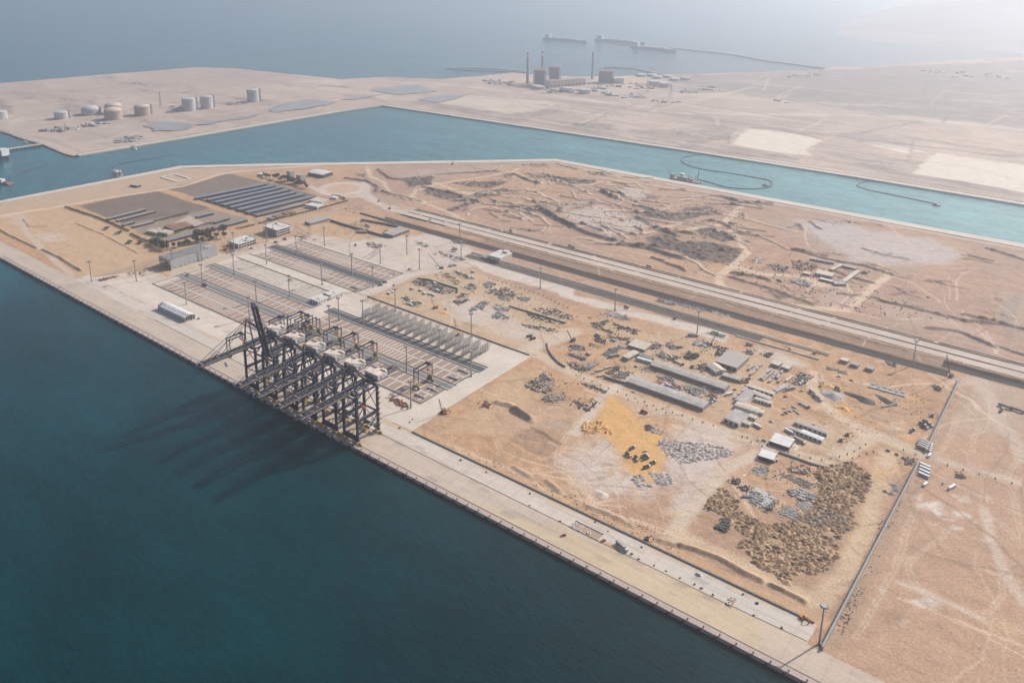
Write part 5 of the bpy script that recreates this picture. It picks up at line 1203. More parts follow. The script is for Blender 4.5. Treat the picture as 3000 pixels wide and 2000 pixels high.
shed('site_cabin', 'short white site cabin at the west end of the cabin camp', 'cabin', W('e',630,1090), W('e',765,1140), 6, 3.4, SHEETG, WHT, .3, 2, 'cabin camp by the curve', 3)
shed('strip_roof_shed', 'open shed with four white roof strips beside the concrete pad', 'shed', W('e',520,1260,4), W('e',590,1165,4), 20, 4, SHEETW, DKV, 0, 4)
sheet_struct('concrete_pad', [P('e','585,1270 655,1195 795,1240 725,1335')], .12, mat('pale_pad', (.58,.52,.42), .9, 0, .08, .3))
hut('canopy_hut', 'white flat roofed canopy hut beside the sandy junction', 'hut', W('h',815,45), 15, 14, 4.2, .1, SHEETW, DKV, None, True, 2)
sheet_struct('pale_slab', [P('h','475,275 560,180 605,190 520,300')], .15, mat('pale_pad2', (.60,.54,.46), .9))
for k, (x, y, L) in enumerate(((490,345,26),(605,385,20))): shed('stall_shed', ['beige roofed open stall north of the container park, larger one','beige roofed open stall north of the container park, smaller one'][k], 'shed', W('e',x-50,y-5), W('e',x+45,y+25), 11, 3.8, SHEETB, WALLD, 0, 1)
for k, (x, y, s_) in enumerate(((1270,310,'western'),(1390,360,'middle'),(1560,405,'eastern'))): shed('trench_hut', f'{s_} pale hut of the three strung along the dark trench', 'hut', W('e',x-45,y-12), W('e',x+45,y+16), 8, 3.6, (SHEETB,GRYC,GRYC)[k], WALLD, 0, 1)
# concrete casting bed, yard slabs
t = thing('casting_bed', 'long grey concrete casting bed east of the gravel heaps', 'slab', (*W('e',1760,640), .1)); p_, q_ = W('e',1560,575), W('e',1985,690); L = math.dist(p_, q_); t.rotation_euler = (0,0,ang(p_,q_))
MB().quad_box((0,0,0), L, 10, .7).build('bed', GRYC, t)
for y in (-5,5): MB().quad_box((0,y,.7), L, .6, .5).build('kerb', WHT, t)
for k in range(6): MB().quad_box((-L*.4+L*.16*k,random.uniform(-2,2),.7), 4, 1.2, .5).build('formwork', DWALL, t)
# wrecks and stacks in the mound field pad
sheet_struct('casting_pad', [P('h','525,495 690,370 930,510 800,600 740,610')], .15, mat('pad_concrete', (.43,.41,.38), .9, 0, .12, .4))
# ------------------------------------------------------------------ east fence and other walls
FENCE = mat('fence_concrete', (.30,.29,.275), .9, 0, .12, .5)
wall_line('boundary_wall', 'grey concrete boundary wall running inland from the quay to the gate gap', [(-121.8,566),(-121.8,878)], 3.8, 1.5, FENCE, 8, 'wall', 'east boundary wall')
wall_line('boundary_wall', 'grey concrete boundary wall from the gate gap up to the trench', [(-121,901),(-124,1096)], 3.8, 1.5, FENCE, 8, 'wall', 'east boundary wall')
wall_line('kerb_wall', 'low dark wall along the back of the container racks', [(-874,818.3),(-571,817)], 1.3, 1.1, DWALL, 9)
wall_line('channel_wall', 'pale concrete wall along the south side of the basin road', [(-873,1070.5),(-269,1068)], 1.6, 1.3, BEAMW := mat('channel_concrete', (.54,.50,.44), .9, 0, .08, .4), 12)
wall_line('channel_wall', 'pale concrete wall along the north side of the basin road', [(-873,1065.5),(-269,1063.2)], 1.6, 1.0, BEAMW, 12)
wall_line('channel_wall', 'pale concrete kerb wall beside the scattered white slabs', [(-386,1042.5),(-275,1043.5)], 1.4, 1.2, BEAMW, 12)
wall_line('yard_wall', 'curved dark wall round the western contractors yard', P('c','2050,960 2060,1040 2110,1120 2180,1190 2260,1240'), 2.2, .8, WALLD, 6)
wall_line('yard_wall', 'dark wall of the warehouse compound facing the posts road', [W('d',430,965),W('d',570,1010),W('d',690,1045)], 3.0, .7, WALLD, 6)
wall_line('kiln_wall', 'dark drainage edge below the hairpin road', P('e','515,1355 700,1420 900,1490 1040,1530'), 1.6, 2.2, DWALL, 7)
wall_line('yard_wall', 'long dark wall beside the upper laydown rows', P('c','1615,540 1800,595 2050,670 2260,735'), 2.0, 1.4, WALLD, 8)
wall_line('yard_wall', 'dark green edged wall round the scrap oval', P('c','560,225 700,240 850,290 1025,345 1020,385'), 2.4, 1.0, GREEN, 8)
# ------------------------------------------------------------------ old farm: long sheds, villas, hedges
fs = [(520,390,1330,228),(660,412,1420,246),(745,438,1500,268),(840,470,1590,292),(915,497,1660,322),(1010,525,1760,342),(1110,555,1885,368),(1215,592,1770,458)]
FD = ['northernmost','second','third','fourth','fifth','sixth','seventh','southernmost']
for k, (x0, y0, x1, y1) in enumerate(fs):
    shed('farm_shed', f'{FD[k]} of the long blue grey farm sheds in the eastern plot', 'shed', W('a',x0,y0,4), W('a',x1,y1,4), 11 if k not in (7,) else 7, 4.2, BLUEG, DKV, .3, 10, 'long farm sheds of the eastern plot')
for k, (t_, x0, y0, x1, y1, l_) in enumerate((('a',190,880,1110,638,'long blue grey farm shed nearest the tall trees'),('a',530,605,720,560,'short blue grey shed beside the pale farm court'),('a',735,668,900,618,'short blue grey shed south of the dug plot'),('i',1230,1412,1665,1300,'narrow shed along the western fallow plot, northern one'),('i',1340,1432,1780,1322,'narrow shed along the western fallow plot, middle one'),('i',1405,1482,1535,1442,'narrow short shed of the western fallow plot'),('i',1520,1500,1760,1440,'narrow shed beside the long hedge of the western plot'))):
    shed('farm_shed', l_, 'shed', W(t_,x0,y0,4), W(t_,x1,y1,4), 7, 3.8, BLUEG if k < 3 else SHEETG, DKV, .3, 8 if k == 0 else 4)
for k, (x, y, sx, sy) in enumerate(((45,795,22,14),(185,805,22,16),(95,775,10,10))): hut('villa', ['beige villa at the west edge of the farm lawn','beige villa in the middle of the farm lawn','small beige annex between the two villas'][k], 'villa', W('a',x,y), sx, sy, 5, .25, SHEETB, mat('beige_wall', (.50,.42,.32), .85), None, True, 3, 2)
for k, (x0, y0, x1, y1) in enumerate(((225,720,340,775),(340,700,440,745))): shed('brown_shed', ['brown roofed barn beside the farm lawn, western one','brown roofed barn beside the farm lawn, eastern one'][k], 'barn', W('a',x0,y0), W('a',x1,y1), 22, 4, BRICKR, DKV, .5, 3)
hut('farm_house', 'white farm house with terraces near the roundabout hedge', 'house', W('a',1890,500), 30, 20, 6, .2, WHT, WHT, None, True, 5, 4)
hut('farm_hall', 'cream flat roofed hall north of the white farm house', 'hall', W('a',1935,440), 34, 24, 5, .2, SHEETB, SHEETB, None, True, 3, 0)
hut('farm_store', 'small white house inside the hedge corner by the roundabout', 'house', W('a',2120,402), 14, 10, 4, .2, SHEETW, WHT, None, True, 2, 0)
for k, (x, y) in enumerate(((1395,635),(1450,612),(1500,600),(1560,575),(1620,565))): shed('crate_store', ['blue stack row beside the farm hedge','brown stack row next east of the blue one','brown stack row in the middle of the farm hedge rows','brown stack row towards the farm house','short dark stack row nearest the farm house'][k], 'stack', W('a',x-22,y+8), W('a',x+22,y-6), 16, 2.6, BLUEG if k == 0 else BRICKR, DWALL, 0, 1)
hut('batch_tower', 'grey concrete batching tower beside the tree belt, western one', 'tower', W('a',1615,190), 12, 12, 22, 0, GRYC, GRYC, 'batching towers', True, 1)
hut('batch_tower', 'grey concrete batching tower beside the tree belt, eastern one', 'tower', W('a',1735,222), 16, 14, 20, 0, GRYC, GRYC, 'batching towers', True, 1)
shed('wave_roof_shed', 'white folded roof shed beyond the batching towers', 'shed', W('a',1870,118), W('a',2040,150), 34, 8, SHEETW, DKV, 2.6, 3)
hut('site_office', 'small white cabin beside the tree belt end', 'cabin', W('a',1285,135), 16, 14, 5, .3, WHT, WHT, None, True, 2)
# foundation outline of the ruined yard
wall_line('ruined_walls', 'low pale outline walls of an unfinished yard near the canal', P('a','130,155 290,120 470,180 310,210 130,155'), 1.5, 7, MBANK, 14)
hut('watch_hut', 'lone dark hut on the western sand', 'hut', W('i',1560,1045), 22, 12, 4, .2, SHEETG, DKV, None, True, 2)
# camp beside the north road
shed('camp_shed', 'long camp shed roof along the grey flat, western one', 'shed', W('j',1075,240), W('j',1345,290), 7, 3.5, SHEETG, WALLD, .3, 4)
shed('camp_shed', 'long camp shed roof at the head of the camp square', 'shed', W('j',1450,320), W('j',1610,360), 8, 3.5, SHEETG, WALLD, .3, 3)
shed('camp_shed', 'pale camp shed closing the east side of the camp square', 'shed', W('j',1450,510), W('j',1620,385), 7, 3.5, SHEETB, WALLD, .3, 3)
shed('camp_shed', 'pale camp shed closing the west side of the camp square', 'shed', W('j',1310,370), W('j',1430,310), 6, 3.2, SHEETB, WALLD, .3, 2)
hut('camp_hall', 'flat pale roofed hall at the corner of the camp square', 'hall', W('j',1240,425), 26, 18, 5, 0, SHEETB, WALLD, None, True, 2)
shed('camp_shed', 'white and red camp cabins south of the camp hall', 'cabin', W('j',1180,470), W('j',1330,505), 6, 3.2, SHEETW, BRICKR, 0, 3)
shed('camp_shed', 'low grey cabins at the south corner of the camp square', 'cabin', W('j',1340,525), W('j',1470,525), 10, 3.2, SHEETG, WALLD, 0, 2)
hut('camp_store', 'small grey store on the camp track', 'hut', W('j',1030,415), 12, 9, 4, 0, SHEETB, BRICKR, None, True, 1)
# ------------------------------------------------------------------ trees and hedges
LEAF = [mat('leaf_dark', (.040,.060,.030), .8, 0, .4, .4), mat('leaf_olive', (.062,.078,.040), .8, 0, .4, .4)]
BARK = mat('bark', (.12,.085,.06), .9)
def leaf_cloud(mb, c, r, n, size):
    for _ in range(n):
        u = random.gauss(0,1); v = random.gauss(0,1); w = random.gauss(0,1); d = math.sqrt(u*u+v*v+w*w)+1e-6; k = random.random()**.4
        p = Vector((c[0]+u/d*k*r[0], c[1]+v/d*k*r[1], c[2]+w/d*k*r[2])); s = size*random.uniform(.6,1.3)
        a = Vector((random.gauss(0,1),random.gauss(0,1),random.gauss(0,.6))).normalized(); b = a.cross(Vector((random.gauss(0,1),random.gauss(0,1),random.gauss(0,1)))).normalized()
        i = len(mb.v); mb.v += [tuple(p+a*s), tuple(p+b*s*.7), tuple(p-a*s), tuple(p-b*s*.7)]; mb.f.append((i,i+1,i+2,i+3))
def make_tree(h, spread, m, label, group):
    t = thing('tree', label, 'tree', group=group)
    mb = MB(); mb.cyl((0,0,0), .45, h*.55, 7, .22)
    for k in range(4): a = k*1.6+random.random(); mb.beam((0,0,h*.35),(spread*.5*math.cos(a),spread*.5*math.sin(a),h*.65),.22)
    mb.build('trunk', BARK, t)
    mb = MB()
    for k in range(7):
        a = k*2.4; r = spread*.45*random.random()**.5*1.4
        leaf_cloud(mb, (r*math.cos(a), r*math.sin(a), h*(.55+.32*random.random())), (spread*.42, spread*.42, h*.2), 42, .95)
    tag(mb.build('crown', m, t), kind='stuff'); return t
TV = [make_tree(14, 6, LEAF[0], 'dark tree', 'tree belts of the farm'), make_tree(9, 5, LEAF[1], 'dark tree', 'tree belts of the farm'), make_tree(11, 4.5, LEAF[0], 'dark tree', 'tree belts of the farm')]
ORDW = 'first second third fourth fifth sixth seventh eighth ninth tenth eleventh twelfth thirteenth fourteenth fifteenth sixteenth seventeenth eighteenth nineteenth twentieth twenty-first twenty-second twenty-third twenty-fourth'.split()
def tree_row(tile, s, spacing, lab, jit=3, big=None, side='west'):
    pts = P(tile, s); cnt_ = 0
    for p, q in zip(pts, pts[1:]):
        n = max(1, int(math.dist(p,q)/spacing))
        for k in range(n):
            f = (k+random.random()*.6)/n; v = TV[big if big is not None else random.randrange(3)]
            loc = (p[0]+(q[0]-p[0])*f+random.uniform(-jit,jit), p[1]+(q[1]-p[1])*f+random.uniform(-jit,jit), 0)
            if 'used' not in v: v['used'] = 1; del v['used']
            cnt_ += 1; dup(v, loc, random.uniform(0,6.28), f'{ORDW[min(cnt_-1,23)]} dark tree from the {side} in the belt {lab}', 'trees of the belt '+lab, (1,1,1) if big is not None else [random.uniform(.9,1.3)]*3)
for _i, (x, y) in enumerate(((545,860),(620,865),(700,835),(845,800))):
    v = dup(TV[0], (*W('a',x,y+30),0), _i, ['tall dark tree, first of the clump behind the scaffolded building','tall dark tree, second of the clump behind the scaffolded building','tall dark tree, third of the clump behind the scaffolded building','tall lone dark tree behind the long white concrete frame'][_i], 'tall trees at the farm corner', [1.75]*3)
tree_row('a','180,985 330,960 480,920 600,900 760,870 880,850', 8, 'behind the scaffolded building', 2)
tree_row('a','0,910 100,960 200,1000', 6, 'west of the scaffolded building', 2)
tree_row('a','1295,150 1450,185 1600,220 1810,285', 7.5, 'beside the batching towers', 2)
for v in TV: v.location = (0,0,0)
def hedge(label, tile, s, wd, h, m=None):
    pts = P(tile, s); t = thing('hedge', label, 'hedge', (pts[0][0], pts[0][1], 0)); mb = MB(); st = MB()
    for p, q in zip(pts, pts[1:]):
        L = math.dist(p,q); n = max(1, int(L/2.6))
        for k in range(n):
            f = (k+.5)/n; c = (p[0]+(q[0]-p[0])*f-pts[0][0], p[1]+(q[1]-p[1])*f-pts[0][1], h*.5)
            leaf_cloud(mb, c, (1.7, wd/2*random.uniform(.8,1.2), h*.55*random.uniform(.8,1.2)), 26, .8); st.beam((c[0],c[1],0),(c[0],c[1],h*.5),.15)
    tag(mb.build('foliage', m or LEAF[0], t), kind='stuff'); tag(st.build('stem', BARK, t), kind='stuff')
hedge('long dark hedge on the west side of the farm', 'i', '745,1285 900,1335 1100,1400 1300,1480 1480,1565', 5, 4)
hedge('dark hedge from the farm corner to the scaffolded building', 'D', '900,205 960,235 1060,275 1130,300', 7, 4.5)
hedge('green hedge across the western plot above the pale court', 'a', '0,675 120,650 280,610 440,575', 10, 4.5, LEAF[1])
hedge('low green hedge along the farm drive', 'a', '985,752 1100,730 1200,705', 9, 3.5, LEAF[1])
hedge('long hedge along the farm road to the roundabout', 'a', '1240,690 1500,630 1800,555 2050,490 2270,430', 5, 3.2)
hedge('hedge round the corner house by the roundabout', 'a', '2090,370 2150,375 2220,400 2230,420', 8, 4)
hedge('dark hedge along the brown barns', 'a', '460,755 600,710 720,680', 7, 4)
hedge('hedge below the sheds of the eastern plot', 'a', '545,405 700,450 900,505 1130,570 1200,600', 6, 2.2)
for k, (x, y, s_) in enumerate(((1025,1040,1),(890,235,1))): pass
for k, (tl, x, y) in enumerate((('i',1225,1535),('D',820,200),('D',895,265),('D',970,265))):
    dup(TV[1], (*W(tl,x,y),0), k, ['rounded bush west of the long farm hedge','rounded bush in the sand beside the farm hedge','rounded bush south of the farm corner','low bush beside the scaffolded building road'][k], 'bushes on the western sand', [1.3,1.3,.55])
for v in TV:
    for c in kids(v): bpy.data.objects.remove(c)
    bpy.data.objects.remove(v)
# ================================================================== EARTH HEAPS
def heap_mesh(name, r, h, el, seed, seg=12, rings=4):
    rg = random.Random(seed); ph = [rg.uniform(0,6.28) for _ in range(3)]; mb = MB()
    for k in range(rings):
        t = k/rings
        for i in range(seg):
            a = 2*math.pi*i/seg; rr = r*(1-t)**1.1*(1+.2*math.sin(2*a+ph[0])+.14*math.sin(3*a+ph[1])+rg.uniform(-.07,.07))
            mb.v.append((rr*el*math.cos(a)+t*.25*r, rr*math.sin(a), h*t*(1+rg.uniform(-.14,.14))))
    mb.v.append((.25*r, 0, h)); n = len(mb.v)-1
    for k in range(rings-1):
        for i in range(seg): j = (i+1) % seg; mb.f.append((k*seg+i, k*seg+j, (k+1)*seg+j, (k+1)*seg+i))
    for i in range(seg): mb.f.append(((rings-1)*seg+i, (rings-1)*seg+(i+1)%seg, n))
    me = mb.mesh(name); me.polygons.foreach_set('use_smooth', [True]*len(me.polygons)); return me
SPOIL = [mat('brown_spoil', (.255,.165,.098), .95, 0, .25, .5, .5, 1.2), mat('grey_spoil', (.25,.215,.185), .95, 0, .25, .5, .5, 1.2), mat('sandy_spoil', (.40,.265,.155), .95, 0, .2, .5, .5, 1.2)]
def pip(pts, x, y):
    r = False
    for (ax,ay),(bx,by) in zip(pts, pts[1:]+pts[:1]):
        if (ay > y) != (by > y) and x < (bx-ax)*(y-ay)/(by-ay)+ax: r = not r
    return r
def heaps(name, label, cat, group, tile, polys, n, gap, meshes, mats_, sc=(.7,1.3), rot=(0,6.28), holes=()):
    rg = random.Random(len(label)); ps = [P(tile, s) for s in polys]; hs_ = [P(tile, s) for s in holes]; out = []
    xs = [p[0] for q in ps for p in q]; ys = [p[1] for q in ps for p in q]; tries = 0; cache = {}
    while len(out) < n and tries < n*200:
        tries += 1; x, y = rg.uniform(min(xs), max(xs)), rg.uniform(min(ys), max(ys))
        if not any(pip(q,x,y) for q in ps) or any(pip(q,x,y) for q in hs_): continue
        if any((x-a)**2+(y-b)**2 < gap*gap for a,b in out): continue
        out.append((x,y)); k = rg.randrange(len(meshes)); m = rg.choice(mats_); key = (k, m.name)
        if key not in cache: me = meshes[k].copy(); me.materials.clear(); me.materials.append(m); cache[key] = me
        o = bpy.data.objects.new(name, cache[key]); COL.objects.link(o); s = rg.uniform(*sc)
        o.location = (x, y, -.15); o.scale = (s*rg.uniform(.85,1.2), s, s*rg.uniform(.8,1.2)); o.rotation_euler = (0,0,rg.uniform(*rot)); tag(o, label, cat, group)
HM = [heap_mesh('spoil_heap', 2.7, 2.5, 1.55, k, 10, 3) for k in range(6)]
heaps('spoil_heap', 'brown spoil heap among the closely tipped heaps of the eastern field', 'heap', 'brown spoil heaps tipped in the eastern field', 'h',
  ['1400,160 1560,130 1800,85 1960,180 2000,240 1990,400 1900,470 1960,540 1800,560 1780,600 1830,800 1600,1000 1610,1220 1500,1330 1380,1390 1200,1330 1030,1480 650,1240 560,1080 430,1060 600,960 380,790 330,700 80,640 150,520 300,380 500,560 460,640 800,790 1000,800 1180,720 1350,600 1400,420'],
  298, 4.6, HM, [SPOIL[0]]*4+[SPOIL[2]]*4, (.55,1.3), (-.2,1.6), holes=['1480,870 1590,900 1600,1000 1500,980','850,950 1000,960 1000,1060 880,1040','200,760 370,760 360,900 230,880','1850,430 1960,440 1960,470 1850,460'])
for o_ in [o for o in bpy.data.objects if o.name.startswith('spoil_heap')]:
    x_, y_ = o_.location.x, o_.location.y
    w1, w2, w3 = W('h',1350,600), W('h',520,600), W('h',900,950)
    part = 'in the western corner of the field, by the road' if x_ < w2[0] and y_ > w3[1]-12 else ('in the eastern lobe of the field, by the hairpin' if y_ > w1[1] else ('along the southern edge of the yard' if y_ > w3[1] else 'in the southern lobe, nearest the apron'))
    o_['label'] = 'brown spoil heap '+part; o_['group'] = 'brown spoil heaps '+part
def heap_stuff(name, label, tile, polys, n, m, r0, r1, holes=()):
    rg = random.Random(n); ps = [P(tile, s) for s in polys]; hs_ = [P(tile, s) for s in holes]; mb = MB(); xs = [p[0] for q in ps for p in q]; ys = [p[1] for q in ps for p in q]; c = 0
    while c < n:
        x, y = rg.uniform(min(xs),max(xs)), rg.uniform(min(ys),max(ys))
        if not any(pip(q,x,y) for q in ps) or any(pip(q,x,y) for q in hs_): continue
        c += 1; r = rg.uniform(r0,r1); e = rg.uniform(1,2.4); a = rg.uniform(0,1.5); ca, sa = math.cos(a), math.sin(a); i = len(mb.v); k_ = 8
        for q in range(k_):
            t_ = 6.283*q/k_; rr = r*rg.uniform(.75,1.2); X_, Y_ = rr*e*math.cos(t_), rr*math.sin(t_); mb.v.append((x+X_*ca-Y_*sa, y+X_*sa+Y_*ca, -.1))
        mb.v.append((x+rg.uniform(-.4,.4)*r, y+rg.uniform(-.4,.4)*r, r*rg.uniform(.5,.95)))
        for q in range(k_): mb.f.append((i+q, i+(q+1)%k_, i+k_))
    return tag(mb.build(name, m), label, 'earth', kind='stuff')
SPF = ['1400,160 1560,130 1800,85 1960,180 2000,240 1990,400 1900,470 1960,540 1800,560 1780,600 1830,800 1600,1000 1610,1220 1500,1330 1380,1390 1200,1330 1030,1480 650,1240 560,1080 430,1060 600,960 380,790 330,700 80,640 150,520 300,380 500,560 460,640 800,790 1000,800 1180,720 1350,600 1400,420']
heap_stuff('loose_spoil', 'small lumps of brown spoil tipped between the heaps of the eastern field', 'h', SPF, 1700, SPOIL[0], .7, 1.9, ['1480,870 1590,900 1600,1000 1500,980','850,950 1000,960 1000,1060 880,1040','200,760 370,760 360,900 230,880'])
heap_stuff('loose_stone', 'small grey stone lumps between the stone heaps east of the sand', 'S', ['1105,1020 1130,965 1240,970 1400,1000 1700,1020 1860,1080 1800,1130 1640,1160 1500,1170 1400,1200 1300,1190 1200,1130'], 260, mat('stone_lump', (.36,.325,.305), .95, 0, .2, .6), .5, 1.6)
heap_stuff('loose_stone', 'small grey stone lumps south of the parked tippers', 'G', ['2130,430 2240,440 2290,500 2240,525 2170,500','1995,460 2080,450 2090,500 2140,530 2060,530 2000,500'], 90, mat('stone_lump', (.36,.325,.305)), .5, 1.6)
heaps('rubble_heap', 'grey rubble heap on the grey patch amid the brown spoil heaps', 'heap', 'grey rubble heaps amid the brown spoil', 'h', ['1380,640 1560,690 1700,740 1800,830 1780,900 1640,850 1500,800 1400,720','1220,770 1300,720 1400,760 1450,830 1300,810'], 40, 4.6, HM, [SPOIL[1]], (.7,1.2), (.2,1.4))
LIME = mat('pale_grey_rubble', (.36,.32,.295), .95, 0, .25, .5, .5, 1.2); LIME2 = mat('mauve_grey_rubble', (.31,.265,.24), .95, 0, .25, .5, .5, 1.2)
LM = [heap_mesh('stone_heap', 2.8, 2.4, 1.9, 20+k, 9, 3) for k in range(5)]
heaps('stone_heap', 'pale grey stone heap east of the orange sand patch', 'heap', 'grey stone heaps east of the sand', 'S', ['1105,1020 1130,965 1240,970 1400,1000 1700,1020 1860,1080 1800,1130 1640,1160 1500,1170 1400,1200 1300,1190 1200,1130'], 84, 4.2, LM, [LIME, LIME2], (.45,1.0), (.1,1.7))
heaps('stone_heap', 'grey stone heap by the sharp eastern edge of the sand', 'heap', 'grey stone heaps by the sand edge', 'S', ['1040,840 1170,890 1170,925 1030,905','1080,820 1110,810 1110,850'], 9, 4.0, LM, [LIME2], (.6,1.0), (.3,1.5))
heaps('stone_heap', 'grey stone heap south of the parked tippers', 'heap', 'grey stone heaps south of the tippers', 'G', ['2130,430 2240,440 2290,500 2240,525 2170,500','1995,460 2080,450 2090,500 2140,530 2060,530 2000,500'], 20, 4.8, LM, [LIME2, LIME], (.75,1.2), (.3,1.5))
SANDM = mat('orange_sand', (.54,.32,.135), .95, 0, .12, .4, .3, 1)
heaps('sand_heap', 'orange sand heap at the west side of the sand patch', 'heap', 'orange sand heaps', 'S', ['355,840 380,800 540,790 560,840 660,890 640,915 500,900 380,910'], 44, 3.0, HM, [SANDM], (.45,1.0), (.4,1.6))
def one_heap(name, label, tile, x, y, r, h, el, rz, m, cat='heap'):
    me = heap_mesh(name, r, h, el, int(x+y), 18, 6); me.materials.append(m); o = bpy.data.objects.new(name, me); COL.objects.link(o)
    o.location = (*W(tile,x,y), -.1); o.rotation_euler = (0,0,rz); return tag(o, label, cat)
BLK = mat('black_aggregate', (.065,.066,.068), .95, 0, .2, .6, .4, 1); GRV = mat('grey_gravel', (.32,.305,.30), .95, 0, .15, .6, .4, 1)
one_heap('gravel_heap', 'large pale grey gravel heap west of the black aggregate', 'e', 1125, 700, 9.5, 4.5, 1.35, -.35, GRV)
one_heap('aggregate_heap', 'large black aggregate heap, the western of two', 'e', 1465, 735, 9.0, 3.6, 1.9, -.15, BLK)
one_heap('aggregate_heap', 'black aggregate heap against the curved kerb, the eastern of two', 'e', 1745, 758, 7.0, 3.0, 1.9, -.4, BLK)
one_heap('sand_heap', 'orange sand heap below the grey gravel heap', 'e', 1245, 845, 6, 2.4, 1.3, 0, SANDM)
one_heap('sand_heap', 'orange sand heap beside the loader north of the gravel', 'e', 1075, 592, 6, 2.6, 1.4, 0, SANDM)
one_heap('black_heap', 'dark round rubble heap at the eastern edge of the sand', 'S', 1012, 850, 6, 3, 1.3, 1.3, BLK)
one_heap('earth_heap', 'small pale mound in the tyre tracks by the apron wall', 'G', 1790, 580, 6, 2, 1.2, .2, mat('pale_earth', (.55,.47,.38), .95))
one_heap('gravel_heap', 'small orange heap behind the racks beside the dry rill', 'c', 865, 615, 7, 2, 1.8, -.2, SANDM)
for k, (x, y, r) in enumerate(((2280,370,8),(2235,455,6),(2165,430,5),(2290,410,6))): one_heap('rubble_heap', ['largest grey rubble heap by the east wall','southern grey rubble heap by the east wall','western small grey rubble heap by the east wall','middle grey rubble heap by the east wall'][k], 'h', x, y, r*.62, 2.2, 1.2, .6, SPOIL[1])
wall_line('block_kerb', 'curved pale concrete block kerb round the black aggregate', P('e','1700,835 1790,820 1860,795 1870,760'), 1.6, 1.4, GRYC, 4)
# ================================================================== MATERIAL STACKS
PAL = dict(dk=mat('stack_dark', (.055,.056,.06), .8, 0, .3, 1), gr=mat('stack_grey', (.20,.20,.20), .8, 0, .25, 1), lg=mat('stack_light', (.36,.335,.30), .8, 0, .2, 1), ru=mat('stack_rust', (.17,.09,.06), .85, 0, .3, 1), wo=mat('stack_timber', (.27,.19,.125), .85, 0, .25, 1),
   wh=mat('stack_white', (.60,.58,.55), .7, 0, .1, 1), bl=mat('stack_blue', (.05,.10,.26), .7, 0, .2, 1), re=mat('stack_red', (.38,.07,.05), .7, 0, .2, 1), gn=mat('stack_green', (.09,.13,.10), .7, 0, .2, 1), orr=mat('stack_orange', (.55,.15,.07), .7, 0, .2, 1))
def v_bars(r):
    mb = MB()
    for k in range(6): mb.beam((-3.2+r.uniform(-.5,.5),-1.2+.48*k,.25+.2*(k%2)),(3.2+r.uniform(-.6,.6),-1.2+.48*k+r.uniform(-.15,.15),.25+.2*(k%2)),.3,.34)
    return mb
def v_blocks(r):
    mb = MB()
    for i in range(3):
        for j in range(2): mb.quad_box((-2.1+2.1*i+r.uniform(-.15,.15),-.9+1.8*j,0),1.8,1.5,r.choice((.8,1.3,1.7)))
    return mb
def v_crates(r):
    mb = MB()
    for k in range(4): mb.quad_box((r.uniform(-2,2),r.uniform(-1.6,1.6),0),r.uniform(1.2,2.6),r.uniform(1,1.9),r.uniform(.7,1.9),r.uniform(-.5,.5))
    return mb
def v_heap(r):
    mb = MB()
    for k in range(9):
        a = r.uniform(0,6.28); p = Vector((r.uniform(-2.3,2.3),r.uniform(-1.7,1.7),r.uniform(.1,.9))); d = Vector((math.cos(a),math.sin(a),r.uniform(-.3,.3)))*r.uniform(.8,1.8)
        mb.beam(p-d,p+d,r.uniform(.25,.7),r.uniform(.2,.6))
    return mb
def v_pipes(r):
    mb = MB()
    for k in range(5): mb.cyl((-3,-1.6+.8*k,.4),.38,6,7,axis='x')
    for k in range(4): mb.cyl((-3+r.uniform(-.3,.3),-1.2+.8*k,1.05),.38,6,7,axis='x')
    return mb
VAR = dict(bars=v_bars, blocks=v_blocks, crates=v_crates, heap=v_heap, pipes=v_pipes); STK = {}
NAMES = dict(bars='steel_bundle', blocks='block_stack', crates='crate_stack', heap='scrap_heap', pipes='pipe_stack')
def stack_mesh(v, m, k):
    if (v, m, k) not in STK:
        me = VAR[v](random.Random(k*31+len(v))).mesh(NAMES[v]); me.materials.append(PAL[m]); STK[(v, m, k)] = me
    return STK[(v, m, k)]
ADJ = dict(stack_dark='dark', stack_grey='grey', stack_light='pale', stack_rust='rusty', stack_timber='brown', stack_white='white', stack_blue='blue', stack_red='red', stack_green='green', stack_orange='orange')
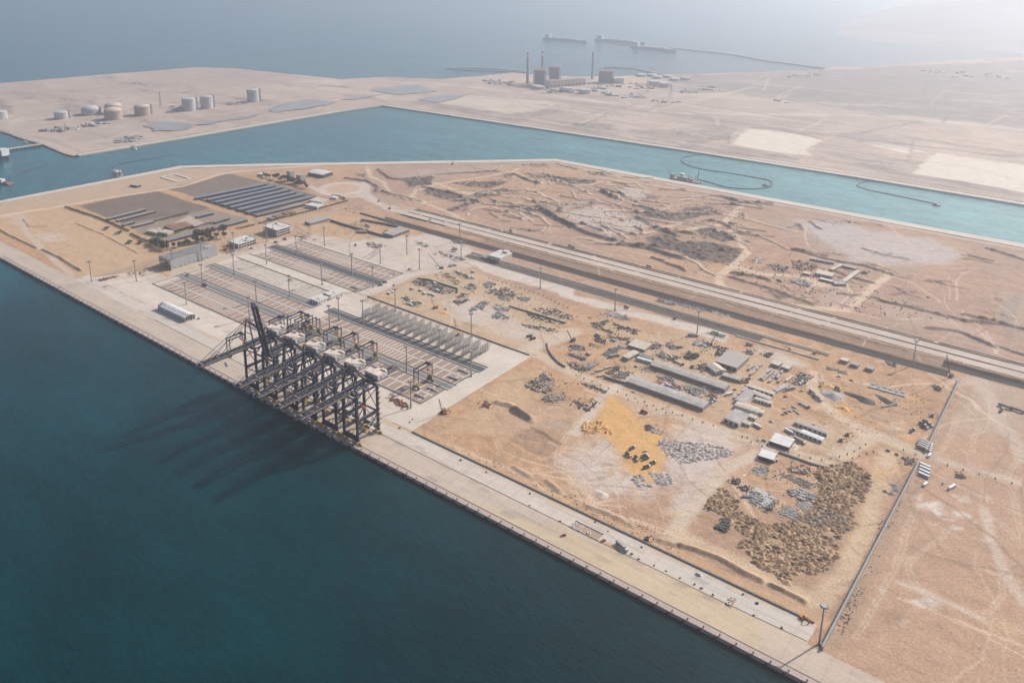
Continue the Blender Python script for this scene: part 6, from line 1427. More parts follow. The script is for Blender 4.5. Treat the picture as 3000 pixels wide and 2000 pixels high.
def cluster(tile, s, label, n, kinds, cols, deg=0, jit=.25, sc=(.7,1.2), rubble=90, gap=3.2):
    rg = random.Random(hash(s) % 9999 if False else sum(map(ord, s))); pts = P(tile, s); xs = [p[0] for p in pts]; ys = [p[1] for p in pts]; out = []; tr = 0
    kinds = kinds.split(); cols = cols.split()
    while len(out) < n and tr < n*90:
        tr += 1; x, y = rg.uniform(min(xs),max(xs)), rg.uniform(min(ys),max(ys))
        if not pip(pts,x,y) or any((x-a)**2+(y-b)**2 < gap*gap for a,b in out): continue
        out.append((x,y)); v = rg.choice(kinds); o = bpy.data.objects.new(NAMES[v], stack_mesh(v, rg.choice(cols), rg.randrange(3))); COL.objects.link(o)
        z = rg.uniform(*sc)*.82; o.location = (x,y,.02); o.scale = (z,z*rg.uniform(.85,1.15),z); o.rotation_euler = (0,0,math.radians(deg)+rg.gauss(0,jit)+(math.pi/2 if rg.random() < .25 else 0))
        ad = ADJ[o.data.materials[0].name]; lb = f"{ad} {NAMES[v].replace('_',' ')}, one of the {label}"
        if len(lb.split()) > 16: lb = f"{ad} {NAMES[v].replace('_',' ')}, {label}"
        if len(lb.split()) > 16: lb = label
        tag(o, lb, 'stack', label)
    if rubble:
        mb = MB(); tr = 0; c = 0
        while c < rubble and tr < rubble*20:
            tr += 1; x, y = rg.uniform(min(xs)-3,max(xs)+3), rg.uniform(min(ys)-3,max(ys)+3)
            if not pip(pts,x,y) and rg.random() > .12: continue
            c += 1; q = rg.uniform(.3,1.5); mb.quad_box((x,y,0),q,q*rg.uniform(.4,1.6),q*rg.uniform(.3,.8),rg.uniform(0,3.1),rg.uniform(.5,1))
        o = mb.build('rubble', PAL[rg.choice([c for c in cols if c not in ('re','bl','orr','wh')] or ['gr'])]); tag(o, 'loose rubble scattered around: '+' '.join(label.split()[:8]), 'rubble', kind='stuff')
CL = [('c','510,250 640,240 720,280 640,310 520,300','dark timber and steel stacked in the walled oval, west half',14,'heap bars crates','dk gr wo'),
('c','660,320 780,290 980,360 900,395 800,385 700,350','mixed stacks in the walled oval, east half',20,'heap bars crates','dk gr wo ru'),
('c','800,170 900,160 950,190 1050,260 1000,290 900,210','scrap stacks on the slope above the walled oval',16,'bars heap bars','gr dk wo'),
('c','1000,140 1200,200 1150,230 1020,170','scrap and crates along the upper laydown lane',10,'crates heap','dk gr wh'),
('c','1100,320 1160,270 1230,290 1230,350 1150,350','green grey formwork stack beside the laydown lane',9,'blocks bars','gn gr'),
('c','1290,280 1400,260 1470,300 1360,330','grey formwork panels at the head of the bar rows',10,'blocks','gr lg'),
('c','1320,370 1560,310 1620,350 1520,430 1400,400','parallel dark steel bar rows in the upper laydown',20,'bars','dk gr'),
('c','1480,430 1650,370 1700,400 1620,480 1550,480','dark steel bar rows below the upper laydown lane',16,'bars crates','dk gr'),
('c','1700,430 1850,440 1850,480 1750,480','small grey scrap group in the upper laydown',8,'crates heap crates','gr lg'),
('c','1900,560 2150,560 2330,640 2340,690 2250,690 2040,640 1900,590','dense dark stacks at the rounded end of the upper laydown',26,'crates bars heap crates','dk dk gr'),
('c','1800,610 2000,650 2230,740 2150,750 1900,690','short dark trestles below the long dark wall',18,'bars heap','dk ru'),
('c','1720,740 1900,760 2130,800 2130,835 2000,810 1850,790','lower row of dark machinery parts near the junction',18,'crates heap crates','dk gr'),
('c','1230,550 1290,480 1390,490 1310,590','flat grey block field in the middle laydown',10,'blocks','gr'),
('c','1150,580 1230,550 1230,580 1180,600','small grey block field beside the flat one',4,'blocks','gr'),
('c','1420,560 1480,520 1620,560 1600,600 1500,590','grey block field east of the flat one',12,'blocks','gr lg'),
('c','1400,650 1480,600 1620,650 1600,690 1430,670','dark pallets below the grey block fields',12,'crates heap','dk gr'),
('c','980,480 1080,460 1170,460 1060,510 1000,510','white and dark scrap at the dry rill',10,'crates heap crates','wh gr dk'),
('c','1000,430 1100,390 1150,400 1040,440','dark timber row above the dry rill',7,'bars heap','dk wo'),
('c','430,480 560,490 600,540 500,545 430,520','dark gear group behind the western racks',8,'crates heap crates','dk wh gn'),
('c','380,440 450,430 490,470 420,470','green sheets behind the western racks',4,'blocks','gn'),
('b','1660,560 1820,560 1830,600 1690,610','grey rubble around the mast by the long trench',10,'crates heap crates','gr dk'),
('b','650,600 760,580 880,640 820,660 700,640','parallel dark bars on the whitish paving',9,'bars','dk ru'),
('b','1620,690 1680,650 1720,660 1710,700 1650,710','dark stacked formwork on its sandy island',6,'blocks crates','dk gr'),
('b','1500,690 1780,760 1850,790 1700,800 1560,740','long pipes and bars west of the pump house',16,'bars pipes','gr lg ru'),
('b','1240,560 1400,620 1360,640 1230,590','dark mats on the whitish paving',6,'blocks','gn gr'),
('b','480,360 640,340 700,450 540,470','scattered site gear inside the dark walls',8,'crates heap','gr dk wo'),
('b','380,180 640,170 680,260 480,260','pale debris near the radio pole',10,'heap crates','lg gr wh'),
('a','1650,680 1780,780 1900,880 1700,870','debris beside the three storey frame',10,'crates heap crates','gr lg wo'),
('a','800,980 980,1000 1200,950 1180,980 880,1040','debris strip below the two storey frame',12,'bars heap bars','gr lg dk'),
('d','300,340 480,300 480,330 340,400 300,380','steel scrap at the west end of the hairpin',14,'bars heap bars','gr lg dk'),
('d','540,340 800,420 780,470 600,400','dark machinery row inside the hairpin',20,'crates heap','dk dk gr'),
('d','410,400 540,440 520,460 420,430','dark flatbeds and girders inside the hairpin',6,'bars','dk ru'),
('d','470,480 700,510 700,540 500,520','small steel bits along the lower hairpin lane',12,'bars heap','gr ru'),
('d','320,490 450,540 440,580 330,550','black mats in the western contractors yard',8,'blocks','dk'),
('d','260,570 360,600 350,630 260,600','three long bars on the bare yard',5,'bars','wo'),
('d','40,590 200,600 220,660 60,650','dark jumble near the western yard crane',12,'heap crates','dk gr'),
('d','20,690 190,740 180,760 40,710','dark blue stack row in the western yard',9,'blocks','dk bl'),
('d','410,700 500,640 620,600 640,620 480,720','rows of small coloured bars along the trailer lane',18,'bars','bl ru gr'),
('d','0,770 100,800 230,880 200,900 60,860','huts and timber along the curved yard wall',14,'crates heap','dk wh wo'),
('d','200,850 350,800 330,830 240,860','red and blue pipes by the yard corner',9,'bars pipes','re bl lg'),
('d','460,920 600,830 600,870 520,920','dark scrap heap along the compound wall',10,'heap crates','dk gr wo'),
('d','520,950 640,900 740,900 660,980 560,980','timber and scrap west of the warehouse roof',18,'bars heap bars','dk wo gr'),
('d','860,860 1000,830 1090,880 1000,900 900,880','timber beams between the two warehouses',14,'bars heap','wo lg gr'),
('d','1050,960 1200,960 1220,1010 1100,1000','dark crates at the head of the scrap market',10,'crates heap','dk bl gr'),
('d','1045,1010 1150,1010 1180,1050 1060,1040','orange timber stacks in the scrap market',9,'blocks crates','wo orr wh'),
('d','1100,1050 1260,1040 1330,1100 1230,1110','red and white scrap in the scrap market',16,'crates heap crates','re orr wh bl'),
('d','1350,1060 1470,1080 1460,1120 1360,1100','grey boxes in the scrap market',10,'crates','gr lg bl'),
('d','1400,1130 1600,1070 1590,1130 1480,1180','mixed scrap at the east end of the market',14,'crates heap crates','dk lg gr'),
('d','1640,1110 1800,1090 1760,1140 1660,1150','dark blue heap beside the warehouse end',10,'crates heap crates','dk bl gr'),
('d','1640,1160 1720,1160 1730,1200 1650,1200','orange covered heap near the warehouse end',6,'crates','orr re'),
('d','1580,1230 1700,1210 1710,1250 1600,1260','blue covered heap near the warehouse end',7,'crates','bl wh'),
('d','870,600 1060,570 1090,620 950,640','scrap machines in the hedge yard',14,'crates heap crates','dk gr wo'),
('d','1030,690 1130,680 1140,750 1060,740','pale trailers and scrap in the hedge yard',10,'crates heap crates','gr dk lg'),
('d','1150,740 1260,730 1250,770 1170,770','dark machine parts by the red trailer',9,'heap crates','dk gr'),
('d','1340,720 1410,670 1530,700 1450,770 1360,760','parallel black pipes in the centre yard',12,'pipes bars','dk'),
('d','1160,580 1320,620 1260,640 1180,620','dark scrap rows above the black pipes',10,'crates heap crates','dk gr wh'),
('d','1500,820 1600,800 1640,880 1540,900','heap of machine parts beside the angled workshop',12,'crates heap crates','dk wo gr'),
('d','1450,570 1640,560 1620,610 1480,590','white blocks on the road side yard',10,'blocks','wh gr'),
('d','1640,600 1730,600 1850,620 1760,720 1690,710 1740,650','black heap rows above the storage hall',22,'crates heap crates','dk'),
('d','2050,660 2130,650 2110,700 2060,690','dark plant beside the storage hall',7,'crates heap crates','dk gr'),
('d','1990,1000 2090,980 2080,1030 2000,1030','rusty dark tanks beside the flat shed',7,'pipes blocks','dk ru'),
('d','1060,60 1240,100 1230,140 1070,90','grey block rows beside the dark trench, western',12,'blocks','gr lg'),
('d','1270,110 1600,180 1580,200 1300,140','grey girder rows beside the dark trench',14,'bars','gr lg'),
('d','1670,200 1880,260 1860,280 1680,220','pale girder rows beside the dark trench, eastern',10,'bars','lg wh'),
('d','430,210 640,240 650,280 470,260','white slabs on the corner of the white strip',12,'blocks heap','wh lg'),
('d','1660,430 1830,480 1800,500 1650,470','grey steel mesh slab at the end of the strip',8,'blocks','gr gn'),
('e','680,560 760,440 880,470 820,560 740,590','tight row of dark machines in the plant park',26,'crates heap','dk gr wh'),
('e','150,100 220,110 200,140 140,130','black heaps on the cracked white strip',5,'heap crates','dk'),
('e','330,220 420,200 460,230 380,270','black tyres and parts beside the white strip',6,'heap crates','dk'),
('e','1080,380 1300,430 1280,450 1100,400','mixed materials near the grey stockpile road',12,'heap blocks','gr wo lg'),
('e','1750,310 1860,330 1850,370 1770,350','dark scrap near the end of the trench',7,'heap crates','dk gr'),
('e','2290,590 2350,600 2350,650 2300,640','dark parts near the east wall',6,'heap crates','dk'),
('e','650,1540 860,1540 850,1600 700,1590','red barge pieces lying beside the hairpin bend',8,'blocks bars','ru lg re'),
('h','660,150 800,150 810,250 690,240','white frames laid out in the spoil field yard',18,'bars','lg gr'),
('h','940,210 1300,320 1310,390 1230,390 1050,280','long brown timber scatter in the spoil field yard',22,'bars heap','ru wo gr'),
('h','1080,160 1230,200 1210,220 1100,190','red hull like scrap in the spoil field yard',6,'bars blocks','ru re ru'),
('h','1070,440 1180,400 1360,480 1340,550 1150,510','grey concrete block field in the spoil field yard',24,'blocks','gr lg'),
('h','1160,580 1220,550 1340,600 1280,670','pale concrete beams below the block field',12,'bars','lg'),
('h','960,680 1030,600 1180,680 1110,750','rows of grey beams at the south of the yard',20,'bars','lg gr'),
('h','560,490 680,420 780,520 700,590','rows of pale moulds on the casting pad',16,'blocks','lg gr'),
('h','720,620 860,590 900,530 920,560 860,640','dark debris beside the casting pad',8,'heap crates','dk gr'),
('h','240,840 330,760 370,790 320,880','black mats in the tyre swirl',8,'blocks','dk'),
('h','400,300 470,290 480,350 420,350','dark machine parts by the junction road',5,'crates heap crates','dk'),
('h','520,370 590,370 590,430 530,420','dark crates beside the casting pad',5,'crates','dk gr'),
('S','280,590 340,600 400,670 500,590 480,630 400,680 320,650','dark scrap west of the sand patch',20,'heap crates','dk gr'),
('S','0,530 190,540 200,570 60,590','brown timber strewn at the old basin',12,'bars heap bars','wo lg'),
('S','330,410 440,430 600,490 580,510 460,460','long dark poles beside the posts road',10,'bars','dk gr'),
('E','1250,1250 1400,1150 1420,1190 1330,1280','parallel dark concrete beams south of the junction',16,'bars','gr dk'),
('E','1400,1180 1480,1200 1440,1300 1340,1290','dark beam rows beside the parallel beams',12,'bars','gr dk'),
('E','1390,1330 1550,1310 1540,1340 1420,1360','brown rubble line on the sand slope',10,'heap crates','wo gr'),
('E','320,1330 400,1340 470,1390 420,1400 340,1350','rusty red lifting gear stacked behind the quay cranes',16,'crates heap crates','ru re ru'),
('E','980,1350 1020,1360 1020,1400 970,1390','rusty scrap on the slope east of the apron',5,'heap crates','ru wo'),
('E','1840,750 1990,780 1980,800 1850,770','white steel pieces by the strip',8,'bars','wh gr'),
('D','670,520 800,490 790,500 690,528','red steel parts stacked west on the apron',9,'blocks bars','re ru'),
('D','870,470 1080,420 1060,450 890,500','pipes and gear beside the dug apron edge',9,'bars crates','gr dk lg'),
('j','560,290 700,290 820,330 780,390 680,370','grey plant scattered over the northern camp, west part',22,'crates heap crates','gr dk lg'),
('j','850,240 1150,290 1160,350 1000,390 880,350','red and grey plant over the northern camp, middle part',26,'crates heap crates','gr dk re ru'),
('j','840,490 960,480 1080,520 1050,550 920,530','pale stone slabs laid out below the camp',18,'blocks','lg gr'),
('j','400,250 450,220 560,230 480,290','white kerb frames on the camp flat',8,'bars','wh'),
('j','1640,390 1700,370 1720,395 1650,405','dark vehicles by the camp corner',4,'crates','dk'),
('B','1240,1130 1420,1130 1400,1145 1250,1142','dark gear on the canal edge track',6,'heap crates','dk gr'),
('B','1480,1125 1640,1160 1620,1175 1500,1140','pale pipe lengths near the canal bend',8,'bars','lg gr'),
('B','1680,1180 1800,1185 1790,1210 1700,1200','dark gear near the canal bend',7,'heap crates','dk gr'),
('F','860,85 1050,100 1130,130 1000,130','pale pipe rows at the edge of the grey flat',10,'bars','lg wh'),
('H','1520,340 1590,340 1580,380 1530,380','dark parts beside the wall gap',6,'bars heap bars','dk gr'),
('H','1880,440 1940,450 1930,470 1890,460','dark bits outside the wall beside the road',5,'heap crates','dk')]
for c_ in CL:
    t_, s_, l_, n_, k_, p_ = c_[:6]
    cluster(t_, s_, l_, n_, k_, p_, 0 if t_ != 'h' else 10, .3, (.75,1.35) if t_ not in 'jBF' else (1.0,1.7), 210 if n_ > 7 else 80)
# ================================================================== VEHICLES
CABW = mat('vehicle_white', (.66,.66,.66), .35, 0); CABR = mat('vehicle_red', (.34,.035,.03), .4); CABG = mat('vehicle_green', (.05,.12,.06), .4); CABY = mat('machine_yellow', (.52,.29,.03), .5); GLASS = mat('vehicle_glass', (.02,.025,.03), .15); BEDG = mat('bed_grey', (.13,.13,.13), .6); STEELD = mat('steel_dark', (.06,.06,.06), .6); CABD = mat('vehicle_dark', (.06,.065,.08), .4); CABO = mat('vehicle_orange', (.5,.14,.03), .45)
WHEEL = MB().cyl((0,-.22,0), .52, .44, 9, axis='y').mesh('wheel'); WHEEL.materials.append(TYRE)
def wheels(t, xs, hw, r=1.0):
    for x in xs:
        for s in (-1,1):
            o = bpy.data.objects.new('wheel', WHEEL); COL.objects.link(o); o.parent = t; o.location = (x, s*hw, .52*r); o.scale = (r,1,r)
def mk_dump(cab, bed):
    t = thing('dump_truck', 'x', 'truck'); MB().quad_box((-.3,0,.75), 8.2, 1.1, .45).build('chassis', STEELD, t)
    mb = MB(); mb.quad_box((3.2,0,.9), 1.9, 2.45, 2.1, 0, .93); c = mb.build('cab', cab, t); MB().quad_box((4.12,0,1.9), .12, 2.0, .8).build('windscreen', GLASS, c)
    mb = MB(); mb.quad_box((-1.2,0,1.3), 6.2, 2.5, .18)
    for s in (-1,1): mb.quad_box((-1.2,s*1.22,1.45), 6.2, .12, 1.35)
    mb.quad_box((1.86,0,1.45), .14, 2.5, 1.9); mb.quad_box((-4.26,0,1.45), .12, 2.5, 1.2); mb.build('tipper_body', bed, t)
    wheels(t, (3.0,1.5,-2.2,-3.6), 1.05); return t
def mk_car(col):
    t = thing('parked_car', 'x', 'car'); MB().quad_box((0,0,.35), 4.5, 1.8, .6, 0, .96).build('body', col, t); c = MB().quad_box((-.25,0,.93), 2.6, 1.65, .62, 0, .8).build('cabin', GLASS, t); MB().quad_box((-.25,0,1.54), 1.95, 1.3, .05).build('roof', col, c)
    wheels(t, (1.4,-1.4), .82, .64); return t
def mk_pickup(col):
    t = thing('pickup', 'x', 'pickup'); MB().quad_box((0,0,.45), 5.2, 1.85, .6).build('body', col, t); c = MB().quad_box((.5,0,1.05), 1.9, 1.7, .75, 0, .85).build('cabin', GLASS, t); MB().quad_box((.5,0,1.8), 1.5, 1.4, .06).build('roof', col, c)
    MB().quad_box((-1.6,0,1.02), 1.8, 1.5, .06).build('load_bed', BEDG, t); wheels(t, (1.6,-1.6), .85, .7); return t
def mk_bus(col):
    t = thing('bus', 'x', 'bus'); MB().quad_box((0,0,.5), 10.5, 2.5, 2.5).build('body', col, t)
    for s in (-1,1): MB().quad_box((-.2,s*1.26,1.6), 9.6, .06, .85).build('window', GLASS, t)
    MB().quad_box((5.27,0,1.3), .06, 2.2, 1.3).build('windscreen', GLASS, t); wheels(t, (3.4,-3.0), 1.1); return t
def mk_trailer(cab, load):
    t = thing('trailer_truck', 'x', 'truck'); mb = MB(); mb.quad_box((7.0,0,.9), 2.2, 2.45, 2.3, 0, .93); c = mb.build('cab', cab, t); MB().quad_box((8.08,0,2.0), .1, 2.0, .8).build('windscreen', GLASS, c)
    MB().quad_box((0,0,1.1), 13.5, 2.5, .3).build('trailer_deck', STEELD, t)
    if load == 'box': MB().quad_box((-.8,0,1.4), 11.5, 2.45, 2.5).build('container', PAL['lg'], t)
    elif load == 'tank': MB().cyl((-6.2,0,2.5), 1.2, 11, 10, axis='x').build('tank', PAL['lg'], t)
    elif load == 'dark': MB().quad_box((-.8,0,1.4), 11.8, 2.45, 2.2).build('tipper_body', BEDG, t)
    elif load == 'blocks':
        mb = MB(); [mb.quad_box((-5+2.4*k,0,1.4), 1.7, 2.0, 1.1) for k in range(5)]; mb.build('block_load', PAL['wh'], t)
    wheels(t, (7.2,5.4,-3.6,-5.0), 1.05); return t
def mk_exc(col):
    t = thing('excavator', 'x', 'excavator')
    for s in (-1,1): MB().quad_box((0,s*1.1,0), 4.2, .6, .95, 0, .85).build('track', STEELD, t)
    MB().quad_box((-.5,0,1.0), 3.6, 2.6, 1.3).build('house', col, t); MB().quad_box((.6,.8,2.1), 1.4, 1.1, 1.1).build('cab', GLASS, t)
    MB().beam((1,0,1.8),(4.2,0,4.8),.5,.6).build('boom', col, t); MB().beam((4.2,0,4.8),(6.0,0,2.0),.4,.45).build('arm', col, t); MB().quad_box((5.9,0,.9), 1.0,1.1,1.0).build('bucket', STEELD, t); return t
def mk_roller():
    t = thing('road_roller', 'x', 'roller'); MB().cyl((2,-1.1,.8),.8,2.2,12,axis='y').build('drum', STEELD, t); MB().quad_box((-.8,0,.8), 3.4,2.1,1.2).build('body', CABD, t); MB().quad_box((-.4,0,2.0),1.5,1.6,1.2).build('cab', GLASS, t); wheels(t,(-1.5,),1.0,1.3); return t
PROTO = {}
MK = dict(dump=lambda: mk_dump(CABW, BEDG), dumpr=lambda: mk_dump(CABR, PAL['ru']), dumpg=lambda: mk_dump(CABG, BEDG), car=lambda: mk_car(CABW), card=lambda: mk_car(CABD), cars=lambda: mk_car(PAL['lg']), pick=lambda: mk_pickup(CABW), pickr=lambda: mk_pickup(CABR), bus=lambda: mk_bus(CABW), trb=lambda: mk_trailer(CABW,'box'), trt=lambda: mk_trailer(CABW,'tank'), trd=lambda: mk_trailer(CABR,'blocks'), trdk=lambda: mk_trailer(CABD,'dark'), exc=lambda: mk_exc(CABY), excd=lambda: mk_exc(CABD), exco=lambda: mk_exc(CABO), roll=mk_roller)
def car(kind, tile, x, y, deg, label, group=None, sc=1.0):
    loc = (*W(tile,x,y), .31 if tile in 'VK' or (tile == 'M' and x < 500) else .06)
    if kind not in PROTO:
        o = MK[kind](); o.location = loc; o.rotation_euler = (0,0,math.radians(deg)); o['label'] = label; PROTO[kind] = o
        if group: o['group'] = group
    else:
        o = dup(PROTO[kind], loc, math.radians(deg), label, group)
        if not group and 'group' in o.keys(): del o['group']
    o.scale = (sc,sc,sc); return o
G1 = 'tipper trucks gathered on the sand patch'
VEH = [('dump','S',848,1060,75,'white cabbed tipper, northernmost of the trucks on the sand',G1),('dump','S',808,1128,-20,'white cabbed tipper parked at the west edge of the sand',G1),('dump','S',888,1162,-40,'white cabbed tipper standing nose to nose in the truck group',G1),('dump','S',965,1138,70,'tipper in the middle pair of the truck group, northern one',G1),('dump','S',985,1158,70,'tipper in the middle pair of the truck group, southern one',G1),('dump','S',1050,1205,65,'tipper of the southern pair on the sand, upper one',G1),('dump','S',990,1245,60,'tipper of the southern pair on the sand, lower one',G1),('pick','S',978,1083,60,'white pickup beside the tippers on the sand',None),
('dumpr','S',965,705,5,'red tipper standing below the posts road',None),('dumpg','c',1845,890,60,'green cabbed truck with a pale load at the sandy junction',None),('dumpr','c',1885,918,60,'red cabbed truck beside the green one at the junction',None),
('dump','c',135,300,65,'white truck on the cross road, southern of two',None),('dump','c',187,270,65,'white truck on the cross road, northern of two',None),('pick','c',885,573,20,'white pickup beside the dry rill',None),('card','c',290,300,0,'dark car on the cross road verge',None),('pick','c',780,178,60,'white pickup above the walled oval',None),('trb','c',960,80,62,'pale trailer on the lane by the strip',None),
('trdk','d',738,585,-20,'dark truck beside the curved lane above the compound',None),('trb','d',545,725,60,'white trailer truck at the edge of the western yard',None),('car','d',300,922,60,'white car beside the compound gate canopy',None),('pick','d',768,1132,20,'white pickup outside the warehouse on the posts road',None),('card','d',1930,1108,60,'dark car by the end of the northern warehouse',None),('bus','d',1865,1162,62,'white minibus beside the warehouse end',None),('dumpr','d',690,165,-20,'red tipper on the white paved strip',None),('excd','d',1238,296,30,'dark digger at the edge of the white strip',None),('trb','d',1445,488,30,'white lorry beside the hedge yard road',None),('trd','d',1285,800,-10,'red cabbed trailer behind the northern warehouse',None),('card','d',795,843,0,'dark car in the warehouse court',None),('trb','d',820,985,-15,'grey trailer beside the southern warehouse roof',None),('card','d',1510,1222,-15,'dark pickup in the court near the blue heap',None),('excd','d',1440,850,0,'dark bulldozer behind the northern warehouse',None),
('trt','e',905,680,-35,'pale tanker trailer at the stockpile road, front one',None),('trt','e',955,735,-35,'pale tanker trailer at the stockpile road, rear one',None),('trd','e',800,815,-18,'dark trailer with pale blocks and a red cab on the bare lot',None),
('car','e',575,850,60,'white car at the head of the parking lot','w'),('pick','e',640,882,20,'white pickup in the parking lot, westernmost',None),('car','e',680,830,-20,'white car in the parking lot, northern one',None),('cars','e',700,848,-20,'silver car in the parking lot',None),('car','e',692,875,20,'white car in the middle of the parking lot',None),('pick','e',735,903,-10,'white pickup in the parking lot, easternmost',None),('cars','e',562,922,50,'silver car south of the parking lot',None),('card','e',595,902,0,'dark car south of the parking lot',None),('pick','e',430,1000,-10,'pickup on the bare ground beside the office lane',None),('bus','e',268,1060,-15,'white bus at the office court gate',None),('bus','e',632,1122,-20,'white bus beside the cabin camp',None),('pick','e',688,1150,20,'pale pickup beside the cabin camp bus',None),('trb','e',745,1225,-18,'lorry on the concrete pad',None),('card','e',345,1222,0,'dark car at the sandy junction',None),('card','e',590,715,40,'dark pickup on the lane above the parking lot',None),('pick','e',775,648,50,'white pickup on the stockpile road',None),('trb','e',640,635,60,'white lorry below the plant park',None),('car','e',795,1020,-15,'white car behind the cabin camp, western',None),('card','e',912,1045,-15,'dark car behind the cabin camp',None),('car','e',845,1042,-15,'white car behind the cabin camp, middle',None),('car','e',1035,1105,-15,'white car behind the cabin camp, eastern',None),('exc','e',1000,592,80,'yellow loader at the orange heap by the gravel',None),('dump','e',1195,632,-20,'white tipper behind the gravel heap',None),('dump','e',2052,1112,70,'tipper beside the bulldozed earth bank',None),('excd','e',2272,942,20,'dark machine near the east wall, northernmost',None),('dump','e',2165,1042,-20,'dark tipper group near the east wall, western truck',None),('dump','e',2210,1018,-20,'dark tipper group near the east wall, northern truck',None),('dump','e',2245,1050,-20,'dark tipper group near the east wall, eastern truck',None),('dump','e',2190,1072,-20,'dark tipper group near the east wall, southern truck',None),
('trb','e',2195,1250,-12,'white topped trailer by the gate gap, northernmost of four',None),('trb','e',2190,1272,-12,'white topped trailer by the gate gap, second of four',None),('trb','e',2184,1296,-12,'white topped trailer by the gate gap, third of four',None),('trb','e',2176,1320,-12,'white topped trailer by the gate gap, last of four',None),('bus','H',1668,392,-12,'white bus outside the wall by the gate, northernmost of four',None),('bus','H',1668,413,-12,'white bus outside the wall by the gate, second of four',None),('bus','H',1664,436,-12,'white bus outside the wall by the gate, third of four',None),('bus','H',1660,458,-12,'white bus outside the wall by the gate, southernmost of four',None),('car','H',1670,505,80,'white car south of the bus row',None),('pick','H',1795,508,80,'white pickup outside the wall near the pale patches',None),('bus','H',1855,540,70,'green white minibus outside the wall near the pale patches',None),('excd','e',1300,1160,20,'dark machine at the hairpin bend, northern',None),('excd','e',1228,1225,20,'dark machine at the hairpin bend, southern',None),('exc','e',640,172,180,'yellow excavator beside the basin kerb',None),('exco','e',932,215,0,'orange excavator at the foot of the channel wall',None),('card','e',1350,530,0,'dark car near the casting bed',None),('pick','e',1210,485,0,'pickup on the sandy road near the trench huts',None),('card','e',1872,1380,-30,'dark car near the gate road',None),('card','e',1770,1335,0,'small dark car on the sand by the gate road',None),
('trdk','F',2218,1395,-10,'dark truck far outside the east wall, northern',None),('trdk','F',2300,1418,-10,'dark truck far outside the east wall, eastern',None),('dump','F',2195,1422,80,'truck far outside the east wall, southern',None),
('dump','a',1445,905,50,'white mixer truck in front of the three storey frame',None),('dump','a',1552,870,20,'white truck below the three storey frame',None),('pick','a',1815,800,30,'white pickup on the slip road north of the yard',None),('dumpr','a',632,1400,-10,'orange tipper on the western worn lane',None),('pick','a',1322,1402,-15,'pickup on the middle worn lane',None),('roll','a',430,1288,-15,'dark roller at the west end of the worn lane',None),('exc','a',1605,1338,0,'yellow machine on the dusty paver rows',None),('dump','b',825,118,-25,'truck on the highway, nearest the roundabout',None),('dumpg','b',950,205,-25,'green truck on the highway below the roundabout',None),('exco','b',1405,338,0,'orange machine on the corridor road',None),('trb','b',695,402,-10,'grey lorry inside the dark walls',None),('roll','b',555,626,0,'dark roller on the whitish paving',None),('exco','b',1172,905,0,'orange digger at the dirt heap by the cross road',None),
('dump','E',1170,183,-18,'truck on the corridor road, western',None),('trdk','E',1582,292,-15,'dark long truck on the sandy corridor',None),('dumpg','E',2118,430,-10,'green white truck on the corridor road',None),('pick','K',480,690,-10,'white pickup on the apron under the raised boom, northern of two',None),('pick','K',488,707,-10,'white pickup on the apron under the raised boom, southern of two',None),('pick','K',245,305,10,'white pickup beside the white roofed shed',None),
('pickr','V',60,390,60,'red and white pickup on the apron',None),('trb','V',1010,578,-20,'lorry with gear on the apron by the orange stain',None),('pickr','V',712,482,60,'red white machine beside the sand bed corner',None),('excd','V',1425,455,30,'dark digger behind the apron wall',None),('pick','M',110,432,0,'pale vehicle on the inner apron',None),('exco','M',825,735,-20,'red digger at the end of the apron wall',None),('exco','E',715,1440,60,'orange digger on the slope east of the racks',None),('dump','j',725,492,0,'dark truck below the northern camp',None),('pick','j',1690,480,0,'dark pickup on the camp field',None),('card','j',395,342,0,'dark car on the camp lane',None),('card','F',1690,640,0,'lone dark car on the northern plain',None)]
for v_ in VEH: car(*v_[:6], None if v_[6] == 'w' else v_[6])
# lattice boom crawler cranes
def crawler(label, tile, bx, by, tx, ty, col, zt):
    b = W(tile,bx,by); tp = W(tile,tx,ty,zt); a = math.atan2(tp[1]-b[1], tp[0]-b[0]); t = thing('crawler_crane', label, 'crane', (*b,.06)); t.rotation_euler = (0,0,a); R = math.dist(b,tp)
    for s in (-1,1): MB().quad_box((0,s*2.2,0), 7, 1.1, 1.2, 0, .9).build('track', STEELD, t)
    MB().quad_box((-1.2,0,1.3), 6, 3.2, 2.2).build('house', col, t); MB().quad_box((2.0,1.3,1.5), 1.8,1.4,2.0).build('cab', GLASS, t)
    mb = MB(); p0 = Vector((2,0,2)); p1 = Vector((R,0,zt))
    for (i,j) in ((-.7,-.5),(.7,-.5),(.7,.5),(-.7,.5)): mb.beam(p0+Vector((0,i*.9,j)), p1+Vector((0,i*.5,j*.6)), .22)
    n = 12
    for k in range(n):
        q0 = p0.lerp(p1,k/n); q1 = p0.lerp(p1,(k+1)/n); mb.beam(q0+Vector((0,-.6,.4)),q1+Vector((0,.6,.4)),.14); mb.beam(q0+Vector((0,.6,-.4)),q1+Vector((0,-.6,-.4)),.14)
    mb.build('lattice_boom', col, t); MB().beam((-3.5,0,3.2),p1,.12).build('pendant', STAY, t); MB().beam(p1,(R,0,zt*.35),.12).build('hoist_rope', STAY, t)
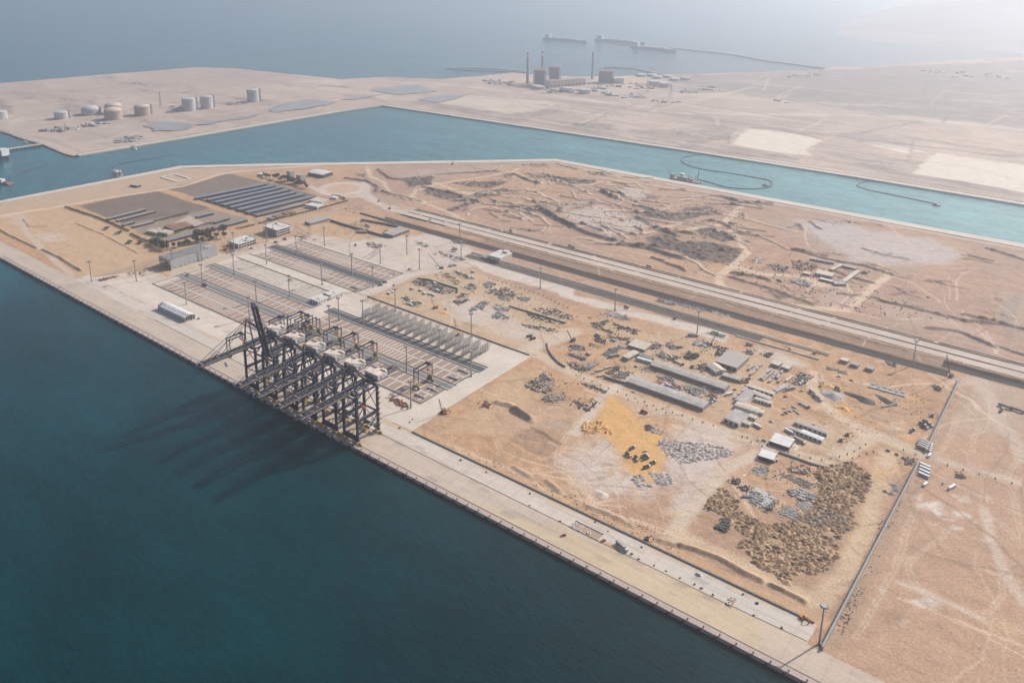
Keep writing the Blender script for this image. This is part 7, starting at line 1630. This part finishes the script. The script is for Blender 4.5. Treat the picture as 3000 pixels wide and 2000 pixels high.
for a_ in (('lattice boom crane at the edge of the northern racks','c',1030,872,980,668,CABO,30),('orange mobile crane behind the western racks','c',765,560,722,445,CABO,17),('lattice boom crane by the cross road mast','b',1540,888,1388,715,PAL['gr'],26),('lattice boom crane in the western contractors yard','d',72,545,5,420,PAL['dk'],20),('orange crane in front of the two storey frame','a',862,990,820,868,CABO,20),('lattice boom crane on the slope beside the east road slab','E',700,1430,672,1335,PAL['ru'],22),('tall dark lattice crane at the east end of the long trench','F',1848,1185,1820,1035,PAL['dk'],36),('orange crane standing on the canal edge road','B',765,1135,780,1060,PAL['ru'],42),('orange crane beside the canopy','b',905,470,950,375,CABO,16),('thin dark lattice crane by the square slab on the strip','d',1640,590,1735,435,PAL['gr'],26)): crawler(*a_)
# ================================================================== SMALL THINGS
POSTM = mat('post_concrete', (.40,.37,.33), .9, 0, .1, 1)
pm = MB(); pm.quad_box((0,0,0), 1.3, 1.3, .9, 0, .8); pm.quad_box((0,0,.9), .6, .6, 1.3, 0, .8); PM = pm.mesh('road_post'); PM.materials.append(mat('post_dark', (.16,.14,.125), .9))
def posts(tile, s, gap, label):
    pts = P(tile, s); acc = 0
    for p, q in zip(pts, pts[1:]):
        L = math.dist(p,q); d = gap-acc
        while d < L:
            f = d/L; o = bpy.data.objects.new('road_post', PM); COL.objects.link(o); o.location = (p[0]+(q[0]-p[0])*f, p[1]+(q[1]-p[1])*f, 0); tag(o, label, 'post', label); d += gap
        acc = (acc + L) % gap
posts('d','20,905 300,1020 650,1155 1180,1355 1720,1530', 12, 'concrete road post on the warehouse side of the posts road')
posts('d','600,1185 840,1260 1250,1415', 12, 'concrete road post on the sand side of the posts road')
posts('e','40,1145 240,1212 390,1270 520,1312 720,1385 1000,1447 1065,1440 1240,1400 1370,1352 1545,1245', 11, 'road post on the inner side of the hairpin bend')
posts('e','0,1115 210,1245 390,1300', 12, 'road post between the sand works and the junction')
posts('e','1280,1450 1500,1380 1655,1330', 10, 'road post on the outer side of the hairpin bend')
posts('e','1815,1272 2000,1350 2150,1400', 12, 'road post along the road to the gate gap')
posts('H','1720,350 1950,420 2150,475 2351,530', 14, 'road post outside the gate gap')
posts('c','1330,205 1500,255 1700,320 2000,420 2300,560', 9, 'low road post along the upper laydown lane')
posts('c','2030,860 2100,800', 9, 'road post at the laydown corner')
FEND = mat('fender_rubber', (.03,.03,.03), .9); BOLL = mat('bollard_iron', (.05,.05,.05), .6)
fm = MB(); fm.quad_box((0,-1.0,-2.6), 2.0, 1.6, 2.4); fm.quad_box((0,-.9,-.2), 1.2, 1.6, .9); FM = fm.mesh('quay_fender'); FM.materials.append(FEND)
bm_ = MB(); bm_.cyl((0,0,0), .5, .9, 8, .4); bm_.cyl((0,0,.9), .75, .3, 8); BM = bm_.mesh('mooring_bollard'); BM.materials.append(BOLL)
x = -1470
while x < 60:
    o = bpy.data.objects.new('quay_fender', FM); COL.objects.link(o); o.location = (x, quay_y(x)-.1, 0); tag(o, 'black rubber fender hanging on the face of the quay wall', 'fender', 'fenders along the quay wall')
    o = bpy.data.objects.new('mooring_bollard', BM); COL.objects.link(o); o.location = (x+2.5, quay_y(x)+1.6, .42); tag(o, 'black mooring bollard on the edge of the quay', 'bollard', 'mooring bollards along the quay')
    x += 13.2
# sand bed with concrete rings on the apron
sheet_struct('sand_bed', [P('V','155,240 260,140 730,372 625,468')], .34, mat('bed_sand', (.36,.24,.175), .95, 0, .15, .8, .2, 3))
rim = P('V','155,240 260,140 730,372 625,468 155,240')
wall_line('bed_kerb', 'low concrete kerb round the brown sand bed on the apron', rim, .75, .5, BEAMW, 10, z=.3)
RINGM = mat('ring_concrete', (.58,.53,.44), .85, 0, .1, 1)
rgm = MB()
for k in range(14):
    a0, a1 = 2*math.pi*k/14, 2*math.pi*(k+1)/14; n = len(rgm.v)
    for (r, z) in ((1.6,0),(1.6,1.0),(.85,1.0),(.85,0)):
        for a in (a0,a1): rgm.v.append((r*math.cos(a), r*math.sin(a), z))
    rgm.f += [(n,n+1,n+3,n+2),(n+2,n+3,n+5,n+4),(n+4,n+5,n+7,n+6)]
RGM = rgm.mesh('concrete_ring'); RGM.materials.append(RINGM)
for k, (tl, x, y, l) in enumerate((('V',255,200,'northern of the pair at the west of the sand bed'),('V',213,240,'southern of the pair at the west of the sand bed'),('V',366,258,'in the middle of the sand bed, northern'),('V',328,300,'in the middle of the sand bed, southern'),('V',480,352,'beside the dark machine at the sand bed edge'),('M',330,603,'on the dark patch of the inner apron, northern'),('M',316,630,'on the dark patch of the inner apron, southern'))):
    o = bpy.data.objects.new('concrete_ring', RGM); COL.objects.link(o); o.location = (*W(tl,x,y), .33); o.scale = (1.15,1.15,1.1); tag(o, 'pale concrete ring '+l, 'ring', 'concrete rings on the apron')
sheet_struct('stain', [P('V','740,505 790,500 960,580 985,640 940,645 840,590')], .345, mat('orange_stain', (.50,.29,.11), .95, 0, .2, .4))
sheet_struct('dark_stain', [P('M','285,640 330,580 372,600 330,665')], .345, mat('brown_stain', (.30,.20,.15), .95, 0, .2, .6))
sm = MB(); sm.quad_box((0,0,0), 1.5, 1.3, 1.0, .3, .7); sm.quad_box((.9,.4,0), .8, .7, .6, .8); SM = sm.mesh('steel_block'); SM.materials.append(STEELD)
for tl, x, y in (('V',10,155),('V',445,355),('V',1175,695),('V',1290,772),('V',1545,880),('V',1740,970),('V',1968,1085),('V',2210,1190),('V',2320,1255),('V',580,165),('V',790,318),('V',1345,582),('G',820,350),('G',1000,433),('G',1300,580),('M',125,528),('M',210,572),('M',415,568),('M',515,630),('M',487,713),('M',683,800),('G',1295,660),('G',1500,770),('E',470,1500),('E',490,1480),('E',400,1540)):
    o = bpy.data.objects.new('steel_block', SM); COL.objects.link(o); o.location = (*W(tl,x,y), .3); o.rotation_euler = (0,0,random.uniform(0,3)); o.scale = [random.uniform(.7,1.3)]*3; tag(o, 'small dark steel block left lying on the pale apron', 'block', 'dark steel blocks left on the apron')
# containers and cabins
CONT = dict(lg=mat('container_grey', (.36,.345,.325), .55, 0, .08, 1), wh=mat('container_white', (.62,.61,.58), .55, 0, .06, 1), bl=mat('container_blue', (.12,.16,.22), .5, 0, .1, 1), be=mat('container_beige', (.52,.45,.36), .6, 0, .1, 1))
CM = {}
def container(c):
    if c not in CM:
        mb = MB(); mb.quad_box((0,0,.1), 12, 2.5, 2.6)
        for k in range(9): mb.beam((-5.4+1.35*k,-1.28,.3),(-5.4+1.35*k,-1.28,2.6),.14); mb.beam((-5.4+1.35*k,1.28,.3),(-5.4+1.35*k,1.28,2.6),.14)
        mb.quad_box((0,0,2.7), 12.1, 2.6, .1); CM[c] = mb.mesh('container'); CM[c].materials.append(CONT[c])
    return CM[c]
for lb, c, deg, pts in (('grey container in the double row beside the storage hall','lg',88,(('e',180,400),('e',215,375),('e',235,440),('e',270,400),('e',305,365),('e',205,460))),('grey container in the container park below the stalls','lg',88,(('e',320,505),('e',355,480),('e',390,440),('e',420,420),('e',345,520),('e',380,495),('e',415,465),('e',440,440),('e',420,540),('e',455,500),('e',480,465),('e',510,480),('e',545,440),('e',520,540),('e',505,500))),('pale container beside the dark plant park','be',80,(('e',620,530),('e',655,505))),('grey container along the office court road','lg',80,(('e',20,730),('e',60,690),('e',105,655),('e',135,635))),('white container in the walled oval yard','wh',-20,(('c',500,340),('c',760,280),('c',790,360),('c',600,360),('c',640,395),('c',700,400),('c',745,415))),('white hut container behind the western racks','wh',0,(('c',235,395),('c',270,380),('c',480,520),('c',600,500))),('white container by the upper laydown lane','wh',-20,(('c',1030,150),('c',1160,210),('c',1200,215),('c',1200,145))),('white topped container outside the gate gap','wh',80,(('H',1672,520),('H',1700,320))),('beige container near the compound gate','be',60,(('d',400,950),('d',470,860),('d',380,890))),('grey container on the hairpin yard','lg',-20,(('d',360,480),('d',540,545),('d',250,700))),('pale container beside the canopy hut','be',0,(('h',855,75),('h',890,65)))):
    for tl, x, y in pts:
        o = bpy.data.objects.new('container', container(c)); COL.objects.link(o); o.location = (*W(tl,x,y), .05); o.rotation_euler = (0,0,math.radians(deg+random.uniform(-4,4))); q_ = .62 if c in ('lg','wh') else .8; o.scale = (q_, .95, .95); tag(o, lb, 'container', lb+'s')
# scattered desert scrub and stones in the open ground: too many to count
def scrub(name, label, polys, n, m, s0, s1):
    mb = MB(); ps = [P(*p) for p in polys]
    for q in ps:
        xs = [p[0] for p in q]; ys = [p[1] for p in q]; c = 0; tr = 0
        while c < n and tr < n*12:
            tr += 1; x, y = random.uniform(min(xs),max(xs)), random.uniform(min(ys),max(ys))
            if not pip(q,x,y): continue
            c += 1; k = random.uniform(s0,s1); mb.quad_box((x,y,-.1), k*random.uniform(.7,1.8), k, k*random.uniform(.3,.7), random.uniform(0,3.1), .55)
    return tag(mb.build(name, m), label, 'stones', kind='stuff')
scrub('stones', 'dark loose stones strewn over the dug up northern ground', [('B','280,1170 1200,1120 2000,1280 2040,1560 1200,1500 500,1400'),('E','1350,0 2351,0 2351,400 1900,260'),('F','-20,0 420,10 420,400 0,480'),('F','300,400 900,480 1400,600 1900,800 1300,760 400,560')], 420, PAL['gr'], .6, 2.6)
scrub('stones', 'dark loose stones along the east wall', [('H','1150,1200 1440,600 1580,400 1500,700 1250,1250'),('H','1020,1500 1200,1200 1250,1250 1100,1550'),], 130, SPOIL[1], .4, 1.5)
scrub('stones', 'loose brown clods on the building sites', [('E','480,500 1600,760 1500,880 1000,640'),('d','300,300 1800,600 1700,1400 500,900'),('e','600,400 2300,600 2200,1300 900,1000'),('G','600,180 1700,600 2351,900 2351,1000 1300,550'),('b','0,330 500,330 900,520 300,600')], 330, SPOIL[0], .35, 1.3)
# ================================================================== CANAL CRAFT
HULLF = mat('hazed_hull', (.48,.51,.53), .6); HULLG = mat('hull_grey', (.12,.13,.15), .6, 0, .2, .3); HULLR = mat('hull_red', (.22,.07,.05), .6, 0, .2, .3); DECK = mat('deck_grey', (.26,.25,.24), .8, 0, .2, .4); SUPER = mat('superstructure_white', (.60,.60,.58), .6)  # the far hull is lightened so its colour carries distance haze
def hull(L, B, D, m, t, bow=.16):
    pts = [(-L/2,-B/2),(L/2-L*bow,-B/2),(L/2,0),(L/2-L*bow,B/2),(-L/2,B/2)] if bow else [(-L/2,-B/2),(L/2,-B/2),(L/2,B/2),(-L/2,B/2)]
    MB().prism(pts, 0, D).build('hull', m, t); MB().sheet([(x*.97,y*.94) for x,y in pts], D+.06).build('deck', DECK, t)
def boat(name, label, cat, p, rz, L, B, D, m, bow=.16, extra=None):
    t = thing(name, label, cat, (*p, SEA_Z+.05), rz); hull(L,B,D,m,t,bow)
    if extra: extra(t)
    return t
def dredger1(t):
    MB().quad_box((-6,0,3), 26, 12, 6).build('deck_house', DECK, t); MB().quad_box((-8,0,9), 9, 9, 8).build('bridge', SUPER, t); MB().quad_box((-8,0,13), 9.1, 9.1, 1.2).build('window', GLASS, t)
    for x in (26,31): MB().cyl((x,0,3), .9, 26 if x > 28 else 15, 8).build('spud_pole', HULLG, t)
    MB().beam((8,0,3),(8,0,17),.9).build('gantry', HULLG, t); MB().beam((8,0,17),(18,0,5),.8).build('gantry_arm', HULLG, t); MB().cyl((-8,0,17), .3, 12, 6).build('antenna', HULLG, t)
    MB().beam((-34,0,2),(-46,0,15),1.2).build('ladder', HULLG, t); MB().quad_box((-32,0,3), 10, 10, 9).build('ladder_frame', DECK, t); MB().quad_box((15,0,3), 8, 10, 4).build('pump_house', HULLR, t)
boat('dredger', 'grey cutter dredger with spud poles on the canal by the near bank', 'dredger', W('U',2008,527), -.05, 72, 17, 3.4, HULLG, 0, dredger1)
def dredger2(t):
    MB().quad_box((22,0,3.5), 14, 10, 11).build('bridge', SUPER, t); MB().quad_box((22,0,11), 14.1, 10.1, 1.5).build('window', GLASS, t); MB().quad_box((0,0,3.5), 20, 10, 5).build('hopper', DECK, t); MB().cyl((33,0,3.5), .8, 14, 8).build('funnel', HULLR, t)
    for x in (-12,6,30): MB().cyl((x,2,3.5), .6, 17, 6).build('mast', HULLG, t)
    MB().beam((-38,0,3),(-50,0,7),2.2).build('suction_pipe', HULLG, t)
boat('dredger', 'dark working dredger with white bridge in the western canal', 'dredger', W('i',1360,900), -.42, 86, 17, 4.5, HULLG, .1, dredger2)
def barge3(t):
    MB().quad_box((4,0,3), 14, 10, 8).build('deck_house', SUPER, t); MB().cyl((30,0,3), .9, 22, 8).build('spud_pole', HULLG, t); MB().quad_box((18,0,3), 10, 9, 3).build('pump_house', HULLR, t)
boat('barge', 'red and white work barge at the west edge of the canal', 'barge', W('i',0,995), .35, 66, 15, 3.2, HULLR, 0, barge3)
def tanker(t):
    MB().quad_box((50,0,9), 22, 22, 16).build('bridge', SUPER, t)
    for x in (-20,0,20): MB().beam((x,-8,9),(x,8,17),1.0).build('derrick', HULLG, t)
    MB().quad_box((-10,0,9), 70, 14, 2).build('deck_pipes', HULLG, t)
boat('tanker', 'dark tanker lying at the western jetty', 'ship', W('i',-120,690), .28, 140, 26, 9, HULLG, .12, tanker)
# jetty trestle
a_, b_ = W('i',-40,645), W('i',505,562); L = math.dist(a_,b_); t = thing('jetty', 'long trestle jetty from the western headland out to the tanker', 'jetty', ((a_[0]+b_[0])/2,(a_[1]+b_[1])/2,SEA_Z), ang(a_,b_))
MB().quad_box((0,0,4.4), L, 15, .8).build('deck', GRYC, t)
for y in (-6.5,6.5): MB().quad_box((0,y,5.2), L, 1.6, 1.0).build('pipe_rail', WHT, t)
for k in range(16): MB().quad_box((-L/2+L*(k+.5)/16,0,0), 2.2, 13, 4.4).build('pier', DWALL, t)
# floating pipelines of the dredgers
FLP = mat('float_rubber', (.055,.065,.07), .8)
def float_line(label, tile, s, r=1.5):
    pts = P(tile, s, SEA_Z); t = thing('floating_pipeline', label, 'pipeline', (*pts[0], SEA_Z+.3)); k = 0
    Q = []
    for i in range(len(pts)-1):                                    # Catmull-Rom through the points
        p0, p1, p2, p3 = (np.array(pts[max(0,i-1)]), np.array(pts[i]), np.array(pts[i+1]), np.array(pts[min(len(pts)-1,i+2)])); n = max(3, int(math.dist(p1,p2)/11))
        for j in range(n):
            u = j/n; Q.append(tuple(.5*((2*p1)+(-p0+p2)*u+(2*p0-5*p1+4*p2-p3)*u*u+(-p0+3*p1-3*p2+p3)*u**3)))
    Q.append(pts[-1])
    for p, q in zip(Q, Q[1:]):
        mb = MB(); mb.beam((p[0]-pts[0][0],p[1]-pts[0][1],.3),(q[0]-pts[0][0],q[1]-pts[0][1],.3),r*1.7,r); mb.build('float_section', FLP, t)
float_line('looping floating pipeline between the cutter dredger and the far bank', 'C', '200,1062 90,1070 10,1085 -12,1105 10,1125 60,1150 180,1175 300,1190 500,1225 590,1243 618,1268 590,1292 520,1300 430,1303 300,1291 200,1262 115,1240', 1.7)
float_line('hooked floating pipeline reaching into the eastern canal', 'C', '1320,1249 1240,1258 1202,1278 1220,1292 1300,1315 1450,1345 1600,1376 1750,1407', 1.6)
float_line('thin floating pipeline behind the western barge', 'i', '100,970 180,925 290,880 400,840 560,790', .9)
float_line('thin floating boom behind the white bridged dredger', 'i', '1230,850 1330,800 1500,765 1750,725 2000,680', .7)
for k, (tl,x,y) in enumerate((('C',575,1272),('C',1748,1406))): boat('tug', ['small dark tug inside the pipeline loop','small dark float boat at the end of the hooked pipeline'][k], 'tug', W(tl,x,y), .1, 16, 6, 2, HULLG, .2, lambda t: MB().quad_box((-2,0,2), 5, 4, 3).build('wheelhouse', DECK, t))
boat('work_boat', 'white work boat against the bank of the western headland', 'boat', W('i',1540,590), -.35, 50, 9, 2.4, SUPER, .15, lambda t: MB().quad_box((-8,0,2.4), 10, 6, 4).build('wheelhouse', SUPER, t))
boat('launch', 'small white launch beside the rocky headland shore', 'boat', W('i',295,528), .1, 22, 6, 2, SUPER, .2, lambda t: MB().quad_box((-2,0,2), 6, 4, 2).build('wheelhouse', SUPER, t))
# ================================================================== STORAGE TANKS
TANKB = mat('tank_brown', (.40,.30,.25), .7, 0, .08, .1); TANKG = mat('tank_grey', (.44,.43,.43), .7, 0, .08, .1); DOMEP = mat('dome_pale', (.52,.42,.35), .7, 0, .06, .1)
def tank(label, tile, x, y, dia, h, dome, m, tower=True, name='storage_tank', cat='tank', group='domed storage tanks on the headland'):
    dia *= .88; p = W(tile,x,y); d = Vector((p[0],p[1],0)).normalized(); p = (p[0]+d.x*dia/2, p[1]+d.y*dia/2)
    t = thing(name, label, cat, (*p, .3), math.atan2(-d.y,-d.x), group)
    me = MB().cyl((0,0,0), dia/2, h, 40, cap=(dome == 0)).build('shell', m, t)
    for k in range(1,5): MB().cyl((0,0,h*k/5), dia/2+.35, .5, 40, cap=False).build('stiffening_ring', m, t)
    if dome: MB().dome((0,0,h), dia/2-.3, dome, 40, 6).build('dome_roof', DOMEP if m is TANKB else m, t); MB().cyl((0,0,h-.2), dia/2+.9, .8, 40, cap=False).build('roof_rail', m, t)
    if tower:
        mb = MB(); mb.quad_box((-dia*.02,dia/2+3.2,0), 5.5, 6, h+5); mb.beam((0,dia/2,h+4),(0,0,h+dome+3),1.4); mb.build('pipe_tower', WHT, t)
        mb = MB()
        for k in range(14):
            a0, a1 = -1.2+2.0*k/14, -1.2+2.0*(k+1)/14; R = dia/2+.7; mb.beam((R*math.cos(a0),R*math.sin(a0),h*k/14),(R*math.cos(a1),R*math.sin(a1),h*(k+1)/14),.9,.7)
        mb.build('spiral_stair', GRYC, t)
    return t
for q in (('small grey domed storage tank, westernmost whole one on the headland','A',425,825,45,20,5,TANKG,True),('low wide grey domed storage tank behind the dark bund','A',625,797,60,17,12,TANKG,True),('brown domed storage tank half hidden behind the front one','A',785,790,58,25,11,TANKB,False),('large brown domed storage tank standing in front of another','A',785,830,60,27,10,TANKB,False),('brown domed storage tank with a dark west side','A',985,801,54,28,8,TANKB,True),('tall grey flat domed tank, western of the tall pair','A',1305,768,50,38,5,TANKG,True),('tall grey flat domed tank, eastern of the tall pair','A',1428,752,46,38,5,TANKG,True),('tall grey flat domed tank standing alone to the east','A',1746,706,46,40,5,TANKG,True),('dark storage tank cut by the west edge','A',0,826,52,22,4,TANKG,False)): tank(*q)
# headland plant
def plant_block(label, tile, s, n, h, cols, name='process_plant', cat='plant', parts_h=(1,9)):
    pts = P(tile, s); c = (sum(p[0] for p in pts)/len(pts), sum(p[1] for p in pts)/len(pts)); t = thing(name, label, cat, (*c,.2)); rg = random.Random(len(label)); xs = [p[0] for p in pts]; ys = [p[1] for p in pts]; k = 0; tr = 0
    while k < n and tr < 999:
        tr += 1; x, y = rg.uniform(min(xs),max(xs)), rg.uniform(min(ys),max(ys))
        if not pip(pts,x,y): continue
        k += 1; m = rg.choice(cols); r = rg.random()
        if r < .2: MB().cyl((x-c[0],y-c[1],0), rg.uniform(2,5), rg.uniform(.4,1.4)*h, 14).build('vessel', m, t)
        elif r < .3: MB().cyl((x-c[0],y-c[1],0), rg.uniform(.8,1.6), h*rg.uniform(1.2,2), 8).build('column', m, t)
        else: MB().quad_box((x-c[0],y-c[1],0), rg.uniform(6,26), rg.uniform(5,14), h*rg.uniform(.25,.9), 0 if rg.random() < .7 else .4).build('unit', m, t)
PC = [GRYC, WALLD, SHEETG, WHT, GRYC, SHEETD]
plant_block('dark process plant at the corner of the headland', 'A', '250,905 420,885 640,850 640,885 480,905 260,920', 26, 9, PC)
plant_block('process units between the tall tanks and the lone tank', 'A', '1510,725 1680,695 1700,712 1530,735', 14, 7, PC)
plant_block('process units west of the tall tank pair', 'A', '1160,740 1260,728 1260,765 1180,760', 10, 8, PC)
plant_block('site gear along the headland shore', 'A', '800,985 880,935 980,945 950,970 860,985', 26, 4, PC, 'site_gear', 'gear')
plant_block('low stores along the headland tank road', 'A', '560,870 720,840 760,850 600,885', 12, 5, PC)
t = thing('lattice_tower', 'thin lattice tower on the headland behind the tanks', 'tower', (*W('A',1107,730),0))
for x, y in ((-3,-3),(3,-3),(3,3),(-3,3)): MB().beam((x,y,0),(x*.3,y*.3,48),.9).build('leg', GRYC, t)
for z in range(6,48,7): k = 1-.7*z/48; MB().beam((-3*k,-3*k,z),(3*k,3*k,z+5),.5).build('brace', GRYC, t)
# ================================================================== POWER STATION
CHIM = mat('chimney_concrete', (.26,.25,.25), .8, 0, .1, .1); CHR = mat('chimney_red', (.35,.13,.11), .7); CHW = mat('chimney_white', (.6,.58,.57), .7)
def chimney(label, u, v, h, r, bands):
    t = thing('chimney', label, 'chimney', (*W('U',u,v), 0), 0, 'power station chimneys'); top = h*.86 if bands else h
    MB().cyl((0,0,0), r, top, 18, r*.8).build('shaft', CHIM, t)
    if bands:
        for k, m in enumerate((CHW, CHR)): MB().cyl((0,0,top+k*h*.07), r*.84, h*.07, 18, r*.82).build('band', m, t)
    for k in range(1,4): MB().cyl((0,0,top*k/4), r+1.0, 1.2, 18, r+1.0).build('gallery', CHIM, t)
    return t
chimney('tall red topped chimney, western of the power station pair', 1545, 246, 123, 6.0, True)
chimney('tall red topped chimney, eastern of the power station pair', 1588, 240, 121, 6.0, True)
chimney('tall plain grey chimney standing apart to the east', 1735, 232, 111, 5.0, False)
BOIL = mat('boiler_steel', (.22,.225,.235), .7, 0, .15, .08); BOILR = mat('boiler_top', (.30,.20,.185), .7, 0, .15, .08)
def boiler(label, u, v, sx, sy, h):
    t = thing('boiler_house', label, 'boiler house', (*W('U',u,v), 0), .5, 'power station boiler houses')
    MB().quad_box((0,0,0), sx*.86, sy*.86, h*.84).build('inner_wall', BOIL, t); MB().quad_box((0,0,h*.84), sx, sy, h*.16).build('upper_cladding', BOILR, t)
    for k in range(6): MB().quad_box((0,0,h*.14*(k+.4)), sx, sy, 1.6).build('floor_deck', BOIL, t)
    for k in range(6):
        for s in (-1,1): MB().beam((-sx/2+sx*k/5,s*sy/2,0),(-sx/2+sx*k/5,s*sy/2,h*.85),2.0).build('column', BOIL, t)
    for k in range(5): MB().quad_box((-sx*.4+sx*.2*k,sy*.2*(k%2),h), sx*.12, sy*.2, h*.05).build('roof_unit', BOILR, t)
boiler('red topped boiler house beside the western chimneys', 1582, 250, 46, 44, 62)
boiler('red topped boiler house behind the turbine hall', 1625, 236, 44, 42, 56)
boiler('grey boiler house beside the plain chimney', 1775, 242, 56, 40, 48)
t = thing('turbine_hall', 'long beige turbine hall in front of the boiler houses', 'hall', (*W('U',1655,252), 0)); t.rotation_euler = (0,0,1.15)
BEIGEW = mat('hall_beige', (.52,.44,.34), .8); MB().quad_box((0,0,0), 165, 40, 24).build('wall', BEIGEW, t)
for k in range(10): MB().quad_box((-74+16.5*k,0,24), 16.1, 41, 1.2).build('roof_panel', WALLD, t)
for k in range(10): MB().quad_box((-74+16.5*k,-20.1,4), 9, .4, 5).build('window', DKV, t)
shed('turbine_hall', 'pale hall east of the grey boiler house', 'hall', W('U',1795,243), W('U',1825,243), 36, 20, SHEETB, BEIGEW, 0, 4)
for q in (('white oil tank in front of the boiler house, western','U',1572,262,44,12,0,TANKG,False),('white oil tank in front of the boiler house, eastern','U',1583,264,40,11,0,TANKG,False),('wide white topped tank before the turbine hall','U',1662,271,48,14,2,TANKG,False),('wide yellowish topped tank east of the turbine hall','U',1714,276,52,14,2,TANKG,False),('white floating roof tank far behind the power station, first','U',1878,226,46,8,4,TANKG,False),('white floating roof tank far behind the power station, second','U',1910,226,46,8,4,TANKG,False),('white floating roof tank far behind the power station, third','U',1926,232,46,8,4,TANKG,False),('white floating roof tank far behind the power station, fourth','U',1955,230,46,8,4,TANKG,False),('white floating roof tank far behind the power station, fifth','U',1975,238,46,8,4,TANKG,False),('white floating roof tank far behind the power station, sixth','U',2008,236,46,8,4,TANKG,False),('pale square sided tank on the eastern tank field, western','U',1917,252,50,16,0,TANKG,False),('pale square sided tank on the eastern tank field, eastern','U',1948,257,50,16,0,TANKG,False)): tank(*q, 'oil_tank', 'tank', 'oil tanks of the power station')
plant_block('low works yard west of the chimneys', 'B', '980,560 1060,558 1230,575 1270,600 1100,590 1000,575', 26, 8, PC)
plant_block('transformer yard below the turbine hall', 'B', '1290,610 1500,600 1640,620 1900,600 1700,650 1400,640', 40, 7, PC)
plant_block('white works housing along the far road', 'B', '1780,645 1900,640 2100,660 2090,690 1900,675', 22, 9, [WHT, SHEETW, WHT, GRYC])
plant_block('scattered low works along the far road', 'B', '2100,685 2330,700 2330,720 2120,705', 14, 6, [WHT, GRYC, SHEETG])
plant_block('low buildings between the power station blocks', 'B', '1640,580 1900,560 2200,600 2100,620 1800,600', 30, 7, PC)
plant_block('far pale works on the hazy plain', 'C', '1550,480 1900,500 2300,520 2300,545 1800,530', 22, 10, [WHT, WHT, GRYC])
plant_block('white sheds beside the far plain track', 'C', '640,690 800,700 790,715 650,705', 8, 6, [WHT, SHEETW])
plant_block('far plant on the dark plain', 'C', '700,515 950,510 930,530 720,535', 10, 7, [WHT, GRYC])
plant_block('works beside the far tank field', 'C', '-20,640 180,600 300,625 100,650', 14, 6, PC)
# far jetties and ships
def far_jetty(label, s, wd):
    pts = P('U', s); wall_line('breakwater', label, pts, 4.0, wd*.7, mat('hazed_breakwater_stone', (.42,.41,.40), .9), 40, 'breakwater', None, SEA_Z)  # stone colour paled to stand in for distance haze
far_jetty('low breakwater line off the power station shore', '1305,199 1370,198 1440,200 1540,208', 14)
far_jetty('second breakwater line off the power station shore', '1330,203 1450,207 1550,212', 12)
far_jetty('far causeway jetty reaching across the hazy bay', '2420,200 2250,178 2150,160 2000,143 1880,134 1780,126', 12)
far_jetty('pipe jetty curving out behind the plain chimney', '1960,222 1860,200 1800,196 1770,197', 12)
def far_ship(label, u, v, L, rz, m):
    def ex(t): MB().quad_box((-L*.4,0,12), L*.1, 22, 22).build('bridge', SUPER, t); MB().quad_box((0,0,12), L*.55, 16, 5).build('deck_cargo', SUPER, t); [MB().cyl((L*(-.2+.2*k),0,12), 1.2, 22, 6).build('mast', HULLG, t) for k in range(3)]
    boat('cargo_ship', label, 'ship', W('U',u,v), rz, L, 32, 13, m, .12, ex)
far_ship('hazy cargo ship at the far jetty, westernmost', 1655, 119, 300, -.05, HULLF)
far_ship('hazy green hulled cargo ship at the far jetty, middle one', 1815, 123, 330, -.08, mat('hazed_green_hull', (.46,.52,.50), .6))  # green hull colour likewise paled in place of haze
far_ship('hazy white decked ship, the nearest at the far jetty', 1915, 145, 270, -.1, HULLF)
# pylons on the far plain
for k, (u, v) in enumerate(((1965,284),(1896,272))):
    t = thing('pylon', ['steel pylon east of the white works housing','steel pylon behind the white works housing'][k], 'pylon', (*W('U',u,v),0))
    for x, y in ((-4,-4),(4,-4),(4,4),(-4,4)): MB().beam((x,y,0),(x*.2,y*.2,46),.8).build('leg', GRYC, t)
    for z in (30,38): MB().beam((-9,0,z),(9,0,z),.8).build('arm', GRYC, t)

# hill foot across the bay, haze put into its grey colour
a_, b_ = W('U',2380,104), W('U',2700,-8)
hx = np.linspace(a_[0]-300, a_[0]+5200, 40); hy = np.linspace(a_[1]-1500, a_[1]+9000, 50); GX, GY = np.meshgrid(hx, hy)
d_ = ((GX-a_[0])*(b_[1]-a_[1]) - (GY-a_[1])*(b_[0]-a_[0]))/math.dist(a_, b_)
Zh = np.clip(d_*.16, -8, 420)*(1+.35*fbm(GX,GY,900,3,4)); Zh = np.minimum(Zh + .02*np.abs(fbm(GX,GY,400,9,3))*np.clip(d_,0,900), 440)
rmp = np.clip((GY - a_[1] + 300)/2600, 0, 1); Zh = Zh*rmp - 8*(1-rmp)
mb = MB(); mb.v = [(float(x),float(y),float(z)) for x,y,z in zip(GX.ravel(),GY.ravel(),Zh.ravel())]
for q in range(49):
    for p in range(39): k = q*40+p; mb.f.append((k,k+1,k+41,k+40))
struct('hills', mb, mat('hazed_hill_rock', (.33,.32,.32), .95, 0, .2, .002))
